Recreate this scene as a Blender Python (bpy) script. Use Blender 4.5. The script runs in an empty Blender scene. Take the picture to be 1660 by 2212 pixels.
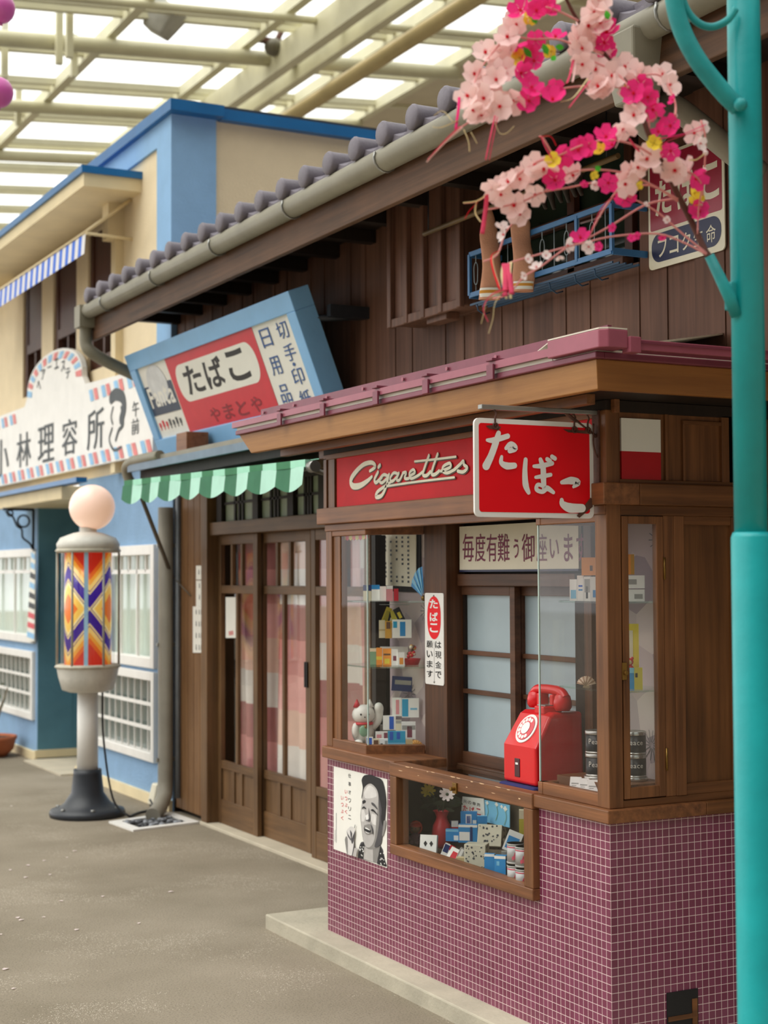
import bpy, bmesh, math, random
from mathutils import Vector, Matrix
random.seed(7)
C = bpy.context.scene.collection
SC = bpy.context.scene
# ------------------------------------------------------------------ camera (level street view, 50 mm class lens)
FPX, CX, CY, EYE = 3350.0, 830.0, 1106.0, 1.55
RW = Matrix(((0.8850, 0.0153, 0.4653), (-0.4655, 0.0378, 0.8842), (-0.0040, -0.9992, 0.0405)))
def _on(v): return v.normalized()
_yd = _on(Vector((-930-CX, 1250-CY, FPX)))
_q = _on(Vector((1000, 1250+(-40/8630)*(1000+CX+930)-CY, FPX)))
_up = _on(_yd.cross(_q));  _up = -_up if _up.y > 0 else _up
_xd = _yd.cross(_up);  _xd = -_xd if _xd.x < 0 else _xd
RW = Matrix((_xd, _yd, _up))
EYEP = Vector((0, 0, EYE))
def ray(px, py): return RW @ Vector((px-CX, py-CY, FPX))
def FX(px, py, x): d = ray(px, py); return EYEP + d*(x/d.x)
def FY(px, py, y): d = ray(px, py); return EYEP + d*(y/d.y)
def FZ(px, py, z): d = ray(px, py); return EYEP + d*((z-EYE)/d.z)
def FD(px, py, Z): return EYEP + ray(px, py)*(Z/FPX)
cam = bpy.data.cameras.new('camera'); co = bpy.data.objects.new('camera', cam); C.objects.link(co)
cam.sensor_fit = 'VERTICAL'; cam.sensor_height = 36.0; cam.sensor_width = 27.0
cam.lens = FPX/2212*36.0
rx = RW @ Vector((1, 0, 0)); ru = RW @ Vector((0, -1, 0)); rb = RW @ Vector((0, 0, -1))
co.matrix_world = Matrix(((rx.x, ru.x, rb.x, 0), (rx.y, ru.y, rb.y, 0), (rx.z, ru.z, rb.z, EYE), (0, 0, 0, 1)))
cam.dof.use_dof = True; cam.dof.focus_distance = 5.2; cam.dof.aperture_fstop = 3.4
cam.clip_end = 300
SC.camera = co
# ------------------------------------------------------------------ daylight: overcast sky, soft sun, exposure
SC.view_settings.view_transform = 'Standard'; SC.view_settings.look = 'None'
SC.view_settings.gamma = 1.0; SC.view_settings.use_curve_mapping = False
SC.view_settings.exposure = 0.5
wd = bpy.data.worlds.new('sky'); SC.world = wd; wd.use_nodes = True
nt = wd.node_tree; nt.nodes.clear()
wo = nt.nodes.new('ShaderNodeOutputWorld'); bg = nt.nodes.new('ShaderNodeBackground')
tc = nt.nodes.new('ShaderNodeTexCoord'); vm = nt.nodes.new('ShaderNodeVectorMath'); vm.operation = 'DOT_PRODUCT'
vm.inputs[1].default_value = Vector((-0.12, 0.42, 0.88)).normalized()
cr = nt.nodes.new('ShaderNodeValToRGB')
cr.color_ramp.elements[0].position = 0.08; cr.color_ramp.elements[0].color = (0.08, 0.08, 0.078, 1)
cr.color_ramp.elements[1].position = 0.50; cr.color_ramp.elements[1].color = (1, 1, 0.985, 1)
mr = nt.nodes.new('ShaderNodeMapRange'); mr.inputs[1].default_value = 0; mr.inputs[2].default_value = 1
nt.links.new(tc.outputs['Generated'], vm.inputs[0]); nt.links.new(vm.outputs['Value'], mr.inputs[0])
nt.links.new(mr.outputs[0], cr.inputs[0]); nt.links.new(cr.outputs[0], bg.inputs[0]); nt.links.new(bg.outputs[0], wo.inputs[0])
bg.inputs[1].default_value = 1.45
sl = bpy.data.lights.new('sun', 'SUN'); so = bpy.data.objects.new('sun', sl); C.objects.link(so)
sl.energy = 1.75; sl.angle = math.radians(50); sl.color = (1.0, 0.98, 0.94)
so.rotation_euler = Vector((0.45, -0.05, -0.87)).to_track_quat('-Z', 'Y').to_euler()
# ------------------------------------------------------------------ materials
def lin(h):
    h = h.lstrip('#'); r = []
    for i in (0, 2, 4):
        c = int(h[i:i+2], 16)/255; r.append(c/12.92 if c <= .04045 else ((c+.055)/1.055)**2.4)
    return (r[0], r[1], r[2], 1)
MT = {}
class NT:
    def __init__(s, name):
        s.m = bpy.data.materials.new(name); s.m.use_nodes = True; s.t = s.m.node_tree
        s.b = s.t.nodes['Principled BSDF']; s.o = s.t.nodes['Material Output']; MT[name] = s.m
    def n(s, k, **kw):
        x = s.t.nodes.new('ShaderNode'+k)
        for a, v in kw.items(): setattr(x, a, v)
        return x
    def l(s, a, b): s.t.links.new(a, b)
    def coord(s, sc=(1, 1, 1)):
        c = s.n('TexCoord'); mp = s.n('Mapping'); mp.inputs['Scale'].default_value = sc
        s.l(c.outputs['Object'], mp.inputs[0]); return mp.outputs[0]
    def noise(s, v, scale, det=4, rough=.55):
        x = s.n('TexNoise'); x.inputs['Scale'].default_value = scale; x.inputs['Detail'].default_value = det
        x.inputs['Roughness'].default_value = rough; s.l(v, x.inputs['Vector']); return x.outputs['Fac']
    def ramp(s, f, *st):
        x = s.n('ValToRGB'); e = x.color_ramp.elements
        while len(e) < len(st): e.new(.5)
        for k, (p, c) in zip(e, st): k.position = p; k.color = c
        s.l(f, x.inputs[0]); return x.outputs[0]
    def bump(s, h, st, d=.01):
        x = s.n('Bump'); x.inputs['Strength'].default_value = st; x.inputs['Distance'].default_value = d
        s.l(h, x.inputs['Height']); s.l(x.outputs[0], s.b.inputs['Normal'])
    def math(s, op, a, b=None, c=None):
        x = s.n('Math', operation=op)
        for i, v in enumerate((a, b, c)):
            if v is None: continue
            if isinstance(v, (int, float)): x.inputs[i].default_value = v
            else: s.l(v, x.inputs[i])
        return x.outputs[0]
def mul(c, k): return (min(1, c[0]*k), min(1, c[1]*k), min(1, c[2]*k), 1)
def plain(name, h, rough=.5, var=.12, scale=9, bump=0, metal=0, bs=60, spec=.4, coat=0):
    t = NT(name); c = lin(h); v = t.coord(); f = t.noise(v, scale)
    t.l(t.ramp(f, (.3, mul(c, 1-var)), (.7, mul(c, 1+var))), t.b.inputs['Base Color'])
    t.b.inputs['Roughness'].default_value = rough; t.b.inputs['Metallic'].default_value = metal
    t.b.inputs['Specular IOR Level'].default_value = spec; t.b.inputs['Coat Weight'].default_value = coat
    if bump: t.bump(t.noise(v, bs, 3), bump, .01)
    return t.m
def wood(name, h1, h2, axis='z', rough=.5, k=1.0, bump=.15):
    t = NT(name); s = {'x': (1.2, 28, 28), 'y': (28, 1.2, 28), 'z': (28, 28, 1.2)}[axis]
    v = t.coord(tuple(a*k for a in s)); f = t.noise(v, 1.3, 6, .62); g = t.noise(t.coord((1.3, 1.3, 1.3)), 1.6, 3)
    mixf = t.math('ADD', t.math('MULTIPLY', f, .62), t.math('MULTIPLY', g, .38))
    t.l(t.ramp(mixf, (.34, lin(h2)), (.66, lin(h1))), t.b.inputs['Base Color'])
    t.b.inputs['Roughness'].default_value = rough; t.b.inputs['Specular IOR Level'].default_value = .35
    t.bump(f, bump, .004); return t.m
def glass(name, tint=(.93, .97, .95), refl=1.0, diff=0.0):
    t = NT(name); t.t.nodes.remove(t.b)
    tr = t.n('BsdfTransparent'); tr.inputs[0].default_value = (*tint, 1)
    gl = t.n('BsdfGlossy'); gl.inputs['Roughness'].default_value = .02; gl.inputs[0].default_value = (1, 1, 1, 1)
    lw = t.n('LayerWeight'); fr = t.math('ADD', t.math('MULTIPLY', t.math('POWER', lw.outputs['Facing'], 5.0), .9), .045)
    mx = t.n('MixShader'); t.l(t.math('MULTIPLY', fr, refl), mx.inputs[0]); t.l(tr.outputs[0], mx.inputs[1]); t.l(gl.outputs[0], mx.inputs[2])
    out = mx.outputs[0]
    if diff:
        tl = t.n('BsdfTranslucent'); tl.inputs[0].default_value = (.85, .87, .84, 1)
        m2 = t.n('MixShader'); m2.inputs[0].default_value = diff; t.l(out, m2.inputs[1]); t.l(tl.outputs[0], m2.inputs[2]); out = m2.outputs[0]
    t.l(out, t.o.inputs[0]); return t.m
def petal(name, h, k=.35):
    t = NT(name); c = lin(h); t.t.nodes.remove(t.b)
    f = t.noise(t.coord(), 40); col = t.ramp(f, (.3, mul(c, .88)), (.7, mul(c, 1.08)))
    d = t.n('BsdfDiffuse'); tl = t.n('BsdfTranslucent'); mx = t.n('MixShader'); mx.inputs[0].default_value = k
    t.l(col, d.inputs[0]); t.l(col, tl.inputs[0]); t.l(d.outputs[0], mx.inputs[1]); t.l(tl.outputs[0], mx.inputs[2]); t.l(mx.outputs[0], t.o.inputs[0]); return t.m
def tilemat(name):
    t = NT(name); c = t.n('TexCoord'); sp = t.n('SeparateXYZ'); t.l(c.outputs['Object'], sp.inputs[0])
    g = t.n('NewGeometry'); sn = t.n('SeparateXYZ'); t.l(g.outputs['Normal'], sn.inputs[0])
    isx = t.math('GREATER_THAN', t.math('ABSOLUTE', sn.outputs[0]), .5)
    u = t.math('ADD', t.math('MULTIPLY', t.math('SUBTRACT', sp.outputs[1], 3.925), isx),
               t.math('MULTIPLY', t.math('SUBTRACT', sp.outputs[0], 2.84), t.math('SUBTRACT', 1.0, isx)))
    cb = t.n('CombineXYZ'); t.l(u, cb.inputs[0]); t.l(t.math('SUBTRACT', sp.outputs[2], 0.0632), cb.inputs[1])
    br = t.n('TexBrick', offset=0.0, squash=1.0); br.inputs['Scale'].default_value = 1
    br.inputs['Brick Width'].default_value = .0251; br.inputs['Row Height'].default_value = .0255
    br.inputs['Mortar Size'].default_value = .00105; br.inputs['Mortar Smooth'].default_value = .15; br.inputs['Bias'].default_value = 0
    br.inputs['Color1'].default_value = lin('#74334a'); br.inputs['Color2'].default_value = lin('#84405a'); br.inputs['Mortar'].default_value = lin('#e2cac8')
    t.l(cb.outputs[0], br.inputs['Vector'])
    n = t.noise(t.coord(), 5); mx = t.n('MixRGB', blend_type='MULTIPLY'); mx.inputs[0].default_value = .35
    t.l(br.outputs[0], mx.inputs[1]); t.l(t.ramp(n, (.3, (.75, .72, .75, 1)), (.7, (1, 1, 1, 1))), mx.inputs[2])
    t.l(mx.outputs[0], t.b.inputs['Base Color'])
    t.l(t.ramp(br.outputs['Fac'], (0, (.22, .22, .22, 1)), (1, (.8, .8, .8, 1))), t.b.inputs['Roughness'])
    x = t.n('Bump', invert=True); x.inputs['Strength'].default_value = .35; x.inputs['Distance'].default_value = .002
    t.l(br.outputs['Fac'], x.inputs['Height']); t.l(x.outputs[0], t.b.inputs['Normal'])
    t.b.inputs['Specular IOR Level'].default_value = .5; return t.m
def asphalt(name):
    t = NT(name); v = t.coord()
    f = t.noise(v, 1.1, 5); base = t.ramp(f, (.3, lin('#817766')), (.7, lin('#9c9180')))
    fine = t.noise(v, 120, 3, .7); sp = t.ramp(fine, (.35, (.62, .62, .62, 1)), (.5, (1, 1, 1, 1)), (.68, (1.0, 1.0, 1.0, 1)))
    mx = t.n('MixRGB', blend_type='MULTIPLY'); mx.inputs[0].default_value = .85; t.l(base, mx.inputs[1]); t.l(sp, mx.inputs[2])
    chip = t.n('TexVoronoi'); chip.inputs['Scale'].default_value = 150; t.l(v, chip.inputs['Vector'])
    zone = t.noise(v, 1.7, 3)
    mk = t.math('MULTIPLY', t.math('LESS_THAN', chip.outputs['Distance'], .24), t.math('GREATER_THAN', t.math('ADD', zone, t.math('MULTIPLY', t.noise(v, 60, 1), .35)), .74))
    m2 = t.n('MixRGB'); t.l(mk, m2.inputs[0]); t.l(mx.outputs[0], m2.inputs[1]); m2.inputs[2].default_value = lin('#d8cdbd')
    t.l(m2.outputs[0], t.b.inputs['Base Color']); t.b.inputs['Roughness'].default_value = .9; t.b.inputs['Specular IOR Level'].default_value = .2
    t.bump(fine, .5, .006); return t.m
def plank_wall(name, h1, h2, w=.16):
    t = NT(name); v = t.coord((22, 22, 1.1)); f = t.noise(v, 1.3, 6, .6); c = t.n('TexCoord'); sp = t.n('SeparateXYZ'); t.l(c.outputs['Object'], sp.inputs[0])
    pid = t.math('FLOOR', t.math('DIVIDE', sp.outputs[1], w)); wn = t.n('TexWhiteNoise', noise_dimensions='1D'); t.l(pid, wn.inputs['W'])
    g = t.noise(t.coord(), 1.5, 3)
    k = t.math('ADD', t.math('MULTIPLY', f, .45), t.math('ADD', t.math('MULTIPLY', wn.outputs['Value'], .18), t.math('MULTIPLY', g, .4)))
    t.l(t.ramp(k, (.33, lin(h2)), (.72, lin(h1))), t.b.inputs['Base Color']); t.b.inputs['Roughness'].default_value = .62
    t.b.inputs['Specular IOR Level'].default_value = .3; t.bump(f, .2, .004); return t.m
# woods
W_K = wood('kiosk_wood_vertical', '#92603a', '#55341c', 'z', .42)
W_KY = wood('kiosk_wood_along', '#97623c', '#573621', 'y', .45)
W_KX = wood('kiosk_wood_across', '#875731', '#50311a', 'x', .45)
W_I = wood('inner_wood_vertical', '#6c452c', '#392314', 'z', .5)
W_IY = wood('inner_wood_along', '#6b4630', '#432b1c', 'y', .5)
W_F = wood('fascia_wood', '#ad7a42', '#8a5a2c', 'y', .5)
W_FX = wood('fascia_wood_across', '#a06a34', '#7f5026', 'x', .5)
W_D = wood('door_wood', '#7d5d3c', '#523a24', 'z', .5)
W_DY = wood('door_wood_along', '#7a5938', '#4f3822', 'y', .5)
W_J = wood('jamb_board_wood', '#8f6a46', '#6a4a2e', 'z', .55)
W_U = plank_wall('upper_plank_wood', '#815a47', '#452b20')
W_UB = wood('shutter_wood', '#7a5443', '#4e3327', 'z', .55)
W_E = wood('eave_wood', '#6b4a32', '#3f2b1c', 'y', .6)
W_B = wood('barber_window_wood', '#5d3424', '#3c2016', 'z', .5)
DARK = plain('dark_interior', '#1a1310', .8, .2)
DARKW = wood('dark_shaded_wood', '#2c1f17', '#1a120d', 'z', .6)  # brown deepened so the colour adds shadow under the eaves
TILE = tilemat('mosaic_tile')
ASPH = asphalt('asphalt'); CONC = plain('concrete', '#b3ab98', .85, .14, 5, .25)
CONC2 = plain('pale_concrete', '#c4b9a4', .85, .1, 5, .2)
BLUE = plain('blue_stucco', '#88aacd', .8, .07, 6, .5, bs=90)
BLUEP = plain('pale_blue_trim', '#8fb9e2', .7, .05, 6, .2)
TEALW = plain('teal_stucco', '#5a8799', .8, .1, 5, .4, bs=90)
CREAM = plain('cream_stucco', '#ecdab8', .8, .05, 4, .35, bs=90)
CREAMT = plain('cream_trim', '#e6d4ac', .6, .06, 4)
RBLUE = plain('roof_blue_metal', '#1c68a4', .35, .1, 4)
WHITE = plain('white_paint', '#ece9e4', .4, .05, 6)
WHITEP = plain('white_paper', '#efece3', .7, .03, 6)
CREAMP = plain('cream_paper', '#e9e1cb', .7, .04, 6)
RED = plain('sign_red', '#ea0f1c', .4, .05, 3, spec=.2)
RED2 = plain('faded_red', '#d23040', .4, .06, 3)
REDK = plain('panel_red', '#d8222a', .5, .14, 3, spec=.12)
FLAGR = plain('flag_red', '#b8141c', .3, .05)
NAVY = plain('navy', '#23264a', .4, .1)
BLK = plain('black_ink', '#1b1a1c', .5, .1)
INKG = plain('grey_ink', '#4a4c50', .6, .1)
INKR = plain('red_ink', '#d7283a', .6, .05)
INKM = plain('maroon_ink', '#7c2a4a', .6, .05)
INKB = plain('blue_ink', '#3a5f9a', .6, .1)
SIGNB = plain('sign_blue_frame', '#86bbea', .45, .06, 5, .1)
MAR = plain('maroon_metal', '#7a3a4a', .38, .12, 8, metal=.15)
MARP = plain('rose_metal', '#98505f', .35, .1, 8, metal=.1)
LITE = plain('sky_sheen', '#d9d2c0', .4, .06, 6)  # cream colour carries the sky's reflection on the roof metal
TEAL = plain('teal_enamel', '#0c9a9c', .42, .1, 7, .08, coat=.2)
TEALD = plain('teal_weathered', '#1d8f8f', .5, .2, 12, .1)
GREY = plain('grey_pvc', '#8f897c', .55, .1, 6)
GUT = plain('gutter_grey', '#8a8575', .5, .1, 6)
RTILE = plain('roof_tile_grey', '#767079', .6, .14, 8, .15)
STEEL = plain('steel', '#9a9a96', .35, .1, 8, metal=.7)
RUST = plain('rusty_iron', '#5b3a2e', .7, .3, 30, .2)
IRON = plain('black_iron', '#2a2c32', .5, .15)
BRASS = plain('aged_brass', '#8a6a35', .35, .2, 20, metal=.8)
BRNB = plain('branch_brown', '#5a352b', .7, .2, 30)
TWIG = plain('twig_pink', '#d98c88', .6, .1)
G1 = plain('awning_green_dark', '#3d7f58', .75, .1, 10); G2 = plain('awning_green_light', '#a6e3c8', .75, .06, 10)
AB = plain('awning_blue', '#3f72dc', .7, .06); AW = plain('awning_white', '#e6e4e6', .7, .04)
PHR = plain('phone_red', '#d8121c', .3, .05, 5, coat=.3)
FROST = plain('frosted_pane', '#a2b3ba', .3, .08, 3, spec=.5)
CURT = plain('barber_curtain', '#d8e6dc', .8, .06, 4)
GL = glass('clear_glass', (.985, .99, .985), .7); GLT = glass('tinted_glass', (.80, .78, .78), 1.0); GLC = glass('counter_glass', (.96, .975, .965), .6)
GLE = plain('glass_edge', '#bcd0c8', .2, .05)
GLR = glass('roof_glazing', (.97, .98, .96), .3, .12)
SHELF = glass('shelf_glass', (.84, .92, .87), .8)
STEELC = plain('roof_steel_cream', '#dad5b6', .5, .06, 3); PIPEC = plain('roof_pipe_cream', '#cdb98a', .45, .08, 3)
PANELB = plain('roof_panel_beige', '#cfc4ab', .7, .06, 3)
P_PALE = petal('petal_pale_pink', '#ffdbd6'); P_HOT = petal('petal_hot_pink', '#f5418d'); P_YEL = petal('petal_yellow', '#f4dc4e')
P_WHT = petal('petal_white', '#fbe9e6'); P_RED = petal('stamen_red', '#e22c3c', .2); P_GRN = petal('leaf_green', '#4fb43c'); P_CRM = petal('ribbon_cream', '#ecdcae'); P_ROSE = petal('ribbon_pink', '#ee5f80')
# pack colours
def pc(n, h): return plain(n, h, .4, .05, 12)
K = dict(w=pc('card_white', '#faf8f3'), c=pc('card_cream', '#e6dcc0'), b=pc('card_blue', '#2f8fd0'), lb=pc('card_sky', '#7fc4e6'), n=pc('card_navy', '#24386e'),
         r=pc('card_red', '#cf2636'), pk=pc('card_pink', '#e89aa0'), y=pc('card_yellow', '#e8d24a'), ol=pc('card_olive', '#c9bb44'), o=pc('card_orange', '#ef9a3c'),
         och=pc('card_ochre', '#cf9a3a'), g=pc('card_green', '#7fa98a'), m=pc('card_mauve', '#8a4a5a'), k=pc('card_black', '#1d1d20'), br=pc('card_brown', '#6a4a34'),
         t=pc('card_turquoise', '#2ea3cf'), gr=pc('card_grey', '#a9a7a2'), tan=pc('card_tan', '#c9b68c'), bk=pc('card_blue_bright', '#2c62c8'))
# ------------------------------------------------------------------ mesh builder
SPLIT = set('side_frieze_stile side_panel_rail side_frieze_rail frieze_stile pipe_clip base_bolt cage_bar drum_rim gutter_strap support_hook rivet stile rail glazing_bar finger_pull side_stile muntin cradle folding_arm hook nail cross_pipe soffit_batten shutter_batten door_post sash main_girder hanging_wire dark_peg ear transom_post bracket_arm vent_slat gutter_channel header_beam window_jamb showcase_backboard display_step'.split())
class MB:
    def __init__(s, M=None): s.V = []; s.F = []; s.I = []; s.mi = 0; s.M = M; s.sm = False; s.S = []
    def v(s, p):
        p = Vector(p); p = s.M @ p if s.M else p
        s.V.append(p); return len(s.V)-1
    def f(s, idx): s.F.append(tuple(idx)); s.I.append(s.mi); s.S.append(s.sm)
    def poly(s, pts): s.f([s.v(p) for p in pts]); return s
    def hexa(s, a, b):
        i = [s.v(p) for p in list(a)+list(b)]; n = len(a)
        s.f(i[:n][::-1]); s.f(i[n:])
        for k in range(n): s.f((i[k], i[(k+1) % n], i[n+(k+1) % n], i[n+k]))
        return s
    def box(s, x0, x1, y0, y1, z0, z1):
        return s.hexa([(x0, y0, z0), (x1, y0, z0), (x1, y1, z0), (x0, y1, z0)], [(x0, y0, z1), (x1, y0, z1), (x1, y1, z1), (x0, y1, z1)])
    def prism(s, pts, vec):
        vec = Vector(vec); return s.hexa([Vector(p) for p in pts], [Vector(p)+vec for p in pts])
    def tube(s, pts, r, n=10, closed=False, flat=None):
        pts = [Vector(p) for p in pts]; m = len(pts); rr = r if isinstance(r, (list, tuple)) else [r]*m
        sm = s.sm; s.sm = True; rings = []; prev = None
        for k in range(m):
            a = pts[(k-1) % m] if (closed or k > 0) else pts[k]; b = pts[(k+1) % m] if (closed or k < m-1) else pts[k]
            t = (b-a).normalized()
            if prev is None:
                u = t.cross(Vector((0, 0, 1)));  u = t.cross(Vector((1, 0, 0))) if u.length < .1 else u
            else: u = prev - t*prev.dot(t)
            u.normalize(); prev = u; w = t.cross(u)
            rings.append([s.v(pts[k]+(u*math.cos(2*math.pi*j/n)+w*math.sin(2*math.pi*j/n)*(flat or 1))*rr[k]) for j in range(n)])
        for k in range(m if closed else m-1):
            A = rings[k]; B = rings[(k+1) % m]
            for j in range(n): s.f((A[j], A[(j+1) % n], B[(j+1) % n], B[j]))
        s.sm = sm
        if not closed: s.f(rings[0][::-1]); s.f(rings[-1])
        return s
    def lathe(s, prof, c=(0, 0, 0), n=24, ax='z', cap=True):
        c = Vector(c); sm = s.sm; s.sm = True; R = []
        for r, h in prof:
            ring = []
            for j in range(n):
                a = 2*math.pi*j/n; p = (r*math.cos(a), r*math.sin(a), h)
                p = {'z': p, 'x': (p[2], p[0], p[1]), 'y': (p[0], p[2], p[1])}[ax]
                ring.append(s.v(c+Vector(p)))
            R.append(ring)
        for A, B in zip(R, R[1:]):
            for j in range(n): s.f((A[j], A[(j+1) % n], B[(j+1) % n], B[j]))
        s.sm = sm
        if cap: s.f(R[0][::-1]); s.f(R[-1])
        return s
    def ball(s, c, r, n=16, sc=(1, 1, 1)):
        c = Vector(c); sm = s.sm; s.sm = True; R = []
        for i in range(1, n//2):
            th = math.pi*i/(n//2)
            R.append([s.v(c+Vector((r*sc[0]*math.sin(th)*math.cos(2*math.pi*j/n), r*sc[1]*math.sin(th)*math.sin(2*math.pi*j/n), r*sc[2]*math.cos(th)))) for j in range(n)])
        t = s.v(c+Vector((0, 0, r*sc[2]))); b = s.v(c-Vector((0, 0, r*sc[2])))
        for j in range(n): s.f((t, R[0][j], R[0][(j+1) % n])); s.f((b, R[-1][(j+1) % n], R[-1][j]))
        for A, B in zip(R, R[1:]):
            for j in range(n): s.f((A[j], B[j], B[(j+1) % n], A[(j+1) % n]))
        s.sm = sm; return s
    def mesh(s, name, mats):
        me = bpy.data.meshes.new(name); me.from_pydata([tuple(v) for v in s.V], [], s.F)
        for m in (mats if isinstance(mats, (list, tuple)) else [mats]): me.materials.append(m)
        for p, i, q in zip(me.polygons, s.I, s.S): p.material_index = i; p.use_smooth = q
        bm = bmesh.new(); bm.from_mesh(me); bmesh.ops.recalc_face_normals(bm, faces=bm.faces); bm.to_mesh(me); bm.free()
        return me
    def ob(s, name, mats, parent=None, bevel=0, seg=2, sub=0, label=None):
        if name in SPLIT:                                  # separate pieces become separate parts of the same name
            g = list(range(len(s.V)))
            def fd(a):
                while g[a] != a: g[a] = g[g[a]]; a = g[a]
                return a
            for f in s.F:
                for a in f[1:]: g[fd(a)] = fd(f[0])
            grp = {}
            for f, i, q in zip(s.F, s.I, s.S): grp.setdefault(fd(f[0]), []).append((f, i, q))
            if len(grp) > 1:
                for fs in grp.values():
                    k = MB(); ix = {}
                    for f, i, q in fs:
                        for a in f:
                            if a not in ix: ix[a] = len(k.V); k.V.append(s.V[a])
                        k.F.append(tuple(ix[a] for a in f)); k.I.append(i); k.S.append(q)
                    o = k.ob(name, mats, parent, bevel, seg, sub, label)
                return o
        o = bpy.data.objects.new(name, s.mesh(name, mats)); C.objects.link(o)
        if parent is not None: attach(o, parent)
        if bevel:
            b = o.modifiers.new('bevel', 'BEVEL'); b.width = bevel; b.segments = seg; b.limit_method = 'ANGLE'; b.angle_limit = .6
        if sub: o.modifiers.new('sub', 'SUBSURF').levels = sub; o.modifiers['sub'].render_levels = sub
        if label: o['label'] = label
        return o
def attach(o, parent):
    o.parent = parent
    if parent.type == 'EMPTY': o.matrix_parent_inverse = Matrix.Translation(-Vector(parent['at']))
def tag(o, label, cat, group=None):
    o['label'] = label; o['category'] = cat
    if group: o['group'] = group
    return o
def thing(name, label, cat, at, group=None):
    o = bpy.data.objects.new(name, None); C.objects.link(o); o.location = at; o['at'] = tuple(at); o.empty_display_size = .1
    return tag(o, label, cat, group)
def struct(o): o['kind'] = 'structure'; return o
def smooth(pts, k=6):
    pts = [Vector(p) for p in pts]; out = []
    for i in range(len(pts)-1):
        p0 = pts[max(i-1, 0)]; p1 = pts[i]; p2 = pts[i+1]; p3 = pts[min(i+2, len(pts)-1)]
        for j in range(k):
            t = j/k; out.append(.5*((2*p1)+(p2-p0)*t+(2*p0-5*p1+4*p2-p3)*t*t+(3*p1-p0-3*p2+p3)*t**3))
    out.append(pts[-1]); return out
# lettering: font outlines and brush strokes laid in a plane
_gc = {}
def glyph(ch, bold=0):
    if (ch, bold) in _gc: return _gc[(ch, bold)]
    cu = bpy.data.curves.new('tmp', 'FONT'); cu.body = ch; cu.resolution_u = 3; cu.offset = bold
    o = bpy.data.objects.new('tmp', cu); C.objects.link(o); bpy.context.view_layer.update()
    me = bpy.data.meshes.new_from_object(o.evaluated_get(bpy.context.evaluated_depsgraph_get()))
    vs = [tuple(v.co) for v in me.vertices]; fs = [tuple(p.vertices) for p in me.polygons]
    bpy.data.objects.remove(o); bpy.data.curves.remove(cu); bpy.data.meshes.remove(me)
    if vs:
        x0 = min(v[0] for v in vs); x1 = max(v[0] for v in vs); y0 = min(v[1] for v in vs); y1 = max(v[1] for v in vs)
        vs = [((v[0]-x0)/max(x1-x0, 1e-5), (v[1]-y0)/max(y1-y0, 1e-5)) for v in vs]
    _gc[(ch, bold)] = (vs, fs); return vs, fs
def put(mb, ch, O, U, V, bold=0):          # glyph outline stretched to the parallelogram O, U, V
    O = Vector(O); U = Vector(U); V = Vector(V); kanji = ord(ch) > 0x3400
    vs, fs = glyph(ch, 0 if kanji else bold); N = U.cross(V).normalized()
    for k, du in enumerate((-.5, .5) if kanji and bold > .004 else (0,)):
        ix = [mb.v(O+U*(a+du*min(bold, .03)*1.2)+V*b+N*(.0003*k)) for a, b in vs]
        for f in fs: mb.f([ix[i] for i in f])
def stroke(mb, pts, w, N, k=6):            # flat brush stroke: pts 3-D in a plane with normal N, w width or list
    N = Vector(N); mb.lay = getattr(mb, 'lay', 0)+1; p = [v+N*(mb.lay % 24*.00025) for v in smooth(pts, k)]; n = len(p)
    ws = [w]*n if isinstance(w, (int, float)) else [w[min(int(i/(n-1)*(len(w)-1)), len(w)-2)]*(1-(i/(n-1)*(len(w)-1)-min(int(i/(n-1)*(len(w)-1)), len(w)-2)))+w[min(int(i/(n-1)*(len(w)-1)), len(w)-2)+1]*(i/(n-1)*(len(w)-1)-min(int(i/(n-1)*(len(w)-1)), len(w)-2)) for i in range(n)]
    L = []; R = []
    for i in range(n):
        t = (p[min(i+1, n-1)]-p[max(i-1, 0)]).normalized(); q = N.cross(t)
        L.append(mb.v(p[i]+q*ws[i]/2)); R.append(mb.v(p[i]-q*ws[i]/2))
    for i in range(n-1): mb.f((L[i], L[i+1], R[i+1], R[i]))
    for e, i, sg in ((p[0], 0, -1), (p[-1], n-1, 1)):
        t = (p[min(i+1, n-1)]-p[max(i-1, 0)]).normalized(); q = N.cross(t)
        mb.f([mb.v(e+(q*math.cos(a*math.pi/7)+t*sg*math.sin(a*math.pi/7))*ws[i]/2) for a in range(8)])
def rrect(w, h, r, n=5):
    out = []
    for cx, cy, a0 in ((w-r, h-r, 0), (r, h-r, 90), (r, r, 180), (w-r, r, 270)):
        for k in range(n+1):
            a = math.radians(a0+90*k/n); out.append((cx+r*math.cos(a), cy+r*math.sin(a)))
    return out
class Plane:
    def __init__(s, O, U, V): s.O = Vector(O); s.U = Vector(U).normalized(); s.V = Vector(V).normalized(); s.N = s.U.cross(s.V)
    def __call__(s, u, v, n=0): return s.O+s.U*u+s.V*v+s.N*n
    def rect(s, mb, u0, v0, u1, v1, n): mb.poly([s(u0, v0, n), s(u1, v0, n), s(u1, v1, n), s(u0, v1, n)])
    def slab(s, mb, u0, v0, u1, v1, n0, n1): mb.prism([s(u0, v0, n0), s(u1, v0, n0), s(u1, v1, n0), s(u0, v1, n0)], s.N*(n1-n0))
    def char(s, mb, ch, u, v, w, h, n, bold=0): put(mb, ch, s(u, v, n), s.U*w, s.V*h, bold)
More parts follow.
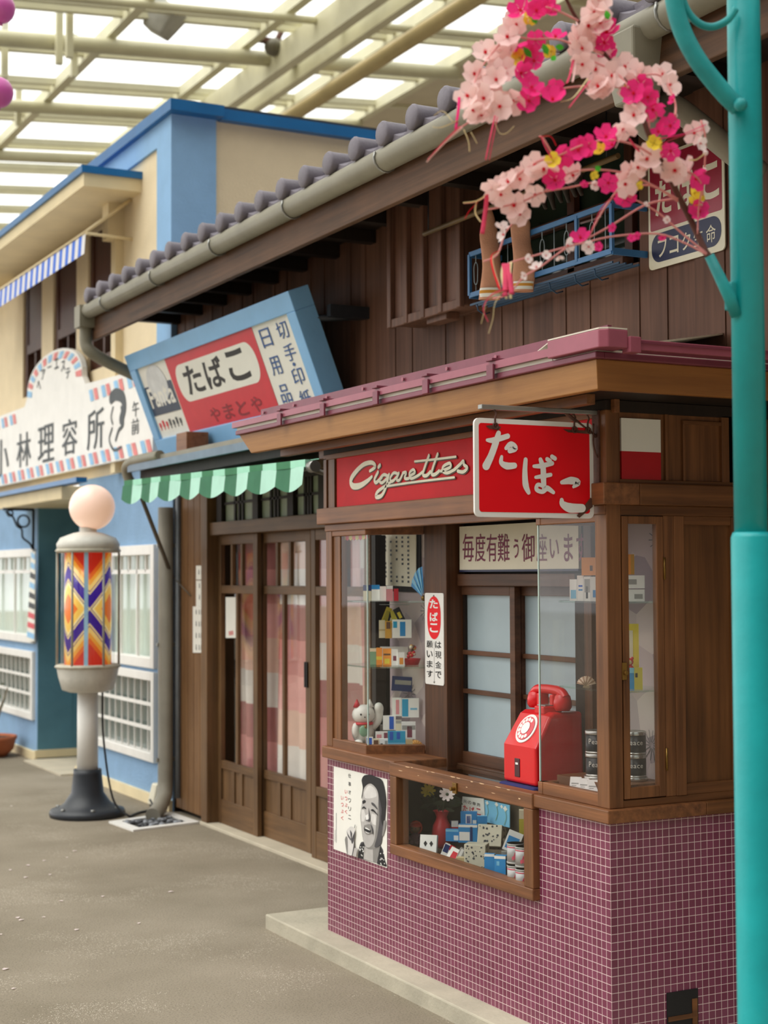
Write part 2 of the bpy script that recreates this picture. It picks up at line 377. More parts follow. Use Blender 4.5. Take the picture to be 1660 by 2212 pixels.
# ================================================================== THE SETTING
XF, YR, YL, XW, XD = 2.84, 3.925, 5.93, 3.12, 3.57      # kiosk front, kiosk street corner, kiosk far end, recess window, shop wall
struct(MB().poly([(-30, -25, 0), (30, -25, 0), (30, 70, 0), (-30, 70, 0)]).ob('ground', ASPH))
struct(MB().prism([(2.732, 2.2, -.02), (3.56, 2.2, -.02), (3.56, 6.36, -.02), (2.732, 6.345, -.02)], (0, 0, .082)).ob('concrete_step', CONC, bevel=.006))
struct(MB().box(3.50, 3.66, 6.3, 9.16, 0, .022).ob('door_sill', CONC2, bevel=.004))
# ---- arcade roof: translucent panels on a cream steel lattice
RS = .08
def rz(x): return 8.5+RS*(x-7.19)
def FR(px, py):
    d = ray(px, py); t = (8.5-RS*7.19-EYE)/(d.z-RS*d.x); return EYEP+d*t
xb = FR(930, 150).x
x0 = FR(255, 40).x; y0 = FR(300, 102).y
roof = thing('arcade_roof', 'glazed arcade roof of white panels on a cream steel lattice high above the shops', 'roof', (6, 20, 8))
fr = MB(); fr2 = MB(); gz = MB()
xs = [x0+1.8*k for k in range(-7, 12) if x0+1.8*k < xb-.6]+[xb]
ys = sorted([y0+1.6*k for k in range(-11, 28)]+[y0+.27+1.6*k for k in range(-11, 28)])
for x in xs: fr.box(x-.06, x+.06, ys[0], ys[-1], rz(x)-.16, rz(x))
for i, y in enumerate(ys):
    w = .045 if i % 2 else .04
    fr2.hexa([(xs[0], y-w, rz(xs[0])-.09), (xs[0], y+w, rz(xs[0])-.09), (xs[0], y+w, rz(xs[0])), (xs[0], y-w, rz(xs[0]))], [(xb, y-w, rz(xb)-.09), (xb, y+w, rz(xb)-.09), (xb, y+w, rz(xb)), (xb, y-w, rz(xb))])
gz.poly([(xs[0], ys[0], rz(xs[0])+.02), (xb, ys[0], rz(xb)+.02), (xb, ys[-1], rz(xb)+.02), (xs[0], ys[-1], rz(xs[0])+.02)])
fr.ob('purlins', STEELC, roof); fr2.ob('rafters', STEELC, roof); gz.ob('glazing', GLR, roof)
ob = MB(); ob.hexa([(xb, ys[0], rz(xb)-.05), (20, ys[0], rz(20)-.05), (20, ys[-1], rz(20)-.05), (xb, ys[-1], rz(xb)-.05)], [(xb, ys[0], rz(xb)+.05), (20, ys[0], rz(20)+.05), (20, ys[-1], rz(20)+.05), (xb, ys[-1], rz(xb)+.05)])
ob.ob('opaque_ceiling_panel', PANELB, roof)
rb_ = MB()
for k in range(20):
    y = ys[8]+1.6*k; rb_.hexa([(xb, y-.03, rz(xb)-.1), (xb, y+.03, rz(xb)-.1), (xb, y+.03, rz(xb)-.05), (xb, y-.03, rz(xb)-.05)], [(20, y-.03, rz(20)-.1), (20, y+.03, rz(20)-.1), (20, y+.03, rz(20)-.05), (20, y-.03, rz(20)-.05)])
rb_.ob('ceiling_joint_strips', STEELC, roof)
def ytube(px, py, dz, r, nm, mt):
    p = FZ(px, py, 8.5+dz); x = p.x
    MB().tube([(x, 4, 8.5+dz), (x, 60, 8.5+dz)], r, 12).ob(nm, mt, roof)
def xtube(px, py, dz, r, nm, mt):
    p = FZ(px, py, 8.3+dz); MB().tube([(xs[0], p.y, 8.3+dz+RS*(xs[0]-p.x)), (xb, p.y, 8.3+dz+RS*(xb-p.x))], r, 12).ob(nm, mt, roof)
ytube(830, 122, -.5, .10, 'round_pipe', PIPEC)
b = FZ(645, 108, 8.25); bb = MB()
bb.box(b.x-.16, b.x-.02, 4, 60, 8.05, 8.4).box(b.x+.22, b.x+.34, 4, 60, 8.05, 8.4); bb.ob('main_girder', STEELC, roof)
xtube(410, 114, -.1, .10, 'cross_pipe', STEELC); xtube(180, 237, -.1, .09, 'cross_pipe', STEELC); xtube(95, 340, -.1, .09, 'cross_pipe', STEELC)
xtube(420, 20, -.1, .05, 'cross_pipe', STEELC)
hb = MB()
for px, py, h in ((128, 60, .9), (150, 45, .9), (160, 125, .5), (40, 225, .6), (10, 110, .7)):
    p = FZ(px, py, 8.2); hb.box(p.x-.04, p.x+.04, p.y-.04, p.y+.04, 8.2-h*.5, 8.2+h*.6)
hb.ob('hanger_bracket', STEELC, roof)
# lamps and speaker hung under the roof
t = thing('spotlight', 'grey box shaped spotlight hanging below the glazed arcade roof', 'light', FD(352, 40, 19))
c = FD(352, 42, 19); M = Matrix.Translation(c) @ Matrix.Rotation(.9, 4, 'Z') @ Matrix.Rotation(.55, 4, 'X')
MB(M).hexa([(-.15, -.14, -.19), (.15, -.14, -.19), (.15, .14, -.19), (-.15, .14, -.19)], [(-.23, -.2, .19), (.23, -.2, .19), (.23, .2, .19), (-.23, .2, .19)]).ob('housing', plain('lamp_grey', '#a9a79f', .5), t, .02)
MB().tube([c+Vector((0, 0, .1)), c+Vector((0, 0, .42))], .05, 8).box(c.x-.3, c.x+.3, c.y-.03, c.y+.03, c.z+.36, c.z+.42).ob('yoke', STEELC, t)
t = thing('floodlight', 'small dark floodlight clamped on the arcade roof girder', 'light', FD(592, 98, 20))
c = FD(592, 102, 20); MB().ball(c, .13, 14, (1, 1, .9)).ob('lamp_head', plain('floodlight_grey', '#6f6a5c', .6), t)
MB().tube([c, c+Vector((.12, 0, .25))], .04, 8).box(c.x-.25, c.x+.1, c.y-.05, c.y+.05, c.z+.04, c.z+.1).ob('clamp', RUST, t)
for px, py, l in ((2, 18, 'pink round balloon in the top corner above the other balloon'), (-2, 200, 'pink round balloon below the other, level with the roof pipes')):
    c = FD(px, py, 8.5); t = thing('balloon', l, 'balloon', c)
    MB().ball(c, .078, 20, (1, 1, 1.08)).ob('balloon_skin', plain('balloon_pink', '#d45fb0', .35, .03, coat=.3), t)
    MB().lathe([(.004, 0), (.012, -.012)], c-Vector((0, 0, .082)), 8).ob('knot', MT['balloon_pink'], t)
# ---- wooden shop building that the kiosk stands against
shop = thing('wooden_shop_building', 'brown wooden two storey shop with grey tiled eaves behind the tobacco kiosk', 'building', (3.57, 6, 0))
m = MB(); w = .163
for k in range(45):
    y = 2.42+w*k
    if y > 9.7: break
    y1 = min(y+w-.003, 9.75); d = .004*((k*7) % 3)
    if y1 > 4.79 and y < 6.02:       # window opening between the shutter box and the enamel sign
        m.box(XD-d, XD+.05, y, y1, 2.1, FX(1200, 610, 3.57).z-.02); m.box(XD-d, XD+.05, y, y1, 3.28, 3.5)
    else: m.box(XD-d, XD+.05, y, y1, 2.1, 3.5)
m.ob('upper_plank_wall', W_U, shop)
MB().box(XD+.055, XD+.09, 2.4, 4.80, 2.1, 3.5).box(XD+.055, XD+.09, 6.0, 9.75, 2.1, 3.5).ob('wall_backing', DARKW, shop)
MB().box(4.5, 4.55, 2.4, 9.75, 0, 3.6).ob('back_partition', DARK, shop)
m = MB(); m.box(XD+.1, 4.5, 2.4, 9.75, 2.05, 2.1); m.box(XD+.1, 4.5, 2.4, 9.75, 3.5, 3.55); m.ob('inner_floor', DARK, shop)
# shutter box
a = FX(850, 705, 3.42); b2 = FX(1000, 668, 3.42); zt = 3.32
m = MB(); y1, y0_ = a.y, b2.y; m.box(3.42, 3.566, y0_, y1, a.z, zt)
m.ob('shutter_box', W_UB, shop, .006)
m = MB()
for k in range(5):
    y = y0_+(y1-y0_)*k/4; m.box(3.395, 3.42, y-.018, y+.018, a.z-.01, zt)
m.box(3.40, 3.42, y0_, y1, a.z-.012, a.z+.03); m.box(3.43, 3.5, y0_+.16, y0_+.34, a.z-.035, a.z)
m.ob('shutter_batten', W_UB, shop, .004)
# eaves
m = MB(); m.box(2.985, 3.015, 1.9, 9.78, 3.08, 3.255); m.ob('eave_board', W_E, shop, .004)
m = MB(); m.box(3.015, 3.7, 1.9, 9.76, 3.285, 3.31)
for k in range(20): y = 2.1+.4*k; m.box(3.02, 3.57, y-.03, y+.03, 3.22, 3.285)
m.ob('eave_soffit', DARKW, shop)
m = MB()
for k in range(34):
    y = 9.60-.2545*k
    if y < 1.9: break
    m.lathe([(.001, -.02), (.045, -.02), (.052, -.012), (.05, 0), (.05, .30)], (2.915, y, 3.345), 16, 'x')
    n = 8; pts = [(y-.02-(.2145)*i/n, 3.315-.035*math.sin(math.pi*i/n)+.006) for i in range(n+1)]
    m.hexa([(2.93, p[0], p[1]+.025) for p in pts]+[(2.93, p[0], p[1]-.012) for p in pts[::-1]], [(3.3, p[0], p[1]+.15) for p in pts]+[(3.3, p[0], p[1]+.11) for p in pts[::-1]])
m.ob('eave_tiles', RTILE, shop)
m = MB(); m.hexa([(2.99, 1.9, 3.34), (2.99, 9.7, 3.34), (2.99, 9.7, 3.37), (2.99, 1.9, 3.37)], [(5.6, 1.9, 4.1), (5.6, 9.7, 4.1), (5.6, 9.7, 4.13), (5.6, 1.9, 4.13)]); m.ob('tiled_roof_slope', RTILE, shop)
# ground floor of the shop round the sliding doors
m = MB(); m.box(XD-.02, XD+.06, 6.2, 9.15, 2.12, 2.3); m.box(XD-.04, XD+.06, 6.2, 9.13, 1.80, 1.88); m.ob('door_lintel', W_DY, shop, .004)
m = MB(); tr0, tr1 = 1.88, 2.12
m.box(XD-.01, XD+.03, 6.2, 9.1, 2.09, 2.12)
for px in (478, 556, 632, 700): y = FX(px, 1110, XD).y; m.box(XD-.015, XD+.035, y-.04, y+.04, tr0, tr1)
m.ob('transom_frame', DARKW, shop)
mm = MB(); pn = MB()
for pa, pb in ((478, 556), (556, 632), (632, 700)):
    ya = FX(pa, 1110, XD).y-.05; yb = FX(pb, 1110, XD).y+.05
    pn.box(XD+.012, XD+.018, yb, ya, tr0, tr1)
    for q in (.36, .5, .62): y = ya+(yb-ya)*q; mm.box(XD, XD+.01, y-.012, y+.012, tr0, tr1)
    mm.box(XD, XD+.01, yb, ya, 1.985, 2.0)
mm.ob('transom_muntin', DARKW, shop); pn.ob('transom_pane', plain('transom_paper', '#9aa48c', .5, .1), shop)
m = MB(); m.box(XD-.005, XD+.06, 9.17, 9.75, .03, 2.2)
for k in range(5): y = 9.2+.11*k; m.box(XD-.012, XD-.004, y, y+.104, .03, 2.2)
m.ob('jamb_boards', W_J, shop, .003)
MB().box(XD-.06, XD+.06, 9.06, 9.16, .02, 2.15).box(XD-.035, XD-.004, 9.16, 9.19, .02, 2.1).ob('door_post', W_D, shop, .004)
MB().box(XD-.02, 4.55, 9.74, 9.755, 0, 2.3).ob('end_board', DARKW, shop)
m = MB(); m.box(XD+.06, 4.5, 6.2, 9.75, 0.0, .02); m.ob('shop_floor', plain('shop_floor', '#4a4036', .7), shop)
# low roof over the door with its blue edge
t = thing('door_canopy', 'thin grey canopy with a blue edge over the sliding doors, below the blue framed sign', 'canopy', (3.2, 8, 2.15))
zc = FX(420, 985, 3.2).z
MB().hexa([(3.2, 6.3, zc+.02), (3.2, 9.62, zc+.02), (3.2, 9.62, zc+.05), (3.2, 6.3, zc+.05)], [(3.57, 6.3, zc+.07), (3.57, 9.62, zc+.07), (3.57, 9.62, zc+.10), (3.57, 6.3, zc+.10)]).ob('canopy_sheet', GUT, t)
MB().box(3.18, 3.2, 6.3, 9.62, zc-.025, zc+.02).ob('canopy_edge', plain('canopy_edge_grey', '#6d7f92', .5), t)
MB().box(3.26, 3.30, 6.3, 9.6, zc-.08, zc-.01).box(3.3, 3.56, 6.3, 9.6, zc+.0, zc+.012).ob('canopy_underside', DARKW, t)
c = FX(300, 1000, 3.2)
MB().tube(smooth([(3.2, 9.05, zc+.045), (3.2, 9.40, zc+.045), (3.2, 9.60, zc+.04), (3.2, 9.70, zc-.0), (3.24, 9.71, zc-.09), (3.36, 9.70, zc-.16)]), .033, 10).ob('gutter_elbow', GUT, t)
p = FX(402, 985, 3.25); MB().box(3.22, 3.36, p.y-.09, p.y+.09, zc+.05, zc+.16).ob('prop_block', wood('prop_wood', '#9a6a4a', '#6f4830', 'y'), t, .004)
# ================================================================== SLIDING DOORS of the shop
def curt(name, px0, px1, x, z0, z1, mats, label):
    ya, yb = FX(px0, 1400, x).y, FX(px1, 1400, x).y
    m = MB(); n = 40; m.sm = True
    zs = [z0+(z1-z0)*k/14 for k in range(15)]
    g = [[m.v((x+.025*math.sin(i*1.1)+.012*math.sin(i*.37+k*.2), ya+(yb-ya)*i/n, z)) for i in range(n+1)] for k, z in enumerate(zs)]
    for k in range(14):
        for i in range(n):
            r = ((k//2)*3+(i//6)*5+(i//13)) % 5
            m.mi = r if r < len(mats) else 0
            m.f((g[k][i], g[k][i+1], g[k+1][i+1], g[k+1][i]))
    o = m.ob(name, mats); return tag(o, label, 'curtain')
CP = [plain('cloth_rose', '#d8938f', .9, .06), plain('cloth_white', '#eae1da', .9, .05), plain('cloth_pink', '#e7a9a4', .9, .06), plain('cloth_plum', '#b0706e', .9, .08), plain('cloth_peach', '#e6bfae', .9, .06)]  # patch colours also carry reflections in the door glass
curt('patchwork_curtain', 512, 800, 3.70, .36, 1.79, CP, 'pink and white patchwork curtain behind the sliding door glass, patched with painted reflections')
def slide_door(px0, px1, x, label, zt=1.80):
    ya, yb = FX(px0, 1400, x).y, FX(px1, 1400, x).y         # ya far stile, yb near stile
    t = thing('sliding_door', label, 'door', (x, (ya+yb)/2, .02), 'sliding doors of the wooden shop')
    s = .055; d = .03
    m = MB(); m.box(x, x+d, ya-s, ya, .022, zt).box(x, x+d, yb, yb+s*1.2, .022, zt); m.ob('stile', W_D, t, .003)
    m = MB()
    for z0, z1 in ((.022, .17), (.36, .41), (1.44, 1.49), (1.74, zt)): m.box(x+.002, x+d-.002, yb+s, ya-s, z0, z1)
    m.ob('rail', W_DY, t, .003)
    m = MB(); w = ya-yb-2*s
    for q in (.42,): y = ya-s-w*q-.03; m.box(x+.004, x+d-.004, y-.016, y+.016, .41, 1.44)
    for q in (.32, .62): y = ya-s-w*q; m.box(x+.004, x+d-.004, y-.014, y+.014, 1.49, 1.74)
    m.ob('glazing_bar', W_D, t, .002)
    m = MB()
    for q in (.36, .60): y = ya-s-w*q; m.box(x+.004, x+d-.004, y-.02, y+.02, .17, .36)
    m.box(x+.014, x+.02, yb+s, ya-s, .1, .38); m.ob('lower_panel', W_D, t, .002)
    m = MB(); m.box(x+.018, x+.021, yb+s, ya-s, .41, 1.74); m.ob('pane', GL, t)
    return t, ya, yb
slide_door(470, 556, 3.585, 'brown wooden sliding door beside the jamb, with the white paper notice on its glass')
d2, ya, yb = slide_door(560, 671, 3.625, 'brown wooden sliding door in the middle, with the two dark finger pulls')
m = MB(); y = yb+.035
m.box(3.615, 3.626, y-.006, y+.006, .93, 1.07).box(3.615, 3.626, y+.018, y+.03, .93, 1.07); m.ob('finger_pull', BLK, d2)
slide_door(672, 800, 3.585, 'brown wooden sliding door closest to the kiosk and half hidden by it')
# paper notices: white strips on the jamb boards and one on the door glass
def notice(name, pts, x, label, mk=0, mkc=None):
    m = MB(); P = [FX(px, py, x) for px, py in pts]; m.prism([p-Vector((.001, 0, 0)) for p in P], (.002, 0, 0))
    t = m.ob(name, WHITEP); tag(t, label, 'notice')
    if mk:
        k = MB(); a, b, c_ = P[0], P[1], P[2]
        for i in range(mk):
            z = a.z-(a.z-P[3].z)*(i+.5)/mk
            for q in (.3, .55, .72): yy = a.y+(b.y-a.y)*q; k.poly([(x-.0016, yy-.008, z-.012*(1+(i*q) % 1)), (x-.0016, yy+.008, z-.01), (x-.0016, yy+.006, z+.02), (x-.0016, yy-.005, z+.016)])
        o = k.ob('lettering', mkc or INKG, t)
    return t
notice('paper_notice', [(424, 1222), (446, 1222), (446, 1252), (424, 1252)], 3.555, 'small square white paper notice topmost on the wooden jamb boards', 1)
notice('paper_notice', [(424, 1254), (450, 1254), (450, 1376), (424, 1376)], 3.555, 'tall white paper strip with grey writing on the wooden jamb boards', 5)
notice('paper_notice', [(417, 1310), (443, 1310), (443, 1410), (417, 1410)], 3.5542, 'lowest white paper strip with a grey loop drawn on it, on the jamb boards', 4)
notice('paper_notice', [(488, 1290), (512, 1290), (512, 1378), (488, 1378)], 3.598, 'white paper notice with a small pink mark stuck on the sliding door glass', 0)
m = MB(); P = [FX(a, b, 3.5965) for a, b in ((494, 1364), (504, 1362), (505, 1371), (495, 1373))]; m.poly(P); o = m.ob('pink_mark', MT['cloth_rose'], bpy.data.objects['paper_notice.003'])
# striped green awning
t = thing('awning', 'green and pale green striped awning with a scalloped edge over the sliding doors', 'awning', (3.05, 8, 2.1))
A0, A1 = 9.23, 6.56; n = 16; zb = 2.105
def zA(y): return zb-.05*(A0-y)/(A0-A1)
m = MB(); 
for k in range(n):
    m.mi = k % 2; y0_ = A0+(A1-A0)*k/n; y1 = A0+(A1-A0)*(k+1)/n
    m.poly([(3.05, y0_, zA(y0_)+.03), (3.05, y1, zA(y1)+.03), (3.55, y1, 2.17), (3.55, y0_, 2.17)])
    m.hexa([(3.03, y0_, zA(y0_)), (3.03, y1, zA(y1)), (3.03, y1, zA(y1)+.035), (3.03, y0_, zA(y0_)+.035)], [(3.06, y0_, zA(y0_)), (3.06, y1, zA(y1)), (3.06, y1, zA(y1)+.035), (3.06, y0_, zA(y0_)+.035)])
m.ob('awning_top', [G1, G2], t)
m = MB(); q = 6
for k in range(n):
    m.mi = k % 2
    for j in range(q):
        ys_ = [A0+(A1-A0)*(k+(j+e)/q)/n for e in (0, 1)]
        zz = [zA(y)-.125-.03*(1-abs(math.sin(math.pi*((A0-y)/(A0-A1)*n)/2+math.pi/4)))+.02*0 for y in ys_]
        zz = [zA(y)-.082-.032*abs(math.sin(math.pi*((A0-y)/(A0-A1)*n)/2)) for y in ys_]
        xx = [3.028-.006*math.sin(y*9) for y in ys_]
        m.poly([(xx[0], ys_[0], zA(ys_[0])+.003), (xx[1], ys_[1], zA(ys_[1])+.003), (xx[1]-.01, ys_[1], zz[1]), (xx[0]-.01, ys_[0], zz[0])])
m.ob('valance', [plain('valance_green', '#3c7557', .8, .1, 10), plain('valance_pale', '#b4e2d0', .8, .06, 10)], t)
MB().tube([(3.055, A0, zA(A0)-.005), (3.055, A1-.04, zA(A1)-.005)], .014, 8).lathe([(.028, 0), (.028, .05)], (3.055, A1-.06, zA(A1)), 12, 'y').ob('front_bar', STEEL, t)
p0 = FX(297, 1098, 3.06); p1 = FX(371, 1243, 3.52)
MB().tube([(3.06, 9.05, zA(9.05)-.02), p1], .014, 8).tube([p1, FX(412, 1287, 3.55)], .004, 6).ob('folding_arm', plain('arm_grey', '#6a6459', .5, .1), t)
MB().tube([(3.06, A1, zA(A1)-.01), (3.5, 6.35, 1.9)], .012, 8).ob('folding_arm', MT['arm_grey'], t)
# ================================================================== BARBER SHOP
BX = 3.54; Y0, Y1, Y2, YF = 9.76, 11.9, 13.03, 22.0
bar = thing('barber_shop_building', 'blue and cream barber shop with blue roof edges beyond the wooden shop', 'building', (BX, 12, 0))
m = MB()
wl = FX(340, 1646, BX).y; wr = FX(205, 1610, BX).y        # grille window span
z0, z1 = .285, .895; z2, z3 = .92, 1.765; wu = wr
m.box(BX, BX+.25, Y0, wl, .0, 2.3).box(BX, BX+.25, wr, Y1, 0, 2.3).box(BX, BX+.25, wl, wr, 0, z0).box(BX, BX+.25, wl, wr, z1, z2).box(BX, BX+.25, wl, wr, z3, 2.3)
lx = 3.52; la = FX(76, 1560, lx).y; lz0, lz1 = FX(40, 1545, lx).z, FX(40, 1402, lx).z; lz2, lz3 = FX(40, 1385, lx).z, FX(40, 1187, lx).z; lb = 15.2
m.box(lx, lx+.3, Y2, la, 0, 2.3).box(lx, lx+.3, lb, YF, 0, 2.3).box(lx, lx+.3, la, lb, 0, lz0).box(lx, lx+.3, la, lb, lz1, lz2).box(lx, lx+.3, la, lb, lz3, 2.3)
m.ob('lower_wall', BLUE, bar)
m = MB(); m.box(lx+.3, 4.8, Y2, Y2+.2, 0, 2.3).box(lx+.0, lx+.3, Y2-.004, Y2, 0.0, 2.3); m.box(4.6, 4.7, Y1-.3, Y2, 0, 2.3); m.box(BX+.25, 4.8, Y1-.2, Y1, 0, 2.3); m.ob('entrance_wall', TEALW, bar)
m = MB(); m.box(BX-.025, BX, Y0, Y1, 0, .07).box(lx-.025, lx, Y2, YF, 0, .07).box(lx-.025, 4.6, Y2-.03, Y2-.002, .02, .085).box(BX-.02, BX+.2, Y1, Y1+.02, 0, .07); m.ob('plinth', CREAMT, bar)
struct(MB().box(3.40, 4.6, Y1, Y2-.03, 0, .012).ob('porch_step', CONC2))
m = MB(); m.box(BX, 5.6, Y0, Y0+.15, 2.3, 4.64)
uw = []                                  # upper windows: near edge px, far edge px
UZ0, UZ1 = 3.13, 4.2
wy = [(FX(245, 700, BX).y, FX(190, 700, BX).y), (FX(165, 700, BX).y, FX(115, 700, BX).y), (FX(90, 700, BX).y, FX(50, 700, BX).y)]
prev = Y0
for a_, b_ in wy: m.box(BX, BX+.15, prev, a_, 2.3, 4.64); prev = b_; m.box(BX, BX+.15, a_, b_, 2.3, UZ0); m.box(BX, BX+.15, a_, b_, UZ1, 4.64)
m.box(BX, BX+.15, prev, YF, 2.3, 4.64)
m.ob('upper_wall', CREAM, bar)
cs = FX(345, 340, BX).y; sx = FY(465, 400, Y0).x
m = MB(); m.box(BX-.02, sx, Y0-.02, Y0, 2.25, 4.64).box(BX-.02, BX, Y0, cs, 2.25, 4.64).box(BX-.02, BX, cs, 11.6, 4.48, 4.64); m.ob('corner_band', BLUEP, bar)
m = MB(); m.box(BX-.06, sx+.02, Y0-.12, 11.75, 4.64, 4.715).box(sx+.02, 5.7, Y0-.07, Y0+.3, 4.635, 4.71); m.ob('roof_edge', RBLUE, bar)
MB().box(BX, 6, Y0, YF, 4.715, 4.75).ob('roof_top', plain('dark_roofing', '#3a3f46', .7), bar)
# projecting eaves over the upper windows
e0 = FX(175, 390, 3.1).y; ez = 4.26
m = MB(); m.box(3.12, BX+.1, e0, YF, ez, ez+.09); m.ob('eaves', CREAMT, bar)
MB().box(3.10, BX+.1, e0-.02, YF, ez+.09, ez+.14).ob('roof_edge', RBLUE, bar)
m = MB(); ye = FX(262, 450, BX).y; m.box(BX-.12, BX, ye-.07, ye+.07, 4.0, 4.3).box(BX-.06, BX, ye-.05, ye+.05, 2.3, 4.0); m.ob('pilaster', CREAMT, bar)
nmz = ['beside the corner pilaster', 'in the middle of the three', 'farthest along the street']
for (a_, b_), nm in zip(wy, nmz):
    w_ = MB(); w_.box(BX+.02, BX+.1, a_, a_+.08, UZ0, UZ1).box(BX+.02, BX+.1, b_-.08, b_, UZ0, UZ1).box(BX+.02, BX+.1, a_+.08, b_-.08, UZ0, UZ0+.1).box(BX+.02, BX+.1, a_+.08, b_-.08, UZ0+.38, UZ0+.46)
    w_.box(BX+.03, BX+.09, a_+.08, b_-.08, UZ0+.46, UZ1).box(BX+.03, BX+.09, (a_+b_)/2-.02, (a_+b_)/2+.02, UZ0+.1, UZ0+.38)
    wo_ = w_.ob('upper_window', W_B, bar); MB().box(BX+.1, BX+.11, a_+.08, b_-.08, UZ0+.1, UZ0+.38).ob('pane', plain('bright_pane', '#c9d8d2', .2), wo_)
# blue striped awning over the upper windows
t = thing('window_awning', 'small blue and white striped awning over the brown upstairs windows', 'awning', (3.2, 12, 3.9))
ya_, yb_ = 10.62, 13.9; n = 40; m = MB()
za = 3.985
for k in range(n):
    a_ = ya_+(yb_-ya_)*k/n; b_ = ya_+(yb_-ya_)*(k+1)/n; m.mi = 0; m.poly([(3.2, a_, za), (3.2, b_, za), (3.53, b_, 4.25), (3.53, a_, 4.25)])
    m.mi = k % 2; m.poly([(3.2, a_, za), (3.2, b_, za), (3.19, b_, za-.155), (3.19, a_, za-.155)])
m.ob('striped_cloth', [AW, AB], t)
m = MB(); m.tube([(3.2, ya_-.01, za), (3.53, ya_-.01, 4.25)], .012, 8).tube([(3.2, ya_-.01, za-.01), (3.54, ya_-.01, za-.02)], .012, 8).tube([(3.2, ya_, za), (3.2, yb_, za)], .01, 8); m.ob('awning_frame', CREAMT, t)
# lower windows
def wframe(t, x, a_, b_, z0_, z1_, f=.06, mt=WHITE):
    m = MB(); m.box(x-.03, x+.05, a_, a_+f, z0_, z1_).box(x-.03, x+.05, b_-f, b_, z0_, z1_).box(x-.03, x+.05, a_+f, b_-f, z0_, z0_+f).box(x-.03, x+.05, a_+f, b_-f, z1_-f, z1_); m.ob('window_frame', mt, t, .004)
def grille(label, x, a_, b_, z0_, z1_, nv, nh):
    t = thing('grille_window', label, 'window', (x, (a_+b_)/2, z0_)); wframe(t, x, a_, b_, z0_, z1_)
    m = MB()
    for k in range(1, nv): y = a_+.06+(b_-a_-.12)*k/nv; m.box(x+.0, x+.012, y-.0045, y+.0045, z0_+.06, z1_-.06)
    for k in range(1, nh): z = z0_+.06+(z1_-z0_-.12)*k/nh; m.box(x-.012, x+.0, a_+.06, b_-.06, z-.012, z+.012)
    m.ob('grille_bars', WHITE, t); MB().box(x+.05, x+.06, a_+.05, b_-.05, z0_+.05, z1_-.05).ob('pane', plain('dark_pane', '#67716c', .15, .1), t)
grille('low white framed window with a white bar grille behind the barber pole', BX, wl, wr, z0, z1, 9, 3)
grille('low white grille window above the plant pot by the picture edge', lx, la, lb, lz0, lz1, 13, 3)
def cwin(label, x, a_, b_, z0_, z1_, zm):
    t = thing('casement_window', label, 'window', (x, (a_+b_)/2, z0_)); wframe(t, x, a_, b_, z0_, z1_, .07)
    m = MB(); m.box(x, x+.03, a_+.07, b_-.07, zm-.015, zm+.015)
    for k in range(1, 6): y = a_+.07+(b_-a_-.14)*k/6; m.box(x, x+.02, y-.009, y+.009, zm if k % 2 else z0_+.06, z1_-.07)
    m.ob('muntin', WHITE, t); MB().box(x+.035, x+.04, a_+.06, b_-.06, z0_+.06, z1_-.06).ob('pane', GL, t)
    g = MB(); n = 50; g.sm = True
    L = [g.v((x+.09+.018*math.sin(k*1.3), a_+.04+(b_-a_-.08)*k/n, z0_+.04)) for k in range(n+1)]; H_ = [g.v((x+.09+.018*math.sin(k*1.3), a_+.04+(b_-a_-.08)*k/n, z1_-.04)) for k in range(n+1)]
    for k in range(n): g.f((L[k], L[k+1], H_[k+1], H_[k]))
    g.ob('lace_curtain', CURT, t)
cwin('white framed window with pale curtains to the side of the barber pole', BX, wl, wl+1.25, z2, z3, FX(300, 1235, BX).z)
cwin('white framed window with pale curtains above the plant pot', lx, la, lb, lz2, lz3, FX(30, 1235, lx).z)
# porch roof and scroll brackets
t = thing('porch_roof', 'flat cream porch roof above the recessed barber shop entrance', 'canopy', (3.3, 12.4, 2.15))
pz = 2.13; MB().box(3.26, 4.6, 11.42, 13.4, pz-.0, pz+.10).ob('porch_slab', CREAMT, t, .006)
MB().box(3.22, 3.3, 10.9, 13.6, pz+.10, pz+.135).ob('blue_flashing', RBLUE, t)
def bracket(x, y, label):
    t = thing('scroll_bracket', label, 'bracket', (x, y, 2.0)); m = MB()
    m.tube([(x, y, 2.12), (x, y, 1.78)], .012, 8).tube([(x, y, 2.12), (x-.26, y, 2.12)], .012, 8)
    m.tube([(x-.085+.05*math.cos(a*.4), y, 2.02+.05*math.sin(a*.4)) for a in range(16)], .009, 6, closed=True)
    m.tube(smooth([(x-.24, y, 2.10), (x-.18, y, 2.06), (x-.14, y, 1.98), (x-.1, y, 1.95), (x-.09, y, 1.88), (x-.03, y, 1.83), (x-.005, y, 1.78)]), .009, 6)
    m.tube([(x-.2+.025*math.cos(a*.5), y, 2.085+.025*math.sin(a*.5)) for a in range(13)], .007, 6, closed=True); m.ob('scroll_iron', IRON, t)
bracket(3.49, Y2+.04, 'black iron scroll bracket under the cream porch roof')
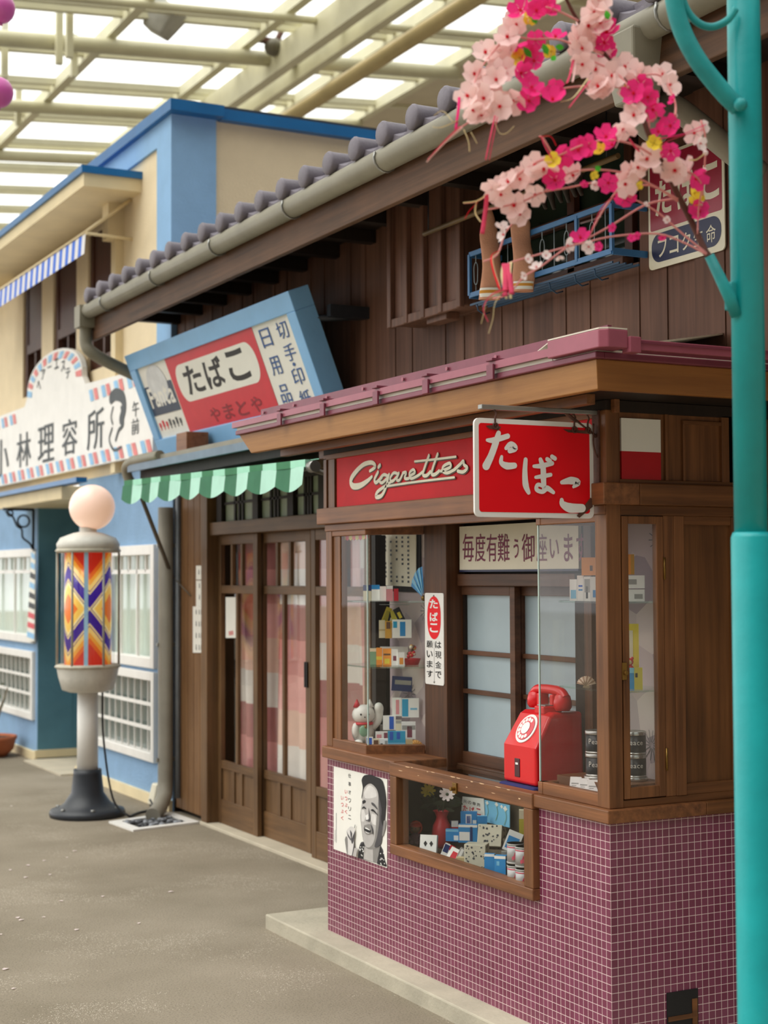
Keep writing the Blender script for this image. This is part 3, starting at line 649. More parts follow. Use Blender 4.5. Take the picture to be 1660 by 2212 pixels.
# drainpipe in the corner, socket and grate
t = thing('drainpipe', 'grey drainpipe in the corner between the barber shop and the wooden shop', 'pipe', (3.46, 9.72, 0))
MB().tube([(3.47, 9.70, 2.0), (3.47, 9.70, .22), (3.45, 9.66, .12), (3.38, 9.56, .06), (3.3, 9.46, .03)], .05, 14).ob('pipe', GREY, t)
MB().tube([(3.54, 9.66, 2.1), (3.54, 9.66, .1)], .017, 8).ob('thin_conduit', plain('conduit_grey', '#7b8086', .4), t)
m = MB(); 
for z in (.35, 1.1, 1.75): m.box(3.41, 3.54, 9.69, 9.71, z-.012, z+.012)
m.ob('pipe_clip', STEEL, t)
t = thing('drain_grate', 'white framed drain filled with dark stones under the drainpipe', 'drain', (3.28, 9.4, 0))
m = MB(); q0, q1, q2, q3 = [Vector((p.x, p.y, 0)) for p in (FZ(235, 1778, 0), FZ(288, 1797, 0), FZ(432, 1779, 0), FZ(372, 1758, 0))]
qq = [q0, q1, q2, q3]; ce = sum(qq, Vector())/4
inn = [ce+(p-ce)*.72 for p in qq]
for k in range(4): m.hexa([qq[k], qq[(k+1) % 4], inn[(k+1) % 4], inn[k]], [p+Vector((0, 0, .012)) for p in (qq[k], qq[(k+1) % 4], inn[(k+1) % 4], inn[k])])
m.ob('drain_frame', WHITE, t)
MB().poly([p+Vector((0, 0, .003)) for p in inn]).ob('drain_pit', plain('pit_dark', '#2b2a28', .9), t)
m = MB(); rnd = random.Random(3)
for k in range(70):
    a_, b_ = rnd.random()*.9+.05, rnd.random()*.9+.05
    p = inn[0]*(1-a_)*(1-b_)+inn[1]*a_*(1-b_)+inn[2]*a_*b_+inn[3]*(1-a_)*b_
    m.mi = k % 2; m.ball(p+Vector((0, 0, .008)), .012+.012*rnd.random(), 6, (1, 1.2, .6))
o = m.ob('pebbles', [plain('pebble_dark', '#4a4c50', .7), plain('pebble_light', '#8d9096', .7)], t); o['kind'] = 'stuff'
t = thing('outdoor_socket', 'small pale socket box low on the blue wall beside the drainpipe', 'socket', (3.5, 9.95, .2))
c = FX(342, 1718, 3.52); MB().hexa([(3.46, c.y-.06, c.z-.06), (3.54, c.y-.06, c.z-.06), (3.54, c.y+.06, c.z-.06), (3.46, c.y+.06, c.z-.06)], [(3.49, c.y-.05, c.z+.08), (3.54, c.y-.05, c.z+.08), (3.54, c.y+.05, c.z+.08), (3.49, c.y+.05, c.z+.08)]).ob('socket_box', CREAMP, t, .012)
MB().box(3.47, 3.49, c.y-.03, c.y+.02, c.z-.13, c.z-.06).ob('plug', BLK, t)
# long hand painted sign board
SGX = 3.46
sp_ = Plane(FX(330, 975, SGX), (0, -1, 0), (0, 0, 1)); SY0 = FX(330, 975, SGX).y; SB = 2.375; ST = 2.965
t = thing('barber_sign', 'long white barber sign board with red and blue candy striped border and black characters', 'sign', (SGX, 12, SB))
far = 16.8
yc = FX(115, 800, SGX).y; hw = FX(50, 860, SGX).y-yc
prof = [(SY0, SB), (SY0, ST), (yc-hw*.95, ST+.05)]
for k in range(0, 19):
    a_ = math.pi*(k/18); prof.append((yc-hw*.86*math.cos(a_), ST+.12+.30*abs(math.sin(a_))**.8))
prof += [(yc+hw*.95, ST+.05), (far, ST+.05), (far, SB)]
MB().prism([(SGX, y, z) for y, z in prof], (.04, 0, 0)).ob('board', WHITE, t)
m = MB(); SR = plain('stripe_red', '#e07a78', .5); SBL = plain('stripe_blue', '#8cc0e8', .5)
def bstripe(mb, y, za_, h, k, sl=.06):
    mb.mi = k; mb.poly([(SGX-.003, y, za_), (SGX-.003, y+.085, za_), (SGX-.003, y+.085+sl, za_+h), (SGX-.003, y+sl, za_+h)])
y = SY0
while y < far-.2:
    bstripe(m, y, SB+.01, .09, 0); bstripe(m, y+.115, SB+.01, .09, 1)
    if y < yc-hw-.1 or y > yc+hw: bstripe(m, y, ST-.12+(.05 if y > yc else .02), .09, 0, .05); bstripe(m, y+.115, ST-.12+(.05 if y > yc else .02), .09, 1, .05)
    y += .30
for k in range(14):
    a0, a1 = math.pi*(k+.15)/14, math.pi*(k+.8)/14; m.mi = k % 2
    f_ = lambda a_, r: (SGX-.003, yc-hw*.86*r*math.cos(a_), ST+.10+.30*r*abs(math.sin(a_))**.8)
    m.poly([f_(a0, .99), f_(a1, .99), f_(a1+.05, .80), f_(a0+.05, .80)])
m.ob('stripe_border', [SR, SBL], t)
m = MB()
def cX(mb, ch, px0, py0, px1, py1, x, bold=0):            # character spanning image span on plane x
    a_ = FX(px0, py1, x); b_ = FX(px1, py1, x); h_ = FX((px0+px1)/2, py0, x).z-FX((px0+px1)/2, py1, x).z
    put(mb, ch, (x, a_.y, (a_.z+b_.z)/2), (0, b_.y-a_.y, 0), (0, 0, h_), bold)
for ch, q in (('小', (-14, 950, 18, 1030)), ('林', (36, 935, 66, 1008)), ('理', (82, 918, 116, 998)), ('容', (134, 905, 166, 982)), ('所', (188, 884, 224, 970)), ('午', (286, 866, 300, 900)), ('前', (284, 904, 300, 938))): cX(m, ch, *q, SGX-.003, .035)
tx = 'ヘアーエステ'
for i, ch in enumerate(tx):
    a_ = math.pi*(.16+.68*i/(len(tx)-1)); y = yc+hw*.52*math.cos(a_); z = ST+.03+.235*math.sin(a_)
    put(m, ch, (SGX-.003, y+.06, z+(.035 if ch == 'ー' else 0)), (0, -.12, 0), (0, 0, .012 if ch == 'ー' else .085), .02)
for i, ch in enumerate('SALON'):
    a_ = math.pi*(.22+.56*i/4); y = yc+hw*.3*math.cos(a_); z = ST-.03+.10*math.sin(a_); put(m, ch, (SGX-.003, y+.05, z), (0, -.1, 0), (0, 0, .05), .02) if 0 else None
N_ = (-1, 0, 0)
for pts, w_ in (([(240, 860), (250, 852), (264, 858), (268, 880), (262, 905)], .09), ([(262, 880), (266, 915), (256, 930), (250, 950)], .03), ([(242, 925), (236, 950), (246, 972), (262, 966)], .022), ([(244, 880), (240, 900), (243, 915)], .02)):
    stroke(m, [FX(px, py, SGX-.003) for px, py in pts], w_, N_)
m.ob('painted_lettering', plain('sign_paint', '#4b5054', .6), t)
# striped barber flag in the far window
t = thing('striped_banner', 'narrow banner with red, blue and black marks beside the window by the entrance', 'banner', (3.45, Y2, 1.5))
bz = [(68, 1192), (76, 1192), (74, 1385), (58, 1385)]; P = [FX(a_, b_, 3.465) for a_, b_ in bz]
MB().prism(P, (.006, 0, 0)).ob('banner_cloth', WHITEP, t)
m = MB()
for k in range(9):
    q0, q1 = k/9, (k+.55)/9; L0 = P[0].lerp(P[3], q0); R0 = P[1].lerp(P[2], min(1, q0+.03)); L1 = P[0].lerp(P[3], q1); R1 = P[1].lerp(P[2], min(1, q1+.03)); m.mi = (1, 1, 2, 1, 2, 2, 0, 0, 1)[k]
    m.poly([v-Vector((.002, 0, 0)) for v in (L0, R0, R1, L1)])
m.ob('stripe_pattern', [RED2, SBL, INKG], t)
# barber pole
bp = Vector((2.995, 9.86, 0))
t = thing('barber_pole', 'free standing barber pole with a white globe on top and a coloured glass drum', 'barber pole', bp)
MB().lathe([(.24, 0), (.245, .025), (.235, .045), (.19, .055), (.15, .085), (.105, .15), (.092, .27), (.09, .30)], bp, 32).ob('base', plain('base_black', '#31343a', .4, .12, 10), t)
m = MB()
for k in range(6): a_ = k*1.047+.4; m.lathe([(.016, 0), (.012, .014)], bp+Vector((.2*math.cos(a_), .2*math.sin(a_), .05)), 8)
m.ob('base_bolt', STEEL, t)
MB().lathe([(.068, .25), (.066, .84)], bp, 24).ob('column', WHITE, t)
MB().lathe([(.12, .80), (.165, .815), (.19, .90), (.2, .955), (.205, .975)], bp, 32).ob('drum_cup', plain('worn_white', '#d9d6cd', .45, .12, 12), t)
rim = MB()
for z in (.965, 1.715): rim.lathe([(.2, z-.012), (.215, z), (.2, z+.014), (.15, z+.014)], bp, 32)
rim.ob('drum_rim', plain('rusty_white', '#bfb8a6', .5, .2, 22), t)
MB().lathe([(.2, 1.72), (.205, 1.76), (.18, 1.80), (.1, 1.83), (.055, 1.84), (.055, 1.87)], bp, 32).ob('drum_cap', MT['worn_white'], t)
pm = NT('barber_stripes'); cc = pm.n('TexCoord'); mp = pm.n('Mapping'); mp.inputs['Location'].default_value = (-bp.x, -bp.y, -1.34); pm.l(cc.outputs['Object'], mp.inputs[0])
sx_ = pm.n('SeparateXYZ'); pm.l(mp.outputs[0], sx_.inputs[0]); an = pm.math('ARCTAN2', sx_.outputs[1], sx_.outputs[0])
a_ = math.atan2(-bp.y, -bp.x)
u_ = pm.math('MULTIPLY', pm.math('ADD', an, 20*math.pi/3-a_-.07+math.pi/3), 3/(2*math.pi)); tri = pm.math('ABSOLUTE', pm.math('MULTIPLY', pm.math('SUBTRACT', pm.math('FRACT', u_), .5), 2))
wv = pm.math('SUBTRACT', pm.math('DIVIDE', pm.math('ABSOLUTE', sx_.outputs[2]), .37), pm.math('MULTIPLY', tri, .52))
rp = pm.n('ValToRGB'); rp.color_ramp.interpolation = 'CONSTANT'; e_ = rp.color_ramp.elements
st_ = [(0, '#e8772c'), (.22, '#f4c45a'), (.33, '#f8e2a0'), (.37, '#3a1f7a'), (.385, '#f8dc98'), (.41, '#3d1c90'), (.57, '#f8dc98'), (.595, '#5a3a80'), (.61, '#f6cf7a'), (.68, '#f3a63c'), (.75, '#ea6a20'), (.82, '#d62c18')]
while len(e_) < len(st_): e_.new(.5)
for q_, (p_, h_) in zip(e_, st_): q_.position = p_; q_.color = lin(h_)
pm.l(pm.math('ADD', pm.math('MULTIPLY', wv, .7), .40), rp.inputs[0]); pm.l(rp.outputs[0], pm.b.inputs['Base Color']); pm.b.inputs['Roughness'].default_value = .15
pm.l(rp.outputs[0], pm.b.inputs['Emission Color']); pm.b.inputs['Emission Strength'].default_value = .25
MB().lathe([(.152, .96), (.152, 1.72)], bp, 40).ob('striped_drum', pm.m, t)
MB().lathe([(.172, .97), (.172, 1.715)], bp, 40, cap=False).ob('glass_tube', GL, t)
m = MB(); 
for k in range(6): q = a_+.52+k*math.pi/3; m.tube([bp+Vector((.198*math.cos(q), .198*math.sin(q), .955)), bp+Vector((.198*math.cos(q), .198*math.sin(q), 1.73))], .008, 8)
m.ob('cage_bar', plain('cage_grey', '#a8a89c', .4), t)
q = a_-.07; d_ = Vector((math.cos(q), math.sin(q), 0)); s_ = Vector((-d_.y, d_.x, 0))
MB().prism([bp+d_*.174+s_*.013+Vector((0, 0, .97)), bp+d_*.174-s_*.013+Vector((0, 0, .97)), bp+d_*.174-s_*.013+Vector((0, 0, 1.715)), bp+d_*.174+s_*.013+Vector((0, 0, 1.715))], d_*.004).ob('pale_blue_strip', plain('strip_blue', '#a9d2ee', .3), t)
gm = NT('globe_glass'); gm.b.inputs['Base Color'].default_value = lin('#f2d9d2'); gm.b.inputs['Roughness'].default_value = .25; gm.b.inputs['Emission Color'].default_value = lin('#ffc9a0'); gm.b.inputs['Emission Strength'].default_value = .3; gm.b.inputs['Subsurface Weight'].default_value = 0
MB().ball(bp+Vector((.025, 0, 2.0)), .149, 32).ob('globe_lamp', gm.m, t)
c1 = smooth([bp+Vector((.07, -.09, .84)), bp+Vector((.075, -.10, .5)), bp+Vector((.12, -.16, .12)), bp+Vector((.2, -.25, .012))])
c2 = smooth([bp+Vector((.2, -.25, .012)), bp+Vector((.3, -.12, .01)), bp+Vector((.44, -.0, .012)), Vector((3.47, c.y+.02, .05)), Vector((3.475, c.y-.005, c.z-.12))])
MB().tube(c1, .007, 8).tube(c2, .008, 8).ob('power_cord', BLK, t)
# plant pot
pp = FZ(0, 1640, 0)
pp = Vector((3.22, pp.y*3.28/pp.x if False else FX(-27, 1636, 3.22).y, 0))
t = thing('plant_pot', 'round terracotta pot with a bare twiggy plant by the blue wall at the picture edge', 'plant', pp)
MB().lathe([(.16, 0), (.22, .06), (.24, .14), (.25, .15), (.25, .175), (.225, .175), (.22, .14)], pp, 28).ob('pot', plain('terracotta', '#b0603a', .7, .1), t)
MB().lathe([(.001, .15), (.225, .155)], pp, 24).ob('soil', plain('soil', '#3d2c20', .9), t)
m = MB(); rnd = random.Random(5)
for k in range(7):
    a_ = k*.9; p0 = pp+Vector((.05*math.cos(a_), .05*math.sin(a_), .15)); m.tube(smooth([p0, p0+Vector((.05*math.cos(a_), .05*math.sin(a_), .2)), p0+Vector((.12*math.cos(a_), .14*math.sin(a_), .36+.12*rnd.random()))]), .006, 6)
m.ob('stems', plain('dry_stem', '#7a6a4e', .8), t)
m = MB()
for k in range(34):
    a_ = rnd.random()*6.28; r = .1*rnd.random()+.03; p0 = pp+Vector((r*math.cos(a_), r*math.sin(a_), .38+.24*rnd.random())); d = Vector((rnd.random()-.5, rnd.random()-.5, rnd.random()-.2)).normalized()*.05; s2 = d.cross(Vector((.3, .4, .8))).normalized()*.014
    m.poly([p0, p0+d*.5+s2, p0+d, p0+d*.5-s2])
m.ob('leaves', plain('olive_leaf', '#6f7a4c', .7), t)
# ================================================================== TOBACCO KIOSK
ki = thing('tobacco_kiosk', 'wooden tobacco kiosk corner with a purple mosaic tiled base and glass showcases', 'kiosk', (2.84, 4.9, .06))
ZB, ZL, ZT = .063, .785, 1.764
XPB = 3.05                                        # post plane inside the recess
YLg, YRg = 5.573, 4.325                           # where the two showcases turn inwards
yl2, yr2 = 5.463, 4.308                           # inner ends of the slanted glasses on the posts
CY0, CY1, CZ0, CZ1 = 4.335, 5.300, .475, .80       # opening of the counter case
m = MB()
m.box(XF, 3.52, YR, YL, ZB, CZ0).box(XF, XF+.03, CY1, YL, CZ0, ZL).box(XF+.03, 3.2, 5.66, YL, CZ0, ZL).box(XF, 3.2, YR, CY0, CZ0, ZL).box(3.2, 3.52, YR, YL, CZ0, ZL)
m.ob('tiled_base', TILE, ki)
# small vent in the street side
a, b = FY(1440, 2145, YR), FY(1508, 2215, YR)
m = MB(); m.box(a.x, b.x, YR-.004, YR-.0005, .08, a.z).ob('vent_shade_panel', BLK, ki)  # flat black panel, its colour replaces the shade inside the hole
m = MB()
for z in (.12, .155): m.box(a.x+.004, b.x-.004, YR-.007, YR-.003, z, z+.014)
m.box(b.x-.024, b.x-.006, YR-.008, YR-.003, .08, a.z-.03); m.ob('vent_slat', W_KX, ki)
# ledge
lo = .022
m = MB(); m.box(XF-lo, 3.15, CY1-.005, YL+.012, ZL, .832); m.ob('counter_ledge', W_KY, ki, .004)
m = MB(); m.prism([(XF-lo, YR-lo, ZL), (XF-lo, CY0+.01, ZL), (3.2, CY0+.01, ZL), (3.2, YR-lo, ZL)], (0, 0, .042)); m.ob('counter_ledge', W_KY, ki, .004)
MB().box(3.2, 3.52, YR-lo, 4.1, ZL, ZL+.042).ob('counter_ledge', W_KX, ki, .004)
# showcase floors, bottom and top rails
zr = .868
m = MB(); m.prism([(XF+.015, YL-.01, .833), (XF+.015, YLg+.01, .833), (XPB, yl2+.02, .833), (3.135, yl2+.02, .833), (3.135, YL-.01, .833)], (0, 0, .011)); m.ob('showcase_floor', W_KY, ki)
m = MB(); m.prism([(XF+.015, YR+.02, .828), (XF+.015, YRg-.01, .828), (XPB, yr2-.012, .828), (3.135, yr2-.012, .828), (3.135, YR+.02, .828)], (0, 0, .030)); m.ob('showcase_floor', W_KY, ki)
MB().box(2.90, 3.10, YR+.045, 4.30, .858, .8885).ob('riser_block', W_KY, ki)
def rail(mb, p, q, z0, z1, t=.03):
    p = Vector((p[0], p[1], 0)); q = Vector((q[0], q[1], 0)); d = (q-p).normalized(); n = Vector((-d.y, d.x, 0))
    mb.prism([p+Vector((0, 0, z0)), q+Vector((0, 0, z0)), q+n*t+Vector((0, 0, z0)), p+n*t+Vector((0, 0, z0))], (0, 0, z1-z0))
for nm, z0, z1 in (('bottom_rail', .827, zr), ('top_rail', 1.712, ZT)):
    for p, q in (((XF, YLg), (XF, YL)), ((XPB, yl2), (XF, YLg)), ((XF, YR), (XF, YRg)), ((XF, YRg), (XPB, yr2))):
        k = MB(); rail(k, p, q, z0, z1, -.03 if p[0] == q[0] == XF or True else .03); k.ob(nm, W_KY, ki, .003)
MB().box(XF-.008, XF+.02, YR, YL+.006, ZT-.03, ZT).ob('header_bead', W_KY, ki, .003)
# posts
m = MB(); m.box(XF-.002, XF+.045, YL-.05, YL+.006, .833, ZT).box(XF+.006, XF+.04, YL-.115, YL-.05, .832, ZT).ob('end_post', W_K, ki, .003)
MB().box(XF-.002, XF+.052, YR-.002, YR+.062, .827, 2.06).ob('corner_post', W_K, ki, .003)
MB().box(XPB, 3.14, 5.285, yl2, .80, 1.75).ob('inner_post', W_I, ki, .003)
MB().box(XPB, 3.14, yr2, 4.353, .80, 1.75).ob('inner_post', W_I, ki, .003)
MB().box(XPB, 3.1, YL-.04, YL-.005, .844, 1.72).ob('back_corner_post', DARKW, ki)
# header beam and frieze box
MB().box(XF-.028, 2.95, YR-.025, YL+.045, ZT, 1.832).ob('header_beam', W_KY, ki, .004)
MB().box(2.95, 3.52, YR-.025, YR+.08, ZT, 1.832).ob('header_beam', W_KX, ki, .004)
MB().box(XF+.02, XF+.04, YR+.02, YL, 1.832, 2.07).ob('frieze_board', W_KY, ki)
m = MB(); m.box(XF, XF+.03, 5.855, 5.915, 1.832, 2.045).box(XF-.004, XF+.03, 5.925, 5.955, 1.832, 2.045).ob('frieze_stile', W_K, ki, .002)
m = MB(); m.box(XF-.004, XF+.03, YR+.05, 5.955, 2.038, 2.06); m.ob('frieze_rail', W_KY, ki, .002)
MB().box(XF+.0, 3.52, YR, 5.96, 2.055, 2.09).ob('frieze_cap', DARKW, ki)
MB().box(XF+.03, 3.5, YL-.06, YL, ZT, 2.06).ob('frieze_end', W_KX, ki)
MB().box(XF+.05, 3.52, YR+.012, YR+.03, 1.832, 2.06).ob('side_frieze_panel', W_K, ki)
m = MB(); xs_ = [FY(px, 960, YR).x for px in (1440, 1478, 1575, 1592)]
m.box(XF+.05, 2.885, YR-.002, YR+.03, 1.832, 2.06).box(xs_[0], xs_[0]+.012, YR+.002, YR+.02, 1.832, 2.06).box(xs_[1], xs_[1]+.01, YR+.002, YR+.02, 1.845, 2.03).box(xs_[2], xs_[2]+.03, YR, YR+.03, 1.832, 2.06).box(3.3, 3.52, YR, YR+.03, 1.832, 2.06); m.ob('side_frieze_stile', W_K, ki, .002)
m = MB(); m.box(xs_[1], xs_[2], YR+.002, YR+.02, 2.028, 2.04).box(XF+.05, 3.52, YR-.001, YR+.03, 1.832, 1.845); m.ob('side_frieze_rail', W_KX, ki, .002)
# side: glazed door and plain panel
MB().box(XF+.05, 3.52, YR+.003, YR+.03, 1.733, ZT).ob('side_head_rail', W_KX, ki, .002)
MB().box(XF+.05, 3.52, YR+.003, YR+.03, .827, .850).ob('side_sill_rail', W_KX, ki, .002)
dx0, dx1, dz0, dz1 = 2.896, 3.056, .853, 1.730
MB().box(XF+.05, dx0-.002, YR+.002, YR+.03, .85, 1.733).box(dx1+.003, 3.10, YR+.002, YR+.03, .85, 1.733).ob('side_stile', W_K, ki, .002)
gx0, gx1, gz0, gz1 = 2.92, 3.03, .888, 1.706
m = MB(); m.box(dx0, gx0, YR-.002, YR+.022, dz0, dz1).box(gx1, dx1, YR-.002, YR+.022, dz0, dz1).box(gx0, gx1, YR-.002, YR+.022, dz0, gz0).box(gx0, gx1, YR-.002, YR+.022, gz1, dz1)
sd = m.ob('side_door', W_K, ki, .002)
MB().box(gx0, gx1, YR+.008, YR+.011, gz0, gz1).ob('pane', GL, sd)
c = FY(1350, 1450, YR-.004)
MB().box(c.x-.009, c.x+.009, YR-.006, YR-.002, c.z-.027, c.z+.027).lathe([(.007, -.012), (.007, .0)], (c.x, YR-.004, c.z-.005), 12, 'y').ob('latch', BRASS, sd, .001)
for py in (1228, 1640): h = FY(1441, py, YR-.004); MB().tube([(dx1+.001, YR-.005, h.z-.035), (dx1+.001, YR-.005, h.z+.035)], .004, 8).ob('hinge', BRASS, sd)
m = MB(); m.box(3.10, 3.14, YR+.0, YR+.03, .85, 1.733).box(3.335, 3.52, YR, YR+.03, .85, 1.733).ob('side_stile', W_K, ki, .002)
m = MB(); m.box(3.14, 3.335, YR+.014, YR+.03, .85, 1.733).ob('side_panel', wood('panel_wood', '#83552e', '#4a2d16', 'z', .4, .7), ki)
m = MB(); m.box(3.14, 3.335, YR+.004, YR+.016, .85, .885).box(3.14, 3.335, YR+.004, YR+.016, 1.705, 1.733); m.ob('side_panel_rail', W_KX, ki, .002)
# glass of the showcases
for k, (p, q, g) in enumerate((((XF+.01, YL-.115), (XF+.01, YLg), GL), ((XF+.01, YLg), (XPB, yl2), GL), ((XF+.01, YR+.06), (XF+.01, YRg), GLT), ((XF+.01, YRg), (XPB, yr2), GL))):
    MB().poly([(*p, zr-.004), (*q, zr-.004), (*q, 1.716), (*p, 1.716)]).ob('showcase_glass', g, ki)
m = MB(); m.box(XF+.008, XF+.013, YLg-.002, YLg+.003, zr, 1.714).ob('glass_edge', GLE, ki)
m = MB(); m.box(XF+.008, XF+.013, YRg-.003, YRg+.002, zr, 1.714).ob('glass_edge', GLE, ki)
MB().box(2.885, 3.05, YL-.02, YL-.016, .844, 1.72).ob('showcase_glass', GL, ki)
# recess: ceiling, transom, backs papered with fan pattern
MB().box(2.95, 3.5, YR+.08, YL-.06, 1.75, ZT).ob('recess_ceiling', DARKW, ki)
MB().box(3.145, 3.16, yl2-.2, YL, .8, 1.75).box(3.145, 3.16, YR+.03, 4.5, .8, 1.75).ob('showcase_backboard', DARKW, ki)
fp = NT('fan_paper'); v_ = fp.coord((7, 7, 7)); vo = fp.n('TexVoronoi'); vo.inputs['Scale'].default_value = 1; fp.l(v_, vo.inputs['Vector'])
fp.l(fp.ramp(vo.outputs['Color'], (.3, lin('#b9a6a6')), (.5, lin('#93838b')), (.7, lin('#c9b8b4'))), fp.b.inputs['Base Color']); fp.b.inputs['Roughness'].default_value = .8
MB().box(3.14, 3.144, yl2, YL, .844, 1.72).ob('patterned_lining', fp.m, ki)
MB().box(3.14, 3.144, YR+.03, yr2, .844, 1.72).ob('patterned_lining', fp.m, ki)
m = MB(); N_ = (-1, 0, 0); ry = random.Random(2)
for cy_, cz_ in ((4.02, 1.36), (4.1, .99), (4.3, 1.55), (4.05, 1.66), (5.6, 1.4), (5.75, 1.05), (5.85, 1.6)):
    for k in range(14):
        a_ = k*math.pi/7; stroke(m, [(3.139, cy_+.012*math.cos(a_), cz_+.012*math.sin(a_)), (3.139, cy_+.05*math.cos(a_), cz_+.05*math.sin(a_))], .0025, N_, 1)
m.ob('fan_print', INKG, ki)
MB().box(XW-.02, 3.2, 4.475, 5.285, 1.505, 1.552).ob('transom_rail', W_IY, ki, .003)
MB().box(XW+.03, XW+.05, 4.478, 5.285, 1.552, 1.75).ob('transom_board', DARKW, ki)
MB().box(XW-.03, 3.2, 4.478, 5.285, .79, .812).ob('window_sill', W_IY, ki, .003)
# two sliding windows with frosted panes
def kwin(ya_, yb_, x, label_hbars):
    m = MB(); s = .035; z0, z1 = .812, 1.505
    m.box(x, x+.028, ya_-s, ya_, z0, z1).box(x, x+.028, yb_, yb_+s, z0, z1).box(x, x+.028, yb_+s, ya_-s, z0, z0+.045).box(x, x+.028, yb_+s, ya_-s, z1-.035, z1)
    for z in label_hbars: m.box(x+.003, x+.022, yb_+s, ya_-s, z-.009, z+.009)
    w_ = m.ob('sliding_window', W_IY, ki, .002)
    MB().box(x+.018, x+.021, yb_+s, ya_-s, z0+.04, z1-.03).ob('pane', FROST, w_)
z_a, z_b = FX(1040, 1412, XW).z, FX(1040, 1497, XW).z
ymid = FX(1107, 1450, XW).y
kwin(5.37 if False else 5.352, ymid-.02, XW, (z_a, z_b)); kwin(ymid+.02, 4.478, XW+.032, (z_a, z_b))
MB().box(XPB+.05, 3.2, 4.355, 4.477, .8, 1.552).box(XW+.03, 3.2, 5.285, 5.36, .8, 1.552).box(XPB+.085, XW+.005, 5.27, 5.286, .8, 1.75).ob('window_jamb', DARKW, ki)
# glass shelves
for z in (1.437, 1.172):
    m = MB(); m.prism([(2.875, YL-.06, z), (2.875, 5.60, z), (XPB-.01, yl2+.03, z), (3.13, yl2+.02, z), (3.13, YL-.06, z)], (0, 0, .006)); m.ob('glass_shelf', SHELF, ki)
ZS = []
for py in (1303, 1494):
    z = FY(1400, py, YR+.05).z; ZS.append(z+.006); m = MB(); m.prism([(2.895, YR+.035, z), (2.895, YRg-.05, z), (2.93, YRg-.022, z), (3.13, yr2-.008, z), (3.13, YR+.035, z)], (0, 0, .006)); m.ob('glass_shelf', SHELF, ki)
# ---- counter display case
dc = thing('counter_display_case', 'wood framed glass display case set into the tiles under the kiosk counter', 'display case', (2.82, 4.83, .5))
X0 = 2.812
TL, TR, BL, BR = FX(849, 1645, X0), FX(1143, 1714, X0), FX(846, 1841, X0), FX(1158, 1948, X0)
yA, yB = 5.322, 4.318; zt, zb_ = .829, .478
m = MB(); m.box(X0, XF+.03, yB, yA, zt-.052, zt).ob('top_rail', W_KY, dc, .004)
m = MB(); m.box(X0, XF+.03, yB, yA, zb_, zb_+.04).ob('bottom_rail', W_KY, dc, .004)
MB().box(X0+.002, XF+.03, yA-.052, yA, zb_+.04, zt-.052).ob('stile', W_K, dc, .003); MB().box(X0+.002, XF+.03, yB, yB+.056, zb_+.04, zt-.052).ob('stile', W_K, dc, .003)
MB().poly([(X0+.018, yA-.05, zb_+.035), (X0+.018, yB+.05, zb_+.035), (X0+.018, yB+.05, zt-.05), (X0+.018, yA-.05, zt-.05)]).ob('front_glass', GLC, dc)
MB().box(XF+.03, 3.09, yB+.02, yA-.02, .806, .814).ob('top_glass', GLC, dc)
m = MB(); m.box(XF+.03, 3.19, yB+.02, 5.655, CZ0+.001, CZ0+.012).ob('case_floor', plain('case_floor_felt', '#6a5f50', .9, .1), dc)
m = MB(); m.box(3.17, 3.185, yB+.02, 5.655, CZ0+.012, .784).box(XF+.03, 3.17, 5.64, 5.655, CZ0+.012, .784).box(XF+.03, 3.17, yB+.02, yB+.035, CZ0+.012, .80).ob('case_lining', plain('case_lining', '#4a4030', .8, .15), dc)
CS1, CS2 = .532, .572
MB().box(3.0, 3.168, 4.36, 4.98, CZ0+.012, CS1).ob('display_step', MT['case_floor_felt'], dc); MB().box(3.075, 3.168, 4.36, 4.98, CS1, CS2).ob('display_step', MT['case_floor_felt'], dc)
m = MB(); rw = random.Random(21)
for k in range(16):
    y = 5.26-.056*k+rw.uniform(-.02, .02); w_ = rw.uniform(.012, .045); z = zt-rw.uniform(.002, .004) if k % 3 else zt-rw.uniform(.012, .03); h = rw.uniform(.0012, .0035)
    m.poly([(X0-.0007, y, z), (X0-.0007, y-w_*.4, z-h), (X0-.0007, y-w_, z-h*.4), (X0-.0007, y-w_*.9, z+h*.4), (X0-.0007, y-w_*.3, z+h*.5)])
m.ob('worn_paint_patches', plain('bare_wood', '#d2ac86', .7), dc)
c = FX(983, 1702, X0-.004); MB().box(X0-.007, X0, c.y-.014, c.y+.014, c.z-.02, c.z+.018).lathe([(.007, -.02), (.007, 0)], (X0-.004, c.y, c.z-.003), 12, 'x').ob('clasp', BRASS, dc, .001)
# ---- kiosk pent roof with maroon metal edge
aw = thing('kiosk_roof', 'pent roof of the kiosk with wooden fascia and maroon sheet metal gutter edge', 'roof', (2.9, 4.9, 2.1))
xf, yf = 2.6, 3.63; ye = 6.22
MB().hexa([(xf, yf, 2.078), (xf+.025, yf+.02, 2.078), (xf+.025, 6.17, 2.078), (xf, 6.185, 2.078)], [(xf-.008, yf-.006, 2.165), (xf+.025, yf+.02, 2.165), (xf+.025, 6.28, 2.165), (xf-.008, 6.30, 2.165)]).ob('fascia', W_F, aw, .003)
MB().hexa([(xf, yf, 2.078), (3.55, yf, 2.078), (3.55, yf+.025, 2.078), (xf+.02, yf+.025, 2.078)], [(xf-.008, yf-.006, 2.165), (3.55, yf-.006, 2.165), (3.55, yf+.025, 2.165), (xf+.02, yf+.025, 2.165)]).ob('fascia', W_FX, aw, .003)
m = MB(); m.box(xf+.02, 3.56, yf+.02, 6.17, 2.092, 2.10)
m.ob('soffit', DARKW, aw)
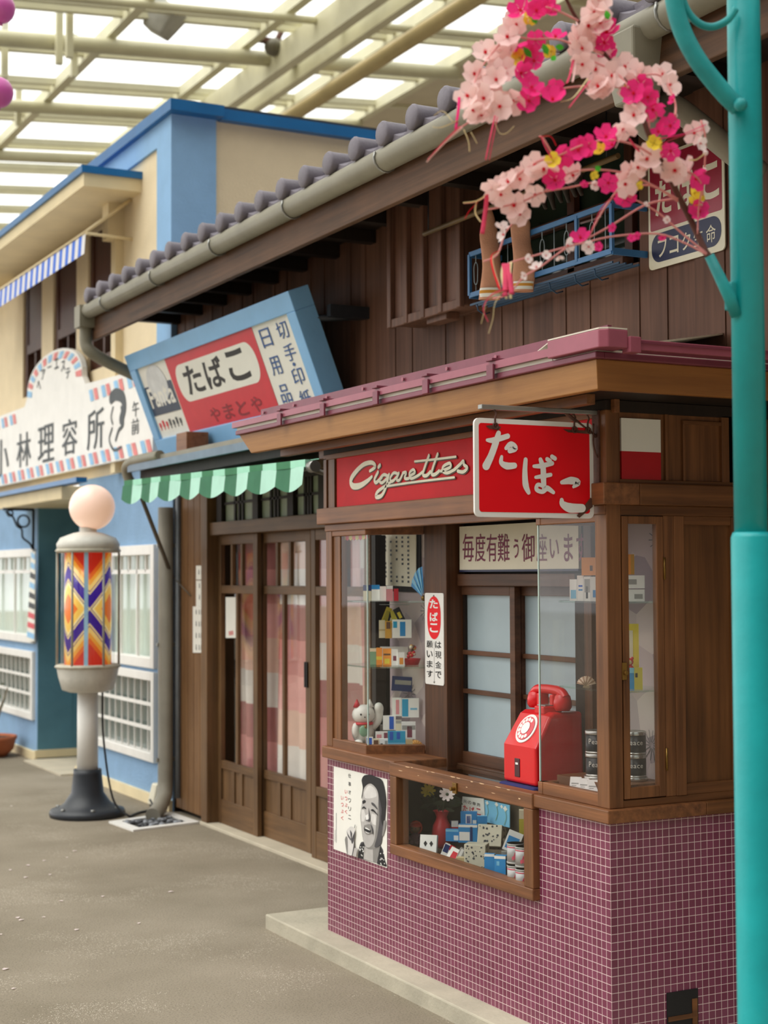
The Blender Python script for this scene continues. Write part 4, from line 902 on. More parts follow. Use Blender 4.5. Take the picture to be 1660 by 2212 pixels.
m = MB(); m.box(xf+.1, xf+.13, YR-.1, 6.1, 2.06, 2.092).box(xf+.26, xf+.28, YR-.02, 6.05, 2.05, 2.092); m.ob('soffit_batten', W_KY, aw, .002)
m = MB(); zed = 2.186
m.hexa([(xf-.012, yf-.012, zed), (xf-.012, 6.31, zed), (3.57, 6.31, zed+.20), (3.57, yf+.6, zed+.20)], [(xf-.012, yf-.012, zed+.006), (xf-.012, 6.31, zed+.006), (3.57, 6.31, zed+.206), (3.57, yf+.6, zed+.206)])
m.hexa([(xf-.012, yf-.012, zed), (3.57, yf-.012, zed), (3.57, yf+.6, zed+.05), (3.5, yf+.6, zed+.05)], [(xf-.012, yf-.012, zed+.006), (3.57, yf-.012, zed+.006), (3.57, yf+.6, zed+.056), (3.5, yf+.6, zed+.056)])
m.ob('roof_sheet', LITE, aw)
m = MB(); m.box(xf-.022, xf+.01, yf-.022, 6.31, 2.165, 2.184); m.box(xf+.01, 3.57, yf-.022, yf+.01, 2.165, 2.184); m.ob('drip_edge', MAR, aw, .003)
MB().box(xf-.014, xf-.008, 3.84, 6.31, 2.184, 2.215).ob('sky_sheen', LITE, aw)  # added strip, pale like the sky mirrored in the roof sheet
gx = 2.57
m = MB(); m.box(gx, gx+.006, 3.80, 6.33, 2.197, 2.221).ob('gutter_channel', MARP, aw)
m = MB(); m.box(gx+.006, gx+.02, 3.80, 6.33, 2.197, 2.202).ob('gutter_floor', MAR, aw)
m = MB(); m.box(xf+.16, xf+.175, 3.80, 6.45, 2.262, 2.30); m.ob('ridge_flashing', MAR, aw)
m = MB(); m.hexa([(xf+.10, 3.80, 2.232), (xf+.11, 3.80, 2.232), (xf+.11, 6.42, 2.232), (xf+.10, 6.42, 2.232)], [(xf+.10, 3.80, 2.246), (xf+.11, 3.80, 2.246), (xf+.11, 6.42, 2.246), (xf+.10, 6.42, 2.246)]); m.ob('roof_seam', MAR, aw)
m = MB()
for k in range(8): m.lathe([(.008, -.006), (.006, 0)], (xf+.158, 4.1+.33*k, 2.282), 8, 'x')
m.ob('rivet', MARP, aw)
for py, px in ((897, 604), (878, 697), (850, 812), (825, 920), (790, 1060)):
    c = FX(px, py, gx-.006); k = MB(); k.box(gx-.010, gx-.002, c.y-.02, c.y+.02, 2.163, 2.212).box(gx-.012, xf+.02, c.y-.02, c.y+.02, 2.222, 2.231).ob('gutter_bracket', MAR, aw, .002)
ca, cb_, cx1 = 3.825, 3.546, 2.646
m = MB(); m.prism([(gx-.012, ca, 2.188), (gx-.012, cb_+.02, 2.188), (gx+.008, cb_, 2.188), (cx1, cb_, 2.188), (cx1, cb_+.12, 2.188), (gx+.10, ca, 2.188)], (0, 0, .052)); m.ob('corner_box', MARP, aw, .003)
m = MB(); m.prism([(gx-.010, ca, 2.241), (gx-.010, cb_+.022, 2.241), (gx+.010, cb_+.003, 2.241), (cx1, cb_+.003, 2.241), (cx1, cb_+.12, 2.241), (gx+.12, ca, 2.241)], (0, 0, .004)); m.hexa([(gx+.0, ca, 2.240), (gx+.12, ca, 2.250), (gx+.12, ca+.10, 2.232), (gx+.02, ca+.10, 2.224)], [(gx+.0, ca, 2.243), (gx+.12, ca, 2.253), (gx+.12, ca+.10, 2.235), (gx+.02, ca+.10, 2.227)]); m.ob('corner_box_lid', LITE, aw)
MB().box(cx1, cx1+.04, cb_-.010, cb_+.03, 2.176, 2.222).ob('gutter_joint', MARP, aw, .003)
MB().box(cx1+.04, 3.57, cb_, cb_+.008, 2.186, 2.216).ob('gutter_channel', MARP, aw, .002)
MB().box(cx1+.04, 3.57, cb_-.004, cb_+.0, 2.205, 2.212).box(cx1+.04, 3.57, cb_+.008, cb_+.06, 2.186, 2.19).ob('gutter_lip', MAR, aw)

# ================================================================== SIGNS
NX = (-1, 0, 0); NY = (0, -1, 0)
t = thing('cigarettes_sign', 'long red sign with cream script lettering above the kiosk showcase', 'sign', (XF, 5, 1.94))
yr_ = FX(1278, 1000, XF).y
MB().box(XF+.006, XF+.018, yr_, 5.845, 1.834, 2.038).ob('red_panel', REDK, t)
m = MB(); S_ = lambda pts: [FX(680+x/2.515, 880+y/2.515, XF+.004) for x, y in pts]
LT = [([(300, 346), (330, 322), (312, 300), (268, 310), (226, 348), (198, 392), (206, 426), (244, 426), (284, 402), (312, 376)], [.012, .016, .018, .02, .024, .026, .026, .02, .012]),
 ([(345, 352), (326, 392), (336, 408), (366, 378)], .015), ([(348, 324), (356, 314)], .016),
 ([(402, 374), (376, 366), (354, 394), (366, 410), (394, 386), (406, 364)], .013), ([(404, 368), (390, 430), (366, 478), (336, 486), (344, 458), (390, 424), (428, 396)], [.014, .016, .018, .014, .01]),
 ([(456, 362), (432, 356), (412, 386), (424, 402), (450, 376)], .012), ([(460, 356), (448, 392), (464, 394), (482, 358)], .012), ([(482, 356), (500, 354), (492, 384), (512, 386), (524, 372)], .012),
 ([(524, 370), (548, 354), (538, 338), (518, 358), (526, 386), (562, 372), (590, 350)], .0115), ([(624, 262), (600, 330), (592, 366), (612, 370), (632, 350)], .014), ([(672, 254), (646, 328), (640, 362), (658, 364), (680, 346)], .014),
 ([(690, 346), (740, 326), (738, 303), (704, 320), (700, 346), (726, 356), (768, 336)], .012),
 ([(764, 338), (796, 308), (812, 292), (816, 312), (834, 328), (812, 350), (782, 346)], .013), ([(548, 294), (660, 282), (772, 268)], .0085), ([(398, 428), (560, 404), (764, 380)], .0085)]
for p, w_ in LT: stroke(m, S_(p), w_, NX)
m.ob('script_lettering', plain('cream_enamel', '#f3edd2', .4), t)
m = MB()
for p, w_ in LT: stroke(m, [q+Vector((.0012, -.0035, -.004)) for q in S_(p)], w_ if isinstance(w_, list) else w_*1.05, NX)
m.ob('lettering_outline', plain('lettering_shadow', '#4d3a20', .5), t)
MB().box(XF+.004, XF+.02, yr_-.05, yr_-.002, 1.84, 2.035).ob('white_end_panel', WHITEP, t)
# hanging sign
YS = 3.97
t = thing('hanging_sign', 'square red enamel sign with white edge and three white characters, hung from a bracket', 'sign', (2.6, YS, 2.05))
hw_, hh = .432, .297; hp = Plane((2.389, YS-.004, 1.722), (1, 0, 0), (0, 0, 1))
MB().prism([hp(u, v, 0) for u, v in rrect(hw_, hh, .018)], (0, .008, 0)).ob('enamel_plate', WHITE, t)
m = MB(); m.poly([hp(.015+u, .015+v, .0008) for u, v in rrect(hw_-.03, hh-.03, .01)]); m.ob('red_field', RED, t)
H_ = lambda pts: [FY(680+x/2.515, 880+y/2.515, YS-.0065) for x, y in pts]
m = MB()
for p, w_ in (([(938, 178), (975, 178), (1050, 156)], [.010, .018, .016]), ([(1000, 140), (985, 190), (960, 260), (932, 318)], [.016, .022, .022, .026]), ([(1040, 222), (1066, 200), (1090, 222), (1060, 236)], [.012, .02, .016]), ([(1016, 268), (1014, 300), (1044, 318), (1086, 316)], [.010, .016, .022, .018]),
  ([(1146, 284), (1142, 350), (1146, 420), (1162, 462)], [.014, .018, .022, .014]), ([(1190, 320), (1232, 318), (1290, 304)], [.010, .016, .014]), ([(1200, 380), (1240, 374), (1282, 366)], [.010, .014, .012]), ([(1226, 284), (1240, 330), (1242, 390), (1246, 440)], [.014, .02, .02, .016]), ([(1246, 430), (1212, 420), (1204, 446), (1236, 458), (1262, 440), (1296, 462)], [.012, .012, .014, .014, .018, .012]), ([(1262, 282), (1278, 292)], .014), ([(1288, 268), (1304, 278)], .014),
  ([(1340, 408), (1390, 398), (1428, 408), (1404, 432)], [.012, .024, .022, .009]), ([(1340, 504), (1346, 526), (1384, 546), (1452, 548)], [.014, .022, .03, .026])):
    stroke(m, H_(p), w_, NY)
m.ob('brush_lettering', WHITE, t)
m = MB(); R_ = lambda pts: [FY(680+x/2.515, 880+y/2.515, YS-.0072) for x, y in pts]
m.poly(R_([(1500, 490), (1512, 500), (1512, 540), (1440, 600), (1425, 590)])); m.poly(R_([(930, 100), (960, 96), (1015, 106), (1000, 124), (950, 116)])); m.poly(R_([(1350, 118), (1400, 122), (1510, 128), (1500, 146), (1440, 140), (1380, 136)]))
m.ob('rust_patch', RUST, t)
m = MB(); ba, bb_ = FY(1037, 878, YS), FY(1285, 889, YS)
m.box(ba.x, XF+.0, YS-.012, YS+.012, ba.z-.008, ba.z+.006); m.ob('bracket_arm', STEEL, t, .002)
zb1 = FY(1300, 1045, YS).z; m = MB(); m.box(XF-.008, XF-.0005, YS-.018, YS+.018, zb1, 2.06).tube([(XF-.12, YS, ba.z-.005), (XF-.006, YS, ba.z-.075)], .006, 6); m.ob('wall_plate', RUST, t, .001)
for px in (1068, 1239, 1268):
    h = FY(px, 905, YS); m = MB(); m.tube(smooth([(h.x, YS, ba.z-.006), (h.x+.004, YS-.006, ba.z-.02), (h.x, YS-.006, 2.019), (h.x, YS-.007, 1.995)]), .0028, 6); m.tube([(h.x+.009*math.cos(k*.63), YS-.008, 1.996+.009*math.sin(k*.63)) for k in range(10)], .0025, 6, closed=True); m.ob('hook', RUST, t)
p = [FY(*q, YS-.01) for q in ((1283, 915), (1283, 960), (1290, 985), (1300, 1002))]; MB().tube(smooth(p), .0025, 6).ob('loose_wire', RUST, t)
# flag panel on the side frieze
t = thing('two_colour_panel', 'square panel white above and red below on the side of the kiosk', 'sign', (2.97, YR, 1.93))
fa, fb = FY(1340, 905, YR+.01).x, FY(1425, 905, YR+.01).x; zf0, zfm, zf1 = FY(1380, 1044, YR+.01).z, FY(1380, 976, YR+.01).z, FY(1380, 905, YR+.01).z
MB().box(fa, fb, YR+.004, YR+.012, zfm, zf1).ob('white_half', WHITEP, t); MB().box(fa, fb, YR+.004, YR+.012, zf0, zfm).ob('red_half', FLAGR, t)
# thank-you board over the window
t = thing('greeting_board', 'cream board with maroon brush characters above the kiosk window', 'sign', (3.1, 4.9, 1.65))
xg = 3.10; g0, g1 = 5.265, 4.452; za_, zc_ = 1.568, 1.738
MB().box(xg, xg+.012, g1, g0, za_, zc_).ob('board', CREAMP, t); MB().box(xg-.002, xg+.012, g1, g0, za_-.008, za_).ob('blue_edge', NAVY, t)
m = MB()
for ch, a_, b_ in (('毎', 1000, 1024), ('度', 1027, 1049), ('有', 1052, 1074), ('難', 1076, 1101), ('う', 1110, 1121), ('御', 1128, 1155), ('座', 1160, 1182), ('い', 1188, 1208), ('ま', 1219, 1238), ('す', 1246, 1266)):
    cX(m, ch, a_, 1153 if ch not in 'いう' else 1164, b_, 1213 if ch not in 'いう' else 1206, xg-.001, .012)
m.ob('brush_lettering', INKM, t)
# narrow enamel sign on the inner post
t = thing('enamel_post_sign', 'narrow white enamel sign with a red oval on the post left of the red telephone', 'sign', (XPB, 5.37, 1.28))
xs0 = XPB-.004; a_, b_ = FX(918, 1282, xs0), FX(959, 1480, xs0)
zt_, zb_2 = FX(938, 1281, xs0).z, FX(938, 1479, xs0).z; yw0, yw1 = a_.y, FX(959, 1400, xs0).y
pl = Plane((xs0, yw0, zb_2), (0, -1, 0), (0, 0, 1)); W_, H2 = yw0-yw1, zt_-zb_2
MB().prism([pl(u, v) for u, v in rrect(W_, H2, .01)], (.004, 0, 0)).ob('enamel_plate', WHITE, t)
m = MB(); m.poly([pl(W_*.5+W_*.36*math.cos(k*.1963)*(1), H2*.73+H2*.235*(abs(math.sin(k*.1963))**.8)*(1 if math.sin(k*.1963) > 0 else -1), .0008) for k in range(32)]); m.ob('red_oval', RED, t)
m = MB()
for ch, v in (('た', .83), ('ば', .69), ('こ', .57)): pl.char(m, ch, W_*.28, H2*v, W_*.44, H2*.1, .0014, .03)
m.ob('white_lettering', WHITE, t)
m = MB()
for i, ch in enumerate('は現金で'): pl.char(m, ch, W_*.56, H2*(.40-.108*i), W_*.32, H2*.075, .001, .015)
for i, ch in enumerate('願います'): pl.char(m, ch, W_*.1, H2*(.40-.108*i), W_*.32, H2*.075, .001, .015)
pl.rect(m, W_*.495, H2*.03, W_*.505, H2*.47, .001); m.ob('black_lettering', BLK, t)
m = MB(); 
for v in (.97, .03): m.ball(pl(W_*.5, H2*v, .001), .004, 8)
m.ob('nail', STEEL, t)
# man poster on the tiles
t = thing('poster', 'black and white poster of a laughing man raising a hand, on the tiles', 'poster', (XF, 5.6, .6))
PO = lambda pts, n: [FX(700+x/8.506, 1630+y/8.506, XF-.003-n*.0004) for x, y in pts]
P = PO([(180, 215), (1165, 455), (1160, 2085), (180, 1735)], 0); MB().prism(P, (.002, 0, 0)).ob('poster_sheet', WHITEP, t)
tone = {n: plain('print_'+n, h, .6, .08, 25) for n, h in (('black', '#1c1a1c'), ('dark', '#4a474a'), ('mid', '#87837f'), ('light', '#b9b4b0'), ('pale', '#dad6d2'), ('white', '#f0edea'))}
LY = [('dark', [(620, 1895), (660, 1660), (740, 1600), (1040, 1660), (1130, 1960), (1150, 2060), (1000, 2010)]),
 ('light', [(735, 1690), (1035, 1680), (1000, 1830), (970, 2000), (730, 1915)]), ('mid', [(900, 1700), (1030, 1690), (1010, 1830), (960, 1995), (905, 1975)]),
 ('black', [(620, 1895), (660, 1665), (735, 1620), (740, 1700), (725, 1920)]), ('black', [(1040, 1690), (1130, 1960), (1150, 2060), (985, 2015), (1010, 1800)]),
 ('mid', [(705, 840), (720, 640), (840, 520), (1000, 580), (1080, 800), (1110, 1100), (1075, 1400), (1040, 1620), (1000, 1700), (880, 1740), (780, 1710), (720, 1560), (690, 1330), (672, 1120)]),
 ('light', [(705, 820), (720, 660), (830, 530), (960, 590), (1000, 760), (990, 1000), (960, 1300), (930, 1560), (860, 1690), (770, 1690), (722, 1540), (695, 1320), (680, 1120)]),
 ('pale', [(735, 700), (820, 570), (930, 620), (970, 760), (880, 800), (760, 800)]), ('pale', [(690, 1020), (740, 1010), (770, 1130), (740, 1230), (690, 1230)]), ('pale', [(880, 1080), (960, 1110), (960, 1300), (900, 1280), (860, 1200)]), ('white', [(765, 1120), (815, 1090), (820, 1190), (780, 1200)]),
 ('dark', [(1000, 640), (1090, 760), (1130, 1000), (1120, 1200), (1080, 1420), (1060, 1620), (1000, 1690), (930, 1690), (980, 1500), (1020, 1200), (1010, 900)]),
 ('black', [(700, 520), (695, 460), (740, 385), (860, 370), (960, 410), (1060, 460), (1110, 600), (1140, 800), (1140, 960), (1110, 1230), (1085, 1320), (1050, 1180), (1060, 1000), (1010, 760), (960, 620), (860, 530), (760, 570), (725, 640), (700, 800), (692, 780), (715, 620)]),
 ('mid', [(1100, 1220), (1140, 1210), (1135, 1330), (1095, 1480), (1070, 1490), (1085, 1350)]),
 ('black', [(705, 860), (740, 830), (768, 850), (762, 880), (712, 905)]), ('dark', [(870, 880), (910, 890), (965, 960), (980, 1010), (930, 960), (880, 920)]),
 ('black', [(700, 980), (735, 950), (772, 985), (765, 1000), (730, 985), (704, 996)]), ('black', [(860, 1020), (890, 1000), (930, 1030), (990, 1110), (975, 1105), (915, 1050), (880, 1040)]),
 ('dark', [(820, 960), (835, 1060), (850, 1150), (845, 1220), (815, 1230), (800, 1210), (832, 1170), (822, 1080)]), ('dark', [(770, 1200), (795, 1205), (800, 1222), (772, 1218)]),
 ('mid', [(740, 1300), (850, 1280), (890, 1390), (880, 1440), (800, 1460), (740, 1420)]), ('black', [(735, 1340), (760, 1335), (850, 1380), (868, 1400), (850, 1440), (800, 1430), (745, 1395)]), ('white', [(755, 1340), (790, 1345), (840, 1380), (845, 1395), (790, 1370), (752, 1352)]), ('pale', [(760, 1405), (800, 1430), (845, 1440), (820, 1455), (775, 1435)]),
 ('dark', [(850, 1230), (900, 1380), (905, 1470), (890, 1460), (880, 1390)]),
 ('mid', [(385, 1560), (410, 1500), (440, 1560), (445, 1830), (425, 1825), (400, 1680)]), ('pale', [(440, 1830), (440, 1580), (415, 1440), (430, 1380), (500, 1320), (560, 1360), (575, 1420), (560, 1560), (545, 1700), (515, 1850)]),
 ('dark', [(420, 1400), (440, 1450), (500, 1560), (490, 1580), (440, 1500)]), ('dark', [(480, 1380), (520, 1450), (510, 1540), (560, 1430), (575, 1400), (560, 1540), (525, 1640), (500, 1580)]), ('dark', [(555, 1560), (560, 1700), (530, 1855), (515, 1850), (545, 1680)]), ('black', [(558, 1345), (570, 1285), (578, 1290), (570, 1350)]), ('light', [(560, 1715), (620, 1720), (590, 1880), (530, 1858)])]
for i, (tn, pts) in enumerate(LY):
    n = len(pts); q = smooth([Vector((x, y, 0)) for x, y in pts+[pts[0]]], 3)[:-1] if n > 5 else [Vector((x, y, 0)) for x, y in pts]
    k = MB(); k.poly(PO([(v.x, v.y) for v in q], 1+i*.5))
    LY[i] = (k, tn)
m = MB(); ks = list(tone); 
for k, tn in LY:
    m.mi = ks.index(tn); b0 = len(m.V); m.V += k.V; m.f([b0+i for i in k.F[0]])
rs = random.Random(1)
m.mi = ks.index('white')
for k in range(22):
    L_ = k % 2; x = rs.uniform(650, 725) if L_ else rs.uniform(1030, 1110); y = rs.uniform(1680, 1890) if L_ else rs.uniform(1800, 2020)
    m.poly(PO([(x, y), (x+14, y+6), (x+10, y+26), (x-4, y+18)], 20))
m.ob('printed_portrait', list(tone.values()), t)
def pocol(txt, x, y0_, dy, s, mt, nm):
    m = MB()
    for i, ch in enumerate(txt):
        y = y0_+dy*i+.24*(x-450); O = PO([(x, y+s*1.5)], 2)[0]; U = PO([(x+s, y+s*1.5)], 2)[0]-O; V = PO([(x, y)], 2)[0]-O
        put(m, ch, O, (0, U.y, 0), V, .005)
    m.ob(nm, mt, t)
pocol('仕事オワリニ', 448, 345, 152, 50, BLK, 'black_lettering'); pocol('いっぷく', 385, 660, 122, 46, INKR, 'red_lettering'); pocol('いっぷく', 315, 790, 122, 46, INKR, 'red_lettering')
m = MB(); m.poly(PO([(225, 1070), (232, 1072), (232, 1620), (225, 1618)], 1)); m.poly(PO([(204, 1380), (209, 1382), (209, 1600), (204, 1598)], 1)); m.ob('small_print', INKG, t)
# enamel insurance sign on the upper wall
t = thing('enamel_wall_sign', 'tall enamel sign, red above and navy oval below, on the upper plank wall', 'sign', (3.555, 4.4, 2.9))
xs1 = 3.554; yw0, yw1 = FX(1402, 500, xs1).y, FX(1566, 450, xs1).y; zt_, zb_2 = 3.10, FX(1405, 585, xs1).z; W_, H2 = yw0-yw1, zt_-zb_2
pl = Plane((xs1, yw0, zb_2), (0, -1, 0), (0, 0, 1))
MB().prism([pl(u, v) for u, v in rrect(W_, H2, .02)], (.005, 0, 0)).ob('enamel_plate', plain('aged_enamel', '#e4dcc4', .4, .06), t)
zo = FX(1485, 480, xs1).z-zb_2
m = MB(); m.poly([pl(.012+u, zo+.005+v, .0008) for u, v in rrect(W_-.024, H2-zo-.017, .01)]); m.ob('red_field', plain('aged_red', '#9c2338', .3, .1), t)
m = MB(); m.poly([pl(.018+u, .022+v, .0008) for u, v in rrect(W_-.036, zo-.03, (zo-.03)*.45, 8)]); m.ob('navy_oval', NAVY, t)
m = MB()
for i, ch in enumerate('フコク生命'): pl.char(m, ch, W_*(.13+.16*i), zo*.28, W_*.12, zo*.46, .0014, .01)
m.ob('white_lettering', MT['aged_enamel'], t)
m = MB()
for ch, u in (('た', .1), ('ば', .4), ('こ', .72)): pl.char(m, ch, W_*u, zo+.055, W_*.22, .13, .0014, .03)
m.ob('cream_lettering', MT['aged_enamel'], t)
# big tilted blue framed sign
xb_ = 3.4; OB = FX(345, 985, xb_); OT = FY(268, 770, OB.y); V_ = (OT-OB); HS = V_.length; yR = FX(622, 641, OT.x).y; WS = OB.y-yR
pl = Plane(OB, (0, -1, 0), V_)
t = thing('framed_sign_board', 'big tilted sign board in a pale blue frame propped above the door canopy', 'sign', OB)
m = MB(); fw = .105
for u0, v0, u1, v1 in ((0, 0, WS, fw), (0, HS-fw, WS, HS), (0, fw, fw, HS-fw), (WS-fw, fw, WS, HS-fw)): pl.slab(m, u0, v0, u1, v1, -.12, .0)
m.ob('blue_frame', SIGNB, t, .004)
m = MB(); pl.slab(m, fw, fw, WS-fw, HS-fw, -.06, -.02); m.ob('white_face', WHITEP, t)
q = lambda px, py: FXpl(px, py)
def FXpl(px, py):
    d = ray(px, py); tt = (pl.O-EYEP).dot(pl.N)/d.dot(pl.N); p = EYEP+d*tt-pl.O; return p.dot(pl.U), p.dot(pl.V)
uA = FXpl(375, 850)[0]; uB = FXpl(565, 790)[0]
m = MB(); pl.rect(m, uA, fw, uB, HS-fw, -.018); m.ob('red_field', plain('sign_crimson', '#d42c3e', .4, .05), t)
m = MB(); 
ua, ub = FXpl(381, 835)[0], FXpl(552, 785)[0]; va, vb = FXpl(412, 868)[1], FXpl(380, 790)[1]
m.poly([pl(ua+u, va+v, -.0172) for u, v in rrect(ub-ua, vb-va, min(.13, (vb-va)/2-.01), 8)]); m.ob('white_lozenge', WHITEP, t)
m = MB(); lw = ub-ua
for ch, u in (('た', .10), ('ば', .37), ('こ', .66)): pl.char(m, ch, ua+lw*u, va+.035, lw*.23, (vb-va)*.76, -.0166, .025)
m.ob('black_lettering', BLK, t)
m = MB()
for i, ch in enumerate('やまとや'): pl.char(m, ch, uA+(uB-uA)*(.30+.15*i), fw+.02, (uB-uA)*.11, .09, -.0165, .015)
m.ob('red_shop_name', plain('dull_crimson', '#8d1a2b', .5), t)
m = MB(); pl.rect(m, fw+.005, fw+.15, uA-.015, HS-fw-.13, -.0175); m.ob('navy_field', plain('faded_navy', '#39465f', .4), t)
m = MB(); cw = (fw+uA)/2
m.poly([pl(cw+.17*math.cos(k*.2618), HS-fw-.13+.125*math.sin(k*.2618), -.017) for k in range(24)]); m.ob('pale_disc', plain('disc_grey', '#d9dadb', .5), t)
m = MB()
for i, ch in enumerate('Fanta'): pl.char(m, ch, fw+.03+(uA-fw-.06)*i/5, fw+.20, (uA-fw-.06)/5*.86, (.13 if ch in 'Ft' else .095), -.0168, .02)
m.ob('white_lettering', WHITEP, t)
m = MB(); 
for i in range(7):
    m.mi = 0 if i < 3 else 1; u = fw+.04+(uA-fw-.08)*i/7; pl.rect(m, u, fw+.07, u+.032, fw+.10+.012*(i % 2), -.0172); pl.rect(m, u+.008, fw+.05, u+.02, fw+.07, -.0172)
m.ob('small_print', [INKR, INKG], t)
m = MB(); cw_ = (WS-fw-uB)
for i, ch in enumerate('日用品'): pl.char(m, ch, uB+cw_*.14, HS-fw-.13-.155*i, cw_*.26, .10, -.017, .01)
for i, ch in enumerate('切手・印紙'):
    if ch == '・': pl.char(m, ch, uB+cw_*.68, HS-fw-.265, cw_*.07, .02, -.017, .01)
    else: pl.char(m, ch, uB+cw_*.58, HS-fw-.115-(.0, .12, 0, .25, .37)[i], cw_*.27, .09, -.017, .01)
m.ob('blue_lettering', INKB, t)
p = pl(WS-.02, HS*.75, -.1); MB().tube([p, Vector((3.57, p.y-.05, p.z+.02))], .018, 8).box(3.35, 3.57, p.y-.11, p.y-.07, p.z, p.z+.06).ob('wall_stay', IRON, t)
# ================================================================== MAIN GUTTER, UPPER WINDOW, SOCKS
t = thing('rain_gutter', 'long grey half round rain gutter under the roof tiles, with a hopper and elbows', 'gutter', (2.95, 6, 3.27))
m = MB(); m.tube([(2.945, 9.74, 3.262), (2.945, 1.9, 3.25)], .05, 14)
m.ob('gutter_trough', GUT, t)
m = MB()
for k in range(8):
    y = 9.3-.93*k; m.tube([(2.945+.055*math.cos(j*.45-3.6), y, 3.258+.055*math.sin(j*.45-3.6)) for j in range(11)], .005, 6)
m.ob('gutter_strap', STEEL, t)
MB().box(2.885, 3.0, 9.70, 9.82, 3.16, 3.30).tube(smooth([(2.945, 9.76, 3.17), (2.945, 9.76, 3.06), (2.98, 9.74, 3.0), (3.12, 9.74, 2.93), (3.4, 9.74, 2.82)]), .04, 12).ob('end_elbow', GUT, t)
h = FX(1372, 85, 2.945)
MB().hexa([(2.90, h.y-.05, 3.02), (3.0, h.y-.05, 3.02), (3.0, h.y+.05, 3.02), (2.90, h.y+.05, 3.02)], [(2.87, h.y-.09, 3.24), (3.02, h.y-.09, 3.24), (3.02, h.y+.09, 3.24), (2.87, h.y+.09, 3.24)]).ob('hopper', GUT, t, .008)
p1 = FX(1590, 352, 3.5)
MB().tube(smooth([(2.95, h.y, 3.06), (2.96, h.y, 2.99), (3.03, h.y-.0, 2.95), FX(1445, 225, 3.12), FX(1590, 335, 3.4), FX(1640, 372, 3.5)]), .04, 14).ob('down_elbow', GREY, t)
# upper window: dark sashes behind a blue wire railing
wy0, wy1, wz0 = 4.79, 6.02, FX(1200, 610, 3.57).z
t = thing('upstairs_window', 'dark upstairs window opening with brown sashes behind the blue railing', 'window', (3.6, 5.4, 2.8))
m = MB()
for y in (wy0, 5.18, 5.58, wy1-.05): m.box(3.60, 3.63, y, y+.05, wz0, 3.28)
m.box(3.60, 3.63, wy0, wy1, wz0, wz0+.05).box(3.60, 3.63, wy0, wy1, 2.98, 3.02); m.ob('sash', W_B, t, .002)
MB().box(3.64, 3.645, wy0, wy1, wz0, 3.28).ob('pane', plain('dark_green_pane', '#2b352c', .08, .3, 3), t)
MB().box(3.545, 3.60, wy0-.01, wy1+.01, wz0-.03, wz0+.015).ob('window_sill', W_UB, t, .003)
t = thing('window_railing', 'blue metal basket railing with thin looped wires below the upstairs window', 'railing', (3.4, 5.4, 2.7))
rx_ = 3.40; r0 = FX(1015, 560, rx_).y; r1 = FX(1322, 470, rx_).y
zlow, zhi = FX(1100, 612, rx_).z, FX(1100, 520, rx_).z
BM = plain('railing_blue', '#3c72a6', .4, .1)
m = MB()
for z in (zlow, zhi): m.box(rx_-.004, rx_+.004, r1, r0, z-.010, z+.010).box(rx_, 3.56, r0-.006, r0+.006, z-.012, z+.012).box(rx_, 3.56, r1-.006, r1+.006, z-.012, z+.012)
for y in (r0, r0-.39, r0-.8, r1): m.box(rx_-.006, rx_+.006, y-.008, y+.008, zlow, zhi)
m.ob('rail_bars', BM, t)
m = MB()
for k in range(5): x = rx_+.03*k; m.box(x, x+.006, r1, r0, zlow-.045, zlow-.037)
m.ob('bottom_grid', plain('railing_blue_dark', '#2d4a66', .5, .1), t)
m = MB(); nL = 12
for k in range(nL):
    y = r0-.045-(r0-r1-.09)*k/(nL-1); w2 = .016; zz0, zz1 = zlow+.02, zhi-.02
    if k % 2 == 0: m.tube([(rx_+.004, y+w2*math.cos(j*math.pi/5), (zz1-.05 if j <= 5 else zz0+.05)+.03*math.sin(j*math.pi/5)) for j in range(11)][:10], .0022, 5, closed=True); m.tube([(rx_+.004, y, zz1-.02), (rx_+.004, y, zhi)], .0022, 5); m.tube([(rx_+.004, y, zz0+.02), (rx_+.004, y, zlow)], .0022, 5)
    else: m.tube([(rx_+.004, y, zlow), (rx_+.004, y, zhi)], .0022, 5)
m.ob('looped_wires', plain('wire_grey', '#8f9aa0', .4), t)
m = MB()
for y in (r0-.05, r0-.6, r1+.25, r1+.12): m.tube([(rx_+.005, y, zlow-.04), (rx_+.01, y, zlow-.07), (rx_+.04, y, zlow-.085), (rx_+.07, y, zlow-.075)], .003, 6)
m.ob('support_hook', MT['railing_blue_dark'], t)
t = thing('laundry_pole', 'thin bamboo laundry pole under the eaves with dark pegs hanging over the railing', 'pole', (3.36, 5.4, 3.0))
lz = FX(1065, 452, 3.36).z+.012
MB().tube([(3.36, 6.0, lz), (3.36, 4.55, lz)], .011, 10).ob('pole', plain('bamboo', '#6e5736', .5, .2), t)
m = MB()
for y in (5.96, 4.62): m.tube([(3.36, y, lz), (3.36, y, 3.27)], .003, 6)
m.ob('hanging_wire', IRON, t)
m = MB(); rnd = random.Random(8)
for px in (1178, 1196, 1212, 1228, 1243, 1256): y = FX(px, 430, 3.36).y; m.tube(smooth([(3.36, y, lz+.01), (3.355, y+.01, lz-.04), (3.36, y-.006, lz-.09-.02*rnd.random())]), [.012, .017, .02, .018, .016, .018, .02, .014, .012, .01, .009, .008, .006][:13], 7)
m.ob('dark_peg', plain('peg_brown', '#2f241a', .7, .2), t)
